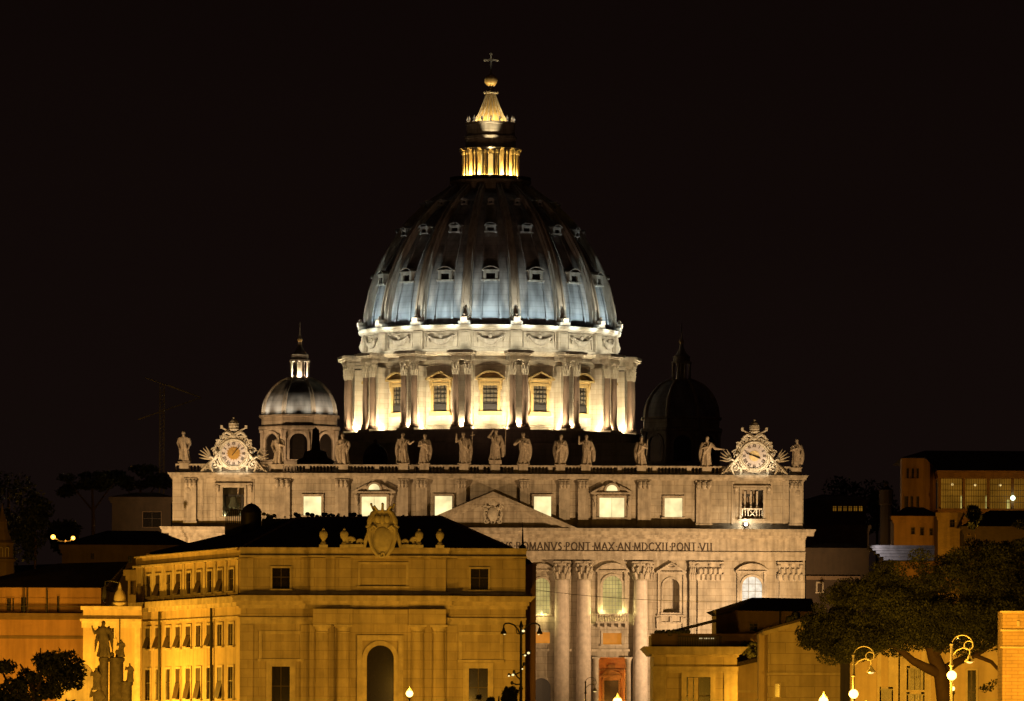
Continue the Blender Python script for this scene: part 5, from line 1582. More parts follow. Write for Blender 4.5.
for i in range(8):
    a = 2*PI*i/8; c, s_ = math.cos(a), math.sin(a)
    hgt = 5.15 if i % 2 == 0 else 4.9
    mb.tube([(0.75*c,0.45*s_,4.55),(0.95*c,0.56*s_,4.8),(1.12*c,0.66*s_,hgt)], [0.16,0.12,0.09], 6); mb.ball((1.12*c,0.66*s_,hgt+0.05), 0.14, n=7, m=5)
mb.tube([(0,0,4.4),(0,0,4.95)], 0.1, 6); mb.ball((0,0,5.0), 0.14, n=7, m=5)
mb.build('crown', M['sculpt'], E_, smooth=45)
for s, lab in ((-1,'low curled stone scroll left of the coat of arms on the parapet'), (1,'low curled stone scroll right of the coat of arms on the parapet')):
    mb = MB()
    mb.box(-1.0, 1.0, -0.3, 0.3, 0, 0.32); mb.spiral(-0.45*-s, 0, 0.62, 0.42, 0.08, 0, 1.5, 0.2, sx=-s); mb.spiral(0.5*-s, 0, 0.5, 0.32, 0.08, 0, 1.4, 0.17, sx=-s)
    o = mb.build('stone_scroll', M['sculpt'], smooth=45, loc=(xp(382.2)+s*2.75, PFY-0.45, zPT+0.008)); tag(o, lab, 'stone ornament', 'stone scrolls beside the coat of arms')
# ------------------------------------------------------------------ generic small town building
def house(name, loc, label, cat, group=None):
    return empty(name, loc, label, cat, group)
def W0(e): return Matrix.Translation(-Vector(e.location))
def quadwin(T, e, px0, px1, py0, py1, Y, mat='glass', fw=0.2, shut=None, surround='trim'):
    x0, z1 = at(px0, py0, Y); x1, z0 = at(px1, py1, Y)
    return win_part(T, x0, x1, z0, z1, Y, e, fw, glass=mat, shut=shut, surround=surround)

# left annex, brightly lit
Y = 676.0
E1 = house('annex', (at(111, 640, Y)[0], Y, 0), 'brightest lit ochre wing with a bell-shaped finial, left of the palace shutters', 'building')
T = W0(E1)
xa, xb = at(83, 650, Y)[0], at(141.5, 650, Y)[0]
zt = at(111, 606.5, Y)[1]
wx0, wz1 = at(109, 628, Y); wx1, wz0 = at(114, 638.5, Y)
mb = MB(T); mb.wall(xa, xb, 0, zt, Y, 0.4, [(wx0, wx1, wz0, wz1)], back=1.5); mb.build('wall', M['plaster'], E1)
win_part(T, wx0, wx1, wz0, wz1, Y, E1, 0.16)
z1 = at(111, 619, Y)[1]
mb = MB(T); mb.box(xa-0.25, xb, Y-0.3, Y+0.5, zt-0.35, zt+0.02); mb.box(xa-0.3, xb, Y-0.45, Y+0.5, z1-0.25, z1); mb.box(xa-0.15, xb, Y-0.2, Y+0.5, z1-0.9, z1-0.253)
mb.box(xb-0.7, xb-0.1, Y-0.15, Y+0.3, 0, z1-0.902)
mb.build('cornice', M['trim'], E1)
x, z = at(119.5, 606.5, Y)
mb = MB(T); mb.lathe([(0.85,zt),(0.85,zt+0.4),(0.66,zt+0.55),(0.62,zt+1.0),(0.48,zt+1.45),(0.25,zt+1.75),(0.2,zt+1.95),(0.1,zt+2.3),(0,zt+2.55)], x, Y+0.6, 16); mb.build('finial', M['trim'], E1, smooth=40)
E = empty('wall_lamp', (at(105, 606, Y)[0], Y+1.0, zt+0.02), 'dark hanging lantern on a bent bracket above the bright annex wall', 'lamp')
k = Y/F
mb = MB(); mb.tube([(-0.05,0,0),(-0.05,0,25*k),(0.5,0,26*k),(1.3,0,24*k)], 0.05, 6); mb.build('bracket', M['iron'], E)
mb = MB(); mb.lathe([(0.1,5*k),(0.25,8*k),(0.26,13*k),(0.16,18*k),(0.05,21*k)], -0.12, -0.1, 8); mb.build('lantern', M['iron'], E, smooth=40)
# monument silhouettes in front of it: column pedestals with a winged figure
Y = 560.0; k = Y/F
def stone_block(mb, px0, px1, py0, py1, Y, d=1.0, dy=0.0):
    x0, z1 = at(px0, py0, Y); x1, z0 = at(px1, py1, Y); mb.box(x0-E.location.x, x1-E.location.x, dy-d, dy+d, z0, z1)
E = empty('monument', (at(112, 690, Y)[0], Y, 0), 'dark stone monument of round pillars with a winged figure on top, left of the palace', 'monument')
mb = MB()
def pil(px, r, py0, py1):
    x, z1 = at(px, py0, Y); z0 = at(px, py1, Y)[1]
    x -= E.location.x
    mb.lathe([(r*k,z0),(r*k,z1-5*k),(r*1.18*k,z1-4*k),(r*1.18*k,z1-1*k),(r*0.9*k,z1)], x, 0, 18)
pil(116.5, 7.0, 657, 712); pil(104, 4.6, 657, 712); pil(126, 6.0, 681, 740)
x0 = at(97, 700, Y)[0]-E.location.x; x1 = at(133, 700, Y)[0]-E.location.x
mb.box(x0, x1, -1.6, 1.6, 0, at(111, 712, Y)[1])
mb.build('pillars', M['marble'], E, smooth=35)
mb = MB()
robed_body(mb, 3.1, 21, 0.0, 1.1); head(mb, 0, 0, 2.85, 3.0, 0.3, False)
arm(mb, (-0.36,0,2.35), (-0.75,-0.1,2.0), (-0.95,-0.2,2.5), 3.0); arm(mb, (0.36,0,2.35), (0.7,-0.1,1.9), (0.8,-0.3,1.3), 3.0)
for s in (-1, 1):
    for i in range(5):
        mb.tube([(s*0.2,0.25,2.2-0.1*i),(s*(0.4+0.06*i),0.45,2.6-0.3*i),(s*(0.45+0.08*i),0.5,1.8-0.35*i)], [0.14,0.16,0.05], 6)
o = mb.build('winged_figure', M['marble'], E); 
fx, fz = at(103.5, 657, Y); o.location = (fx-E.location.x, 0, fz); remesh(o, 0.06)
mb = MB()
for i, (px, py, r) in enumerate(((112,655,2.2),(117,652,1.8),(121,655,2.4),(96,674,3.0),(99,668,2.0),(131,680,2.0))):
    x, z = at(px, py, Y); mb.ball((x-E.location.x, 0.1*i, z), r*k*1.1, r*k, r*k*1.5, 8, 6); mb.tube([(x-E.location.x,0.1*i,z-5*k),(x-E.location.x+0.05,0.1*i,z+2.5*k)], [r*k, r*k*0.5], 7)
mb.build('trophies', M['marble'], E, smooth=50)
for px, py, hh, sd in ((96.5, 690, 1.9, 4), (121.5, 657, 1.5, 9), (130, 682, 1.6, 14), (98, 716, 2.6, 17)):
    mb = MB(); robed_body(mb, hh, sd, 0.05, 1.25); head(mb, 0, 0, 0.92*hh, hh, 0.5, False)
    arm(mb, (-0.12*hh,0,0.76*hh), (-0.25*hh,-0.05,0.62*hh), (-0.2*hh,-0.1,0.85*hh), hh); arm(mb, (0.12*hh,0,0.76*hh), (0.22*hh,-0.06,0.6*hh), (0.1*hh,-0.15,0.55*hh), hh)
    o = mb.build('small_figure', M['marble'], E); x, z = at(px, py, Y); o.location = (x-E.location.x, -0.4, z); remesh(o, 0.05)
mb = MB(); x, z = at(119.5, 655, Y); mb.tube([(x-E.location.x,0.3,z),(x-E.location.x,0.3,z+36*k)], 0.05, 6); mb.build('flagpole', M['iron'], E)
E = empty('curved_gable', (at(82, 700, 640)[0], 640, 0), 'bright curved stone gable behind the monument, left of the annex', 'gable')
k = 640/F; mb = MB()
P_ = [(-26*k, 0), (22*k, 0)]
zz = at(82, 701, 640)[1]
for i in range(13):
    t = PI/2*i/12; P_.append((20*k*math.sin(PI/2-t) - 0*k, zz-20*k + 58*k*math.sin(t)*1.0 if i else zz-20*k))
P_.append((-26*k, zz+38*k))
mb.prism(P_, -0.4, 0.6); mb.build('wall', M['trim'], E)

# left orange house with a loggia
Y = 712.0
E2 = house('town_house', (at(40, 660, Y)[0], Y, 0), 'orange house at the left edge with a dim top floor and dark hipped roof', 'house')
T = W0(E2)
xa, xb = at(-45, 650, Y)[0], at(100, 650, Y)[0]
za, zb = at(40, 616.5, Y)[1], at(40, 587.5, Y)[1]
mb = MB(T); mb.wall(xa, xb, 0, za, Y, 0.3, [], back=18); mb.build('wall', M['orange'], E2)
lw = []
for p0, p1, a, b in ((7,11,598,611),(12.5,14,598,611),(21,26,597,612),(46.5,48,590,612),(57,59.5,596,612)):
    x0, z1 = at(p0, a, Y+1.2); x1, z0 = at(p1, b, Y+1.2); lw.append((x0, x1, z0, z1))
mb = MB(T); mb.wall(xa, xb, za, zb, Y+1.2, 0.3, lw, back=16); mb.build('upper_wall', M['orange'], E2)
for o_ in lw: win_part(T, *o_, Y+1.2, E2, 0.08, surround='orange')
mb = MB(T); mb.box(xa, xb, Y-0.7, Y+1.3, za, za+0.35); mb.box(xa, xb, Y-0.35, Y+0.3, za-0.35, za-0.003); mb.box(xa, xb, Y-0.12, Y+0.3, za-2.4, za-2.1)
mb.build('ledge', M['brown'], E2)
mb = MB(T)
for p in (24.5, 28, 47): x = at(p, 600, Y)[0]; mb.tube([(x, Y-0.4, za+0.35),(x, Y-0.4, zb)], 0.06, 6)
x0 = at(0,600,Y)[0]; mb.tube([(xa,Y-0.4,za+1.1),(xb,Y-0.4,za+1.1)], 0.03, 5)
mb.build('loggia_posts', M['iron'], E2)
def W3(px, py, Y): x, z = at(px, py, Y); return (x, Y, z)
e0, e1 = (xa-0.4, Y-0.5, zb), (xb+0.4, Y-0.5, zb)
r0_, r1_ = W3(58, 563.5, Y+9), W3(128, 561.5, Y+9)
b0, b1 = (xa-0.4, Y+19, zb), (xb+0.4, Y+19, zb)
mb = MB(T); mb.face([e0,e1,r1_,r0_]); mb.face([b1,b0,r0_,r1_]); mb.face([e1,b1,r1_]); mb.face([b0,e0,r0_]); mb.face([e0,b0,b1,e1])
mb.build('roof', M['roof'], E2)

# far buildings on the left
def block(name, label, cat, Y, px0, px1, py, mat, depth=20, roofmat=None, roof=None, wins=(), cornice=0.5, z0=0.0, winmat='glass', wsur='brown'):
    xa, xb = at(px0, py, Y)[0], at(px1, py, Y)[0]; zt = at((px0+px1)/2, py, Y)[1]
    e = empty(name, ((xa+xb)/2, Y, z0), label, cat)
    T = W0(e)
    ops = []
    for a, b, c, d in wins:
        x0, z1_ = at(a, c, Y); x1, zz0 = at(b, d, Y); ops.append((x0, x1, zz0, z1_))
    mb = MB(T); mb.wall(xa, xb, z0, zt, Y, 0.4, ops, back=depth); mb.build('wall', mat, e)
    for o_ in ops: win_part(T, *o_, Y, e, 0.12, glass=winmat, surround=wsur)
    if cornice:
        mb = MB(T); mb.box(xa-cornice, xb+cornice, Y-cornice, Y+0.5, zt-0.1, zt+0.55); mb.box(xa-cornice*0.5, xb+cornice*0.5, Y-cornice*0.5, Y+0.5, zt-0.6, zt-0.103)
        mb.build('cornice', mat, e)
    if roof:
        mb = MB(T); h = roof
        p = [(xa-0.6,Y-0.6,zt+0.56),(xb+0.6,Y-0.6,zt+0.56),(xb+0.6,Y+depth,zt+0.56),(xa-0.6,Y+depth,zt+0.56)]
        c = min((xb-xa)*0.3, depth*0.4)
        q_ = [(xa+c,Y+depth/2,zt+h),(xb-c,Y+depth/2,zt+h)]
        mb.face([p[0],p[1],q_[1],q_[0]]); mb.face([p[2],p[3],q_[0],q_[1]]); mb.face([p[1],p[2],q_[1]]); mb.face([p[3],p[0],q_[0]]); mb.face(p[::-1])
        mb.build('roof', roofmat or M['roof'], e)
    return e, T
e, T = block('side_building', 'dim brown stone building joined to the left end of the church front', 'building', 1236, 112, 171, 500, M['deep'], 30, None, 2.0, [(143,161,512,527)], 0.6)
e, T = block('low_house', 'low dark house with a faint pale cornice behind the orange house', 'house', 900, 62, 190, 549, M['brown'], 30, None, 3.0, [(91,94,552,559),(128,132,556,563)], 0.4)
e, T = block('corner_house', 'narrow ochre house squeezed between the palace and the dark sloping roof', 'house', 720, 128, 150, 575, M['plaster'], 10, None, 1.0, [(131,133.5,581,594),(135.5,138,581,594)], 0.5)
# little church turret at the far left
E = empty('church_turret', (at(2, 560, 800)[0], 800, 0), 'small dark octagonal church turret at the left edge of the photo', 'church tower')
k = 800/F; z = lambda py: at(2, py, 800)[1]
mb = MB(); mb.lathe([(13*k,0),(13*k,z(562)),(14.5*k,z(561)),(14.5*k,z(559)),(12*k,z(558)),(12*k,z(545)),(13*k,z(543)),(10*k,z(540)),(8.5*k,z(536)),(6*k,z(530)),(5*k,z(523)),(5.6*k,z(522)),(4*k,z(518)),(1.5*k,z(512)),(0.5*k,z(505)),(0,z(503))], 0, 0, 8, a0=PI/8)
mb.build('tower', M['brown'], E)
mb = MB()
for i in range(3):
    x = (-6+6*i)*k; mb.frame(x-1.2*k, x+1.2*k, z(557), z(548), 0.8*k, -12.4*k, -11*k, True, False)
mb.build('arched_window', M['trim'], E)

# ------------------------------------------------------------------ right-hand foreground houses
Y = 560.0
E3 = house('corner_palace', (at(695, 670, Y)[0], Y, 0), 'ochre corner house with a deep pale cornice and plants along its roof terrace', 'house')
T = W0(E3); xw = lambda p: at(p, 670, Y)[0]; zw = lambda p: at(695, p, Y)[1]
xa, xb = xw(653.5), xw(737)
wn = (xw(686.5), xw(710.5), zw(720), zw(677))
mb = MB(T); mb.wall(xa, xb, 0, zw(648), Y, 0.4, [wn], back=14); mb.build('wall', M['plasterb'], E3)
mb = MB(T)
mb.prism([(xa-0.3, zw(654.5)), (xb+0.3, zw(654.5)), (xb+0.9, zw(646.8)), (xa-0.9, zw(646.8))], Y-1.0, Y+14)
mb.box(xa-0.15, xb+0.15, Y-0.3, Y+1, zw(657), zw(654.6)); mb.box(xa-0.1, xb+0.1, Y-0.2, Y+1, zw(671), zw(666.5)); mb.box(xa-0.02, xb+0.02, Y-0.1, Y+1, zw(673), zw(671.2))
mb.box(xa-0.05, xa+1.1, Y-0.08, Y+0.5, 0, zw(673.2)); mb.box(xb-1.1, xb+0.05, Y-0.08, Y+0.5, 0, zw(673.2))
mb.build('cornice', M['trim'], E3)
wd_ = win_part(T, *wn, Y, E3, 0.42)
mb = MB(T); mb.box(wn[0]+0.15, wn[0]+0.55, Y+0.03, Y+0.12, wn[2], wn[3]-0.05); mb.box(wn[0]+0.65, wn[0]+1.0, Y+0.04, Y+0.13, wn[2], wn[3]-0.05)
mb.build('shutter', M['paleshutter'], wd_)
xt0, xt1 = xw(651.5), xw(757)
mb = MB(T); mb.box(xt0, xt1, Y+1.0, Y+1.4, zw(647), zw(634.5)); mb.box(xt0-0.15, xt1, Y+0.9, Y+1.5, zw(634.5), zw(633.4))
mb.box(xt0, xt0+0.4, Y+1.41, Y+12, zw(647), zw(634.7)); mb.build('terrace_wall', M['brown'], E3)
mb = MB(T); rs = random.Random(8)
for i in range(26):
    x = xw(679+42*i/25); mb.box(x-0.03, x+0.03, Y+0.55, Y+0.62, zw(646.5), zw(637))
mb.box(xw(678), xw(722), Y+0.54, Y+0.64, zw(637.2), zw(636.2))
mb.build('terrace_railing', M['iron'], E3)
mb = MB(T)
for i in range(60):
    mb.ball((xw(rs.uniform(656, 690)), Y+1.2+rs.uniform(-0.2,0.3), zw(rs.uniform(631, 634.5))), rs.uniform(0.08,0.24), n=6, m=4)
for i in range(34):
    mb.ball((xw(rs.uniform(742, 756)), Y+0.6+rs.uniform(-0.2,0.3), zw(rs.uniform(640, 655))), rs.uniform(0.1,0.3), n=6, m=4)
mb.build('terrace_plants', M['leafb'], E3, smooth=60)
mb = MB(T)
for i in range(7): x = xw(700+14*i/6); mb.box(x-0.06, x+0.06, Y+0.85, Y+0.9, zw(638.7), zw(637.6))
mb.build('terrace_lights', glow('terrace_light', (1.0,0.8,0.4), 0.7), E3)
mb = MB(T); mb.tube([W3(664,633.6,Y+4), W3(716,620.5,Y+4)], 0.13, 6); mb.tube([W3(664,634,Y+4), W3(664,645,Y+4)], 0.08, 6); mb.build('awning_pole', M['iron'], E3)

Y = 572.0
E4 = house('roof_house', (at(762, 620, Y)[0], Y, 0), 'dark penthouse with a low black roof rising behind the terrace', 'house')
T = W0(E4)
xa, xb = at(716, 620, Y)[0], at(812, 620, Y)[0]; zt = at(762, 609.5, Y)[1]
wn = (at(749.5,620,Y)[0], at(757.5,620,Y)[0], at(750,631,Y)[1], at(750,623.5,Y)[1])
mb = MB(T); mb.wall(xa, xb, 0, zt, Y, 0.3, [wn], back=12); mb.build('wall', M['brown'], E4)
win_part(T, *wn, Y, E4, 0.1, surround='brown')
mb = MB(T)
a_, b_, c_, d_ = W3(713, 616.5, Y-1), W3(736, 610.5, Y-1), W3(812, 611.5, Y-1), W3(812, 598.5, Y+7)
f_ = W3(752, 597.5, Y+7)
mb.face([a_, b_, f_]); mb.face([b_, c_, d_, f_])
bk = (xb+1, Y+13, zt); bk2 = (xa-0.5, Y+13, zt); mb.face([d_, bk, bk2, f_]); mb.face([a_, f_, bk2]); mb.face([a_, bk2, bk, c_, b_])
mb.build('roof', M['roof'], E4)
mb = MB(T); x, z = at(781, 603, Y+4); mb.box(x-0.3, x+0.3, Y+3.6, Y+4.4, z-2, z-0.3); mb.tube([(at(780,620,Y)[0],Y-0.12,zt),(at(780,620,Y)[0],Y-0.12,zt-6)], 0.09, 6); mb.build('downpipe', M['iron'], E4)
mb = MB(T); rs = random.Random(18)
for i in range(60):
    px = rs.uniform(788, 806); mb.ball((*[at(px, 0, Y-4)[0]], Y-4+rs.uniform(-0.5,0.5), at(px, rs.uniform(612, 626) if 794 < px < 800 else rs.uniform(619, 627), Y-4)[1]), rs.uniform(0.1,0.32), n=6, m=4)
mb.build('roof_plants', M['leafb'], E4, smooth=60)

Y = 540.0
E5 = house('gabled_house', (at(800, 660, Y)[0], Y, 0), 'plain ochre house with a pitched eave under the pine crown, bright at its foot', 'house')
T = W0(E5)
mb = MB(T)
P_ = [at(768.5, 720, Y), at(842, 720, Y), at(842, 621, Y), at(800, 624, Y), at(768.5, 633.5, Y)]
P_[0] = (P_[0][0], 0); P_[1] = (P_[1][0], 0)
mb.prism(P_, Y, Y+14); mb.build('wall', M['plasterb'], E5)
mb = MB(T); P_ = [at(763, 635.5, Y), at(800, 625.3, Y), at(843, 622.3, Y), at(843, 619.5, Y), at(800, 621.5, Y), at(763, 631.5, Y)]
mb.prism(P_, Y-0.8, Y+14.2); mb.build('eave', M['trim'], E5)
mb = MB(T); P_ = [at(763, 631.3, Y), at(800, 621.3, Y), at(843, 619.3, Y), at(843, 617, Y), at(800, 619, Y), at(763, 629.5, Y)]
mb.prism(P_, Y-1.0, Y+14.4); mb.build('roof', M['roof'], E5)
mb = MB(T); x0, z1 = at(768, 672.5, Y); x1, z0 = at(842, 675, Y); mb.box(x0-0.1, x1, Y-0.12, Y+0.2, z0, z1); mb.build('string_course', M['trim'], E5)
wx = (at(775,690,Y)[0], at(779.5,690,Y)[0], at(777,697,Y)[1], at(777,684,Y)[1])
mb = MB(T); mb.frame(*wx, 0.1, Y-0.08, Y+0.02); wf = mb.build('window', M['trim'], E5)
g = MB(T); g.opening(*wx, Y-0.02); g.build('pane', M['glass'], wf)
mb = MB(T); x, z = at(760, 640, Y+3); mb.box(x-0.1, x+1.2, Y+2, Y+6, 0, at(760, 633, Y)[1]); mb.build('side_wall', M['plaster'], E5)

Y = 566.0
E6 = house('alley_house', (at(752, 680, Y)[0], Y, 0), 'bright yellow house end in the alley, with a sloping eave and a hanging sign', 'house')
T = W0(E6); mb = MB(T)
P_ = [(at(735,700,Y)[0],0), (at(772,700,Y)[0],0), at(772, 656, Y), at(735, 664.5, Y)]
mb.prism(P_, Y, Y+10); mb.build('wall', M['plaster'], E6)
mb = MB(T); mb.prism([at(735,667,Y), at(772,658.8,Y), at(772,654.5,Y), at(735,662.8,Y)], Y-0.6, Y+10.2); mb.build('eave', M['roof'], E6)
mb = MB(T); x0, z1 = at(735, 690, Y); x1, z0 = at(772, 692.5, Y); mb.box(x0, x1, Y-0.15, Y+0.2, z0, z1); mb.build('string_course', M['trim'], E6)
E = empty('shop_sign', (at(747.5, 684, 575)[0], 575, at(747.5, 691, 575)[1]), 'round hanging bracket sign with a small lit lantern in the alley', 'sign')
k = 575/F; mb = MB(); mb.tube([(2.7*k*math.cos(2*PI*i/16), 0, 25*k+2.7*k*math.sin(2*PI*i/16)) for i in range(17)], 0.04, 6); mb.tube([(0,0,22*k),(0,0,9*k)], 0.04, 6); mb.tube([(0,0,19*k),(-1,0.8,20*k)], 0.04, 6)
mb.ball((0,0,15*k), 2.6*k, 1.5*k, 3.2*k, 8, 6); mb.build('bracket', M['iron'], E)
mb = MB(); mb.lathe([(1.4*k,3*k),(2*k,6*k),(1.6*k,8*k),(0.4*k,9.5*k)], 0, 0, 8); mb.build('lantern', M['sodlow'], E)

# yellow house behind the pine trunk
Y = 400.0
E7 = house('yellow_house', (at(910, 690, Y)[0], Y, 0), 'yellow house behind the pine trunk with tall barred windows', 'house')
T = W0(E7); xw = lambda p: at(p, 680, Y)[0]; zw = lambda p: at(910, p, Y)[1]
wins = [(881.5, 891, 689, 720), (908.5, 922.5, 668, 690), (908.5, 922.5, 694, 720), (967.5, 976, 670, 720)]
ops = [(xw(a), xw(b), zw(d), zw(c)) for a, b, c, d in wins]
mb = MB(T); mb.wall(xw(850), xw(1003), 0, zw(640), Y, 0.3, ops, back=12); mb.build('wall', M['plaster'], E7)
for i, o_ in enumerate(ops):
    wn = win_part(T, *o_, Y, E7, 0.12, glass='dimglass' if i != 3 else 'glass')
    if i != 3:
        g = MB(T); n = 8
        for j in range(n+1):
            x = o_[0]+(o_[1]-o_[0])*j/n; g.box(x-0.03, x+0.03, Y-0.22, Y-0.16, o_[2], o_[3])
        g.box(o_[0]-0.1, o_[1]+0.1, Y-0.23, Y-0.15, o_[3]-0.08, o_[3]); g.build('bars', M['paleiron'], wn)
mb = MB(T)
for p, w_ in ((879,0.12),(894,0.35),(904,0.35),(926,0.3)): mb.box(xw(p)-w_, xw(p)+w_, Y-0.12, Y+0.05, 0, zw(648))
mb.build('pilaster_strips', M['trim'], E7)
Y = 300.0
E8 = house('brick_building', (at(1030, 680, Y)[0], Y, 0), 'bright yellow brick building at the right edge with two pale string courses', 'building')
T = W0(E8); xw = lambda p: at(p, 660, Y)[0]; zw = lambda p: at(1015, p, Y)[1]
mb = MB(T); mb.wall(xw(1002.5), xw(1120), 0, zw(610.5), Y, 0.3, [], back=3); mb.build('wall', M['brick'], E8)
mb = MB(T)
for p in (611, 629.5, 646.5): mb.box(xw(1002.5)-0.1, xw(1120), Y-0.12, Y+0.3, zw(p+1.6), zw(p))
mb.build('string_course', M['trim'], E8)
mb = MB(T); mb.box(xw(1018)-0.06, xw(1018)+0.06, Y-0.1, Y+0.05, zw(626.5), zw(621)); mb.build('slit_window', M['trim'], E8)

# ------------------------------------------------------------------ far palace on the right and roofs below it
Y = 1150.0; k = Y/F
E9 = house('hill_palace', (at(965, 500, Y)[0], Y, 0), 'large orange palace on the right hill with a long lit glazed loggia', 'palace')
T = W0(E9); xw = lambda p: at(p, 495, Y)[0]; zw = lambda p: at(965, p, Y)[1]
o9 = [(xw(a), xw(b), zw(d), zw(c)) for a, b, c, d in ((907,909.5,468,478),(912,914.5,468,478),(917,919.5,468,478),(905,909,496,511),(911,914,496,511),(917,920,496,511))]
mb = MB(T); mb.wall(xw(902.5), xw(924), 0, zw(458), Y+2, 0.4, o9, back=5); mb.face([(xw(924),Y+2,0),(xw(938),Y+6,0),(xw(938),Y+6,zw(462)),(xw(924),Y+2,zw(458))]); mb.build('side_wall', M['orange'], E9)
for o_ in o9: win_part(T, *o_, Y+2, E9, 0.15, glass='dimglass', surround='orange')
mb = MB(T); mb.box(xw(937.5), xw(1080), Y-0.5, Y+20, zw(478), zw(473)); mb.box(xw(936.5), xw(1080), Y-1.1, Y+20, zw(473), zw(470.8))
mb.box(xw(938), xw(1080), Y-0.4, Y+20, 0, zw(509)); mb.box(xw(937), xw(1080), Y-0.7, Y+1, zw(510.5), zw(508.5))
mb.build('loggia_wall', M['orange'], E9)
mb = MB(T); mb.opening(xw(939), xw(1080), zw(508.5), zw(478), Y+3.5); mb.build('loggia_room', M['windim'], E9)
mb = MB(T)
for i in range(7):
    x = xw(939.5+24.3*i); mb.box(x-0.25, x+0.25, Y-0.35, Y+0.4, zw(508.5), zw(478))
mb.build('loggia_piers', M['orange'], E9)
mb = MB(T)
for i in range(60):
    x = xw(941+2.35*i); mb.box(x-0.04, x+0.04, Y+0.42, Y+0.5, zw(508.5), zw(478))
for p in (484, 490, 496, 502): mb.box(xw(939), xw(1080), Y+0.43, Y+0.49, zw(p)-0.05, zw(p)+0.05)
mb.build('glazing_bars', M['brown'], E9)
mb = MB(T)
for px, py0, py1, w_ in ((963,495,508,0.22),(988,495,508,0.22),(1009.5,499,508,0.22)):
    x = xw(px); mb.box(x-w_, x+w_, Y+2.6, Y+2.8, zw(py1), zw(py0))
mb.build('lit_door', glow('lit_door_gap', (0.9,0.75,0.2), 0.55), E9)
mb = MB(T)
for px, py in ((953,484),(976,484.5),(1001,484.5)): mb.ball((xw(px), Y+1.8, zw(py)), 0.22, n=8, m=6)
mb.build('ceiling_lamp', M['sodlow'], E9)
mb = MB(T); mb.ball((xw(1012.5), Y-0.9, zw(498)), 0.42, n=10, m=8); mb.build('bright_lamp', M['coolbulb'], E9)
mb = MB(T); rf = [(xw(901.5),Y+1,zw(457.5)),(xw(925.5),Y+1,zw(457.5)),(xw(936.5),Y-1.2,zw(470.6)),(xw(1085),Y-1.2,zw(470.6)),(xw(1085),Y+14,zw(447.2)),(xw(930),Y+14,zw(447.0))]
mb.face([rf[0],rf[1],rf[5]]); mb.face([rf[1],rf[2],rf[3],rf[4],rf[5]]); mb.face([rf[5],rf[4],(xw(1085),Y+30,zw(470)),(xw(902),Y+30,zw(458)),rf[0]])
mb.build('roof', M['roof'], E9)

e, T = block('terrace_house', 'small orange house with three dark windows below the hill palace', 'house', 1080, 894, 938, 519.5, M['orange'], 10, None, 2.2, [(911.5,914.5,528,534),(920.5,923.5,528,535),(930,932.5,529,535)], 0.5)
e, T = block('stone_bastion', 'bright orange rough stone bastion at the foot of the lit loggia', 'bastion', 1070, 938, 962, 516, M['brick'], 10, None, None, [(950,954.5,519.5,527)], 0.4)
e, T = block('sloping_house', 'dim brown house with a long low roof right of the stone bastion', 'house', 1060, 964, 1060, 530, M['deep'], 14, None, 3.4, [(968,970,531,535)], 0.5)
e, T = block('colonnade_house', 'dark low building with a row of faint lit openings right of the church front', 'building', 1260, 806, 866, 503, M['brown'], 20, None, 2.0, [(833+5.2*i, 836.4+5.2*i, 505, 511) for i in range(6)], 0.4, winmat='windim')
e, T = block('dark_house', 'plain dark block below the row of faint lit openings', 'building', 1240, 806, 869, 528, M['brown'], 12, None, None, [], 0.4)
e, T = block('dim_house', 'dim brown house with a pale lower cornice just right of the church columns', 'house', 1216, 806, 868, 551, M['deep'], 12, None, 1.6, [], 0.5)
x0, z1 = at(806, 576, 1215.9); x1, z0 = at(860, 580, 1215.9)
mb = MB(W0(e)); mb.box(x0, x1, 1215.2, 1216, z0, z1); mb.build('lower_cornice', M['brown'], e)
win_part(W0(e), at(817.5,585,1216)[0], at(822,585,1216)[0], at(820,592,1216)[1], at(820,583.5,1216)[1], 1215.9, e, 0.3)
E = empty('chimney_turret', (at(886, 500, 1200)[0], 1200, 0), 'thin dim stone turret with a knob on top, left of the hill palace', 'turret')
k = 1200/F; z = lambda py: at(886, py, 1200)[1]
mb = MB(); mb.lathe([(6*k,0),(6*k,z(505)),(7*k,z(504)),(7*k,z(491)),(7.6*k,z(490)),(4*k,z(488)),(1.6*k,z(487)),(2.4*k,z(484)),(1.2*k,z(481.5)),(0,z(480.5))], 0, 0, 10); mb.build('tower', M['deep'], E, smooth=30)
# pale lit cornice end
Y = 900.0
E = empty('lit_terrace', (at(893, 553, Y)[0], Y, 0), 'pale stone terrace edge lit cold white, above the left side of the pine', 'terrace')
T = W0(E); mb = MB(T)
for i, (a, b, c, d) in enumerate(((869.5,934,545.5,548.5),(872,934,548.51,551),(876,934,551.01,554),(880,934,554.01,557),(884,934,557.01,560.5))):
    x0, z1 = at(a, c, Y); x1, z0 = at(b, d, Y); mb.box(x0, x1, Y-1.6+0.3*i, Y+6, z0, z1)
mb.build('stone_cornice', M['sculpt'], E)
x, z = at(866, 553, Y-3); light('SPOT', (x-0.5, Y-4, z), 520, (0.82,0.78,1.0), 0.15, (x+5, Y-0.5, z), 75, 0.7)

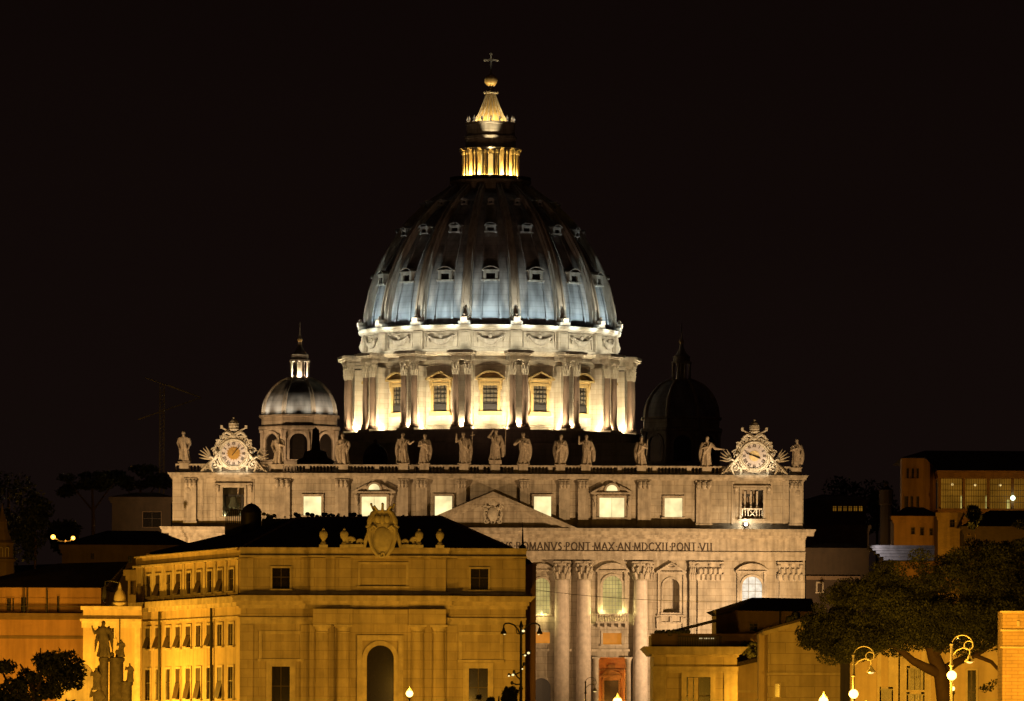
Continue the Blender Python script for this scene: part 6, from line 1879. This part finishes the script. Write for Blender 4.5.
# antenna mast with its stays
Y = 1420.0; k = Y/F
E = empty('antenna_mast', (at(162, 470, Y)[0], Y, 30), 'tall faint antenna mast with slanting booms against the night sky', 'antenna')
T = W0(E); mb = MB(T)
x = at(162, 430, Y)[0]; z = lambda py: at(162, py, Y)[1]
for dx in (-0.45, 0.45): mb.tube([(x+dx, Y, 30), (x+dx, Y, z(384))], 0.13, 5)
for i in range(26):
    za = z(474)+ (z(384)-z(474))*i/26; zb_ = z(474)+(z(384)-z(474))*(i+1)/26
    mb.tube([(x-0.45,Y,za),(x+0.45,Y,zb_)], 0.07, 4)
mb.build('mast', M['paleiron'], E)
mb = MB(T)
for a, b in (((145,377.5),(201,397.5)), ((201,397.5),(138,419.5)), ((168,385),(201,397.5))): mb.tube([W3(a[0],a[1],Y), W3(b[0],b[1],Y)], 0.12, 5)
mb.build('booms', M['paleiron'], E)
light('POINT', (x-8, Y-14, z(450)), 1300, SOD, 0.5)  # unseen lamp added to make the mast show faintly
# ------------------------------------------------------------------ trees
def clump_cloud(mb_v, mb_f, rs, c, rx, ry, rz, n, size):
    for _ in range(n):
        while True:
            p = Vector((rs.uniform(-1,1), rs.uniform(-1,1), rs.uniform(-1,1)))
            l = p.length
            if 0.35 < l < 1: break
        p = Vector((c[0]+p.x*rx, c[1]+p.y*ry, c[2]+p.z*rz))
        d = Vector((rs.gauss(0,1), rs.gauss(0,1), rs.gauss(0,1)+0.4)).normalized()
        q = d.orthogonal().normalized(); a = rs.uniform(0, 6.28); q = Matrix.Rotation(a, 3, d) @ q
        s = size*rs.uniform(0.6, 1.5)
        i = len(mb_v)
        mb_v += [tuple(p - q*s*0.42), tuple(p + d*s*1.2 + q*s*0.1), tuple(p + q*s*0.42), tuple(p - d*s*0.4)]
        mb_f.append((i, i+1, i+2, i+3))
def tree(name, loc, label, clumps, limbs, leafmat_, nleaf, size, group=None, seed=1, cat='tree'):
    e = empty(name, loc, label, cat, group)
    rs = random.Random(seed)
    mb = MB()
    for pts, rr in limbs: mb.tube(pts, rr, 9)
    mb.build('trunk', M['bark'], e, smooth=50)
    v, f = [], []
    tot = sum((c[1]*c[2]*c[3])**(0.75) for c in clumps)
    for c in clumps:
        clump_cloud(v, f, rs, c[0], c[1], c[2], c[3], int(nleaf*(c[1]*c[2]*c[3])**0.75/tot), size)
    mb = MB(); mb.v, mb.f = v, f
    mb.build('crown', leafmat_, e)
    return e
# big umbrella pine, right foreground
Y = 345.0; k = Y/F
bx = at(944, 701, Y)[0]
def L(px, py, dy=0.0):
    x, z = at(px, py, Y); return (x-bx, dy, z)
rs = random.Random(31)
limbs = [([(0.1,0,0), L(946,735), L(945,700), L(942,676), L(934,656), L(928,640)], [0.62,0.5,0.44,0.42,0.36,0.22]),
         ([L(941,674), L(926,668,-0.5), L(912,661,-0.8), L(896,648,-1.0), L(870,636,-1.0)], [0.30,0.26,0.2,0.15,0.08]),
         ([L(942,672), L(958,662,0.6), L(975,655,0.6), L(1000,640,0.5), L(1020,626,0.4)], [0.30,0.22,0.18,0.12,0.07]),
         ([L(934,656), L(926,640,1.2), L(905,618,2.0)], [0.25,0.17,0.08]), ([L(934,656), L(950,634,-1.5), L(970,606,-2.2)], [0.25,0.17,0.08]),
         ([L(930,645), L(930,620,0), L(938,585,0.3)], [0.22,0.15,0.07]),
         ([L(975,655,0.6), L(992,662,0.3), L(1004,676,0.0), L(1010,690,-0.2)], [0.12,0.1,0.08,0.04])]
top = [(806,628),(815,604),(830,590),(845,580),(862,572),(880,565),(895,556),(905,550),(925,548),(940,543),(960,538),(980,532),(1000,526),(1020,520),(1050,516),(1090,536),(1110,560),(1118,600)]
bot = [(806,644),(830,664),(850,664),(870,655),(890,652),(910,650),(940,652),(960,655),(985,650),(1000,646),(1020,640),(1060,648),(1118,625)]
def interp(P, x):
    for (a, b), (c, d) in zip(P, P[1:]):
        if a <= x <= c: return b + (d-b)*(x-a)/(c-a)
    return P[-1][1] if x > P[-1][0] else P[0][1]
cl = []
for i in range(460):
    px = rs.uniform(810, 1114)
    t_, b_ = interp(top, px), interp(bot, px)
    f = rs.random()**0.8
    r = rs.uniform(6, 14)
    py = t_ + r*0.7 + (b_-t_-r*1.3)*f
    ed = min(1, min(px-805, 1118-px)/60)
    dy = (rs.uniform(-4.2, -1.2) if i % 2 else rs.uniform(-3.6, 3.6))*max(0.25, ed)
    cl.append((L(px, py, dy), r*k*1.5, r*k*1.4, r*k*0.8))
for px, py in ((816,634),(826,646),(842,654),(868,654),(888,651),(1006,650),(900,652),(962,653)): cl.append((L(px, py, rs.uniform(-1,1)), 0.55, 0.5, 0.32))
for px, py in ((988,687),(996,683),(1003,679),(985,689),(1007,676),(1009,684)): cl.append((L(px, py, -0.1), 0.40, 0.25, 0.2))
tree('umbrella_pine', (bx, Y, 0), 'broad dark umbrella pine whose crown fills the lower right', cl, limbs, M['leaf'], 260000, 0.075, None, 5)
# leafy tree at the lower left
Y = 460.0; k = Y/F; bx = at(38, 720, Y)[0]
rs = random.Random(12); cl = []
prof_ = [(-40,660),(-10,655),(0,652),(6,651),(14,660),(24,664),(34,652),(40,645),(48,652),(58,648),(66,644),(72,650),(79,662),(84,690)]
for i in range(90):
    px = rs.uniform(-36, 78); t_ = interp(prof_, px); r = rs.uniform(5, 12)
    py = t_ + r*0.8 + rs.random()**1.1*62; cl.append((L(px, py, rs.uniform(-2.5,2.5)), r*k, r*k, r*k*0.8))
limbs = [([(0,0,0), L(38,730), L(36,700), L(30,680), L(20,664)], [0.4,0.3,0.24,0.15,0.06]), ([L(36,705), L(52,680,0.5), L(62,652,0.6)], [0.2,0.13,0.05]), ([L(36,700), L(42,672,-0.6), L(41,648,-0.5)], [0.15,0.1,0.04]), ([L(37,710), L(10,690,0.8), L(-4,660,0.8)], [0.18,0.1,0.05])]
tree('leafy_tree', (bx, Y, 0), 'dark broad-leaved tree in the lower left corner in front of the orange house', cl, limbs, M['leafb'], 15000, 0.17, None, 6)
# bush below the lamp beside the palace
Y = 480.0; k = Y/F; bx = at(498, 720, Y)[0]
rs = random.Random(15); cl = []
for i in range(26):
    px = rs.uniform(478, 517); t_ = interp([(476,692),(484,690),(488,686),(494,692),(499,688),(505,690),(510,682),(516,688),(518,700)], px)
    r = rs.uniform(2.2, 4.5); cl.append((L(px, t_+r*0.6+rs.random()*24, rs.uniform(-1,1)), r*k, r*k, r*k*0.9))
tree('street_tree', (bx, Y, 0), 'top of a small dark street tree beside the double lamp post', cl, [([(0,0,0), L(498,720), L(499,696)], [0.16,0.12,0.05]), ([L(498,715), L(510,688)], [0.08,0.03])], M['leafb'], 5000, 0.13, None, 8)
# far trees on the hill, left and right
def fpine(px, py, w_, h_, Y, label, seed, umbrella=True, group='trees on the dark hill'):
    global bx, k
    k = Y/F; bx = at(px, 520, Y)[0]; rs = random.Random(seed); cl = []
    for i in range(16 if umbrella else 20):
        if umbrella:
            a = rs.uniform(-1, 1); dx = a*w_*0.44; dz = -h_*0.22*rs.random()+(1-a*a)*h_*0.05; r = w_*rs.uniform(0.10, 0.16)
            cl.append(((dx*k, rs.uniform(-0.3,0.3)*w_*k, (at(px,py,Y)[1]) + (dz-r*0.6)*k), r*k*1.3, r*k*1.2, r*k*0.62))
        else:
            t = rs.random(); r = w_*rs.uniform(0.16, 0.28); dx = rs.uniform(-0.34,0.34)*w_*(0.45+0.55*math.sin(PI*min(1, t+0.15)))
            cl.append(((dx*k, rs.uniform(-0.3,0.3)*w_*k, at(px,py,Y)[1] - (r*0.8 + t*h_*0.8)*k), r*k, r*k, r*k*0.9))
    zt_ = at(px, py, Y)[1]
    lb = [([(0,0,4),(0.3,0,zt_-h_*0.6*k),(0,0,zt_-h_*0.2*k)], [w_*0.035*k,w_*0.03*k,w_*0.015*k])]
    if umbrella:
        for s in (-1, 1): lb.append(([(0.2,0,zt_-h_*0.5*k),(s*w_*0.2*k,0,zt_-h_*0.3*k),(s*w_*0.36*k,0,zt_-h_*0.14*k)], [w_*0.018*k,w_*0.013*k,w_*0.006*k]))
    tree('hill_pine' if umbrella else 'hill_tree', (bx, Y, 0), label, cl, lb, M['leaf'], 2600, 0.45, group, seed)
fpine(92, 471, 62, 80, 1350, 'nearest umbrella pine left of the brown side building, flat crown against the sky', 41)
fpine(140, 468, 58, 78, 1380, 'umbrella pine whose crown spreads at the foot of the antenna mast', 42)
fpine(8, 470, 66, 95, 1300, 'tall dark tree against the sky above the left church turret', 43, False)
fpine(34, 494, 40, 70, 1250, 'lower dark tree left of the pair of far lit lamps', 44, False)
fpine(66, 520, 36, 26, 1040, 'small tree lit orange by the pair of far lamps', 45, False)
fpine(846, 474, 60, 60, 1500, 'dark tree on the skyline just right of the last statue', 46, False)
fpine(876, 478, 44, 56, 1450, 'dark tree on the skyline left of the hill palace', 47, False)
fpine(974, 505, 12, 24, 1040, 'small dark cypress-like tree in front of the lit loggia', 48, False)

# ------------------------------------------------------------------ street lamps
def scroll_lamp(px, ytop, ybulb, Y, label, side=1, bulb_power=PW['street'], dy2=0.0):
    k = Y/F; x, zt = at(px, ytop, Y); zb = at(px, ybulb, Y)[1]
    e = empty('street_lamp', (x, Y, 0.15), label, 'street lamp', 'scrolled iron street lamps')
    o = -0.15
    mb = MB(); mb.lathe([(0.22,0),(0.2,0.9),(0.12,1.1),(0.075,2.0),(0.055,zt-1.0),(0.12,zt-0.95),(0.07,zt-0.85),(0.055,zt-0.1),(0.09,zt),(0.0,zt+0.12)], 0, 0, 10); mb.v = [(a,b,c+o) for a,b,c in mb.v]
    mb.build('post', M['iron'], e, smooth=40)
    mb = MB(); r = 0.47
    pts = [(0,0,zt-0.25)] + [(side*(r-r*math.cos(PI*i/12)), 0, zt-0.05+r*0.95*math.sin(PI*i/12)) for i in range(1, 13)]
    pts += [(side*(2*r-0.19+0.19*math.cos(a)), 0, zt-0.05-0.19*math.sin(a)*1.0) for a in [PI*j/8 for j in range(1, 15)]]
    mb.tube(pts, [0.024]*len(pts), 6)
    mb.tube([(0,0,zt-0.55),(side*0.22,0,zt-0.28),(side*0.5,0,zt-0.16),(side*0.72,0,zt-0.2)], 0.028, 6)
    mb.tube([(side*0.8,0,zt-0.22),(side*0.8,0,zt-0.5)], 0.022, 6); mb.v = [(a,b,c+o) for a,b,c in mb.v]
    mb.build('scroll_arm', M['paleiron'], e, smooth=60)
    mb = MB(); mb.lathe([(0.0,zt-0.45),(0.06,zt-0.5),(0.1,zt-0.6),(0.14,zt-0.66),(0.2,zt-0.72),(0.24,zt-0.78)], side*0.8, 0, 16); mb.v = [(a,b,c+o) for a,b,c in mb.v]
    mb.build('bell_shade', M['paleiron'], e, smooth=50)
    mb = MB(); mb.ball((side*0.8,0,zt-0.77+o), 0.15, 0.15, 0.09, 10, 6); mb.build('lamp_glass', M['sodlow'], e)
    if ybulb:
        mb = MB(); mb.lathe([(0.05,zb-0.3),(0.1,zb-0.22),(0.06,zb-0.19)], 0, -0.22, 10); mb.tube([(0,0,zb-0.28),(0,-0.22,zb-0.28)], 0.03, 6); mb.v = [(a,b,c+o) for a,b,c in mb.v]
        mb.build('bulb_holder', M['iron'], e)
        mb = MB(); mb.ball((0,-0.28,zb+o), 0.21, n=16, m=12); mb.build('lit_globe', M['sodium'], e, smooth=60)
        light('POINT', (-side*0.62, -0.3, zb+o), bulb_power, SOD, 0.2, name='lamp_light', parent=e)
    return e
scroll_lamp(853.5, 655, 694, 300, 'scrolled lamp with a big lit globe low on its post, left of the pine trunk', 1, PW['street']*0.8)
scroll_lamp(951.5, 644, 675.5, 290, 'tallest scrolled lamp, its globe blazing beside the pine trunk', 1, PW['street']*0.8)
scroll_lamp(587.5, 682, 0, 520, 'small unlit-globe scrolled lamp in front of the twin giant columns', 1) if False else None
def lamp_globe(px, py, Y, label, power, rad=0.3, hang=True, shade=True, vis=True, ground=0.0, group='globe street lamps', col=SOD):
    x, z = at(px, py, Y)
    e = empty('street_lamp', (x, Y, ground), label, 'street lamp', group)
    z -= ground
    mb = MB(); mb.lathe([(0.2,0),(0.18,0.9),(0.1,1.2),(0.07,z-rad-0.25),(0.16,z-rad-0.15),(0.1,z-rad)], 0, 0, 10); mb.build('post', M['iron'], e, smooth=40)
    mb = MB(); mb.ball((0,0,z), rad, n=14, m=10); mb.build('lit_globe', M['sodium'], e, smooth=60)
    mb = MB(); mb.lathe([(rad*0.9,z+rad*0.75),(rad*0.5,z+rad*1.1),(0.05,z+rad*1.6),(0,z+rad*2.0)], 0, 0, 12); mb.build('cap', M['iron'], e, smooth=40)
    light('POINT', (0, 0, z+rad*2+0.35), power, col, 0.25, name='lamp_light', parent=e)
    return e
scroll_lamp(585.5, 682, 0, 560, 'small scrolled lamp with a dim hanging bell, in front of the giant columns', 1)
lamp_globe(823.5, 701, 515, 'lit globe lamp at the lower edge, at the foot of the gabled house', PW['street']*1.8, 0.36)
lamp_globe(617.5, 701.5, 800, 'lit globe lamp far off in front of the orange church portal', PW['street']*0.6, 0.55)
lamp_globe(409.5, 693.5, 632, 'lit globe lamp between the palace doorway and its right columns', PW['street']*0.75, 0.34)
lamp_globe(952.5, 688.5, 372, 'small lit globe lamp just below the blazing globe by the pine trunk', PW['street']*0.10, 0.13)
# unseen lamps added below the frame to light walls, figures and trees
for i, (px, py, Y, p) in enumerate(((86, 722, 664, 4.5), (-110, 690, 640, 3.4), (78, 722, 630, 1.5), (70, 742, 545, 0.7), (20, 760, 440, 0.35), (420, 712, 592, 0.6), (456, 716, 636, 0.5), (505, 722, 634, 0.4), (300, 726, 630, 0.3),
                                    (40, 735, 690, 3.2), (690, 722, 538, 0.26), (757, 708, 557, 0.28), (905, 722, 382, 2.4), (1014, 735, 288, 1.5), (975, 715, 384, 0.6), (800, 722, 520, 0.35),
                                    (880, 770, 290, 0.4), (1010, 775, 290, 0.7), (866, 712, 330, 0.55), (990, 716, 350, 0.35))):
    lamp_globe(px, py, Y, 'unseen globe lamp added below the view to light walls and trees', PW['street']*p, 0.3, group='added lamps below the view', col=AMB if px == 420 else SOD)
# unseen lamps added behind the far roofs, brightening walls and hill trees
for px, py, Y, p in ((958, 640, 1035, 1.7), (915, 640, 1045, 1.2), (1015, 650, 1110, 2.6), (1000, 640, 1035, 1.2), (90, 575, 1300, 0.5), (20, 575, 1200, 0.5), (838, 625, 1190, 0.3), (140, 568, 1180, 0.7), (100, 574, 880, 0.2), (1, 614, 780, 0.5)):
    lamp_globe(px, py, Y, 'unseen globe lamp added among the far roofs to brighten walls and trees', PW['street']*p, 0.3, group='added lamps among far roofs')
# pair of far lamps on the left
E = empty('twin_lamp', (*[at(65.5, 560, 1000)[0]], 1000, 2.0), 'far post with a pair of bright orange lamps among dark trees on the left', 'street lamp')
k = 1000/F; z = lambda py: at(65, py, 1000)[1]-2.0
mb = MB(); mb.lathe([(0.25,0),(0.12,3),(0.1,z(540))], 0, 0, 8); mb.tube([(-12.5*k,0,z(537)),(-6*k,0,z(541)),(0,0,z(541.5)),(4*k,0,z(541)),(7.5*k,0,z(538))], 0.035, 6); mb.build('post', M['iron'], E, smooth=40)
for dx, py, r in ((-12.5, 537, 0.42), (7.5, 538, 0.36)):
    mb = MB(); mb.ball((dx*k,0,z(py)), r*0.85, n=14, m=10); mb.build('lit_globe', M['sodorange'], E, smooth=60)
    light('POINT', (dx*k, -0.8, z(py)), PW['street']*0.5, (1.0,0.42,0.05), 0.3, name='lamp_light', parent=E)
E = empty('twin_lamp', (at(105, 548, 1100)[0], 1100, 2.0), 'two tiny faint white lamps in the dark left of the brown building', 'street lamp')
k = 1100/F; z = lambda py: at(105, py, 1100)[1]-2.0
mb = MB(); mb.lathe([(0.2,0),(0.1,z(545))], 0.3*k, 0, 8); mb.tube([(-2*k,0,z(541)),(0,0,z(543)),(2*k,0,z(540.5))], 0.06, 6); mb.build('post', M['iron'], E)
for dx in (-2, 2.2):
    mb = MB(); mb.ball((dx*k,0,z(540.5)), 0.24, n=10, m=8); mb.build('lamp_glass', glow('faint_lamp', (1.0,0.9,0.7), 0.35), E)

# double-armed lamp post beside the palace corner
Y = 420.0; k = Y/F; x, _ = at(521, 660, Y); z = lambda py: at(521, py, Y)[1]-0.1
E = empty('double_lamp_post', (x, Y, 0.1), 'dark lamp post with two curved arms and small lit spots beside the palace corner', 'street lamp')
mb = MB(); mb.lathe([(0.25,0),(0.22,1.0),(0.13,1.3),(0.10,z(690)),(0.15,z(689)),(0.09,z(686)),(0.08,z(628)),(0.14,z(627)),(0.06,z(622)),(0,z(620))], 0, 0, 10); mb.build('post', M['iron'], E, smooth=40)
for s, ex in ((-1, 17.5), (1, 18.5)):
    mb = MB()
    pts = [(0,0,z(636)),(s*3*k,0,z(630)),(s*7*k,0,z(625)),(s*12*k,0,z(623.2)),(s*16*k,0,z(623.6)),(s*ex*k,0,z(625.5)),(s*ex*k,0,z(628))]
    mb.tube(pts, [0.05]*7, 6); mb.tube([(0,0,z(634)),(s*4*k,0,z(633.5)),(s*5*k,0,z(630)),(s*3*k,0,z(628.5))], 0.03, 6)
    mb.build('curved_arm', M['iron'], E, smooth=60)
    mb = MB(); mb.lathe([(0.04,z(627.5)),(0.08,z(628.5)),(0.1,z(630.5)),(0.17,z(632)),(0.2,z(634))], s*ex*k, 0, 12); mb.build('bell_shade', M['iron'], E, smooth=50)
    mb = MB(); mb.ball((s*(ex-1.0)*k,-0.1,z(634)), 0.07, n=8, m=6); mb.build('lamp_glass', M['sodlow'], E)
mb = MB()
for dx, py, r in ((2.2,631,0.09),(7.5,653,0.09),(4,655.5,0.07),(-8,675,0.09),(-12,676,0.06),(1.5,669,0.05)):
    mb.ball((dx*k,-0.12,z(py)), r, r, r*0.8, 8, 6)
sp_ = mb.build('spot_bulb', M['whitebulb'] if False else glow('spot_bulb_glass', (1.0,0.78,0.35), 1.6), E)
mb = MB()
for a, b in (((0,654.5),(9,652)),((0,672),(-12,675)),((0,680),(-7,672)),((0,684),(-9,683)),((0,668),(3,664))):
    mb.tube([(a[0]*k,0,z(a[1])),((a[0]+b[0])/2*k,0,z((a[1]+b[1])/2+1)),(b[0]*k,0,z(b[1]))], 0.045, 6); mb.ball((b[0]*k,0,z(b[1])), 0.1, 0.08, 0.13, 7, 5)
mb.build('side_brackets', M['iron'], E)
# white floodlight under the right bell opening
E = empty('floodlight', bpt((745.5-492.8)/5.5, -1.7, ZC1+0.5), 'tiny glaring white floodlight below the right bell opening', 'floodlight')
mb = MB(); mb.box(-0.3, 0.3, -0.05, 0.4, 0.1, 0.7); mb.box(-0.08, 0.08, 0.1, 0.3, -0.45, 0.1); mb.build('housing', M['iron'], E)
mb = MB(); mb.ball((0,-0.1,0.42), 0.34, 0.1, 0.34, 12, 8); mb.build('lens', M['whitebulb'], E)
light('POINT', (0, -0.7, 0.7), 420, (1.0,0.85,0.6), 0.15, parent=E)
# overhead cable crossing the street
E = None
mb = MB(); a = W3(534, 589.5, 656); b = W3(760, 600.5, 577)
pts = []
for i in range(25):
    t = i/24; pts.append((a[0]+(b[0]-a[0])*t, a[1]+(b[1]-a[1])*t, a[2]+(b[2]-a[2])*t - 0.75*4*t*(1-t)*0.6))
mb.tube(pts, 0.025, 5); o = mb.build('overhead_cable', M['iron']); tag(o, 'thin dark cable strung across the church front from the palace to the penthouse', 'cable')
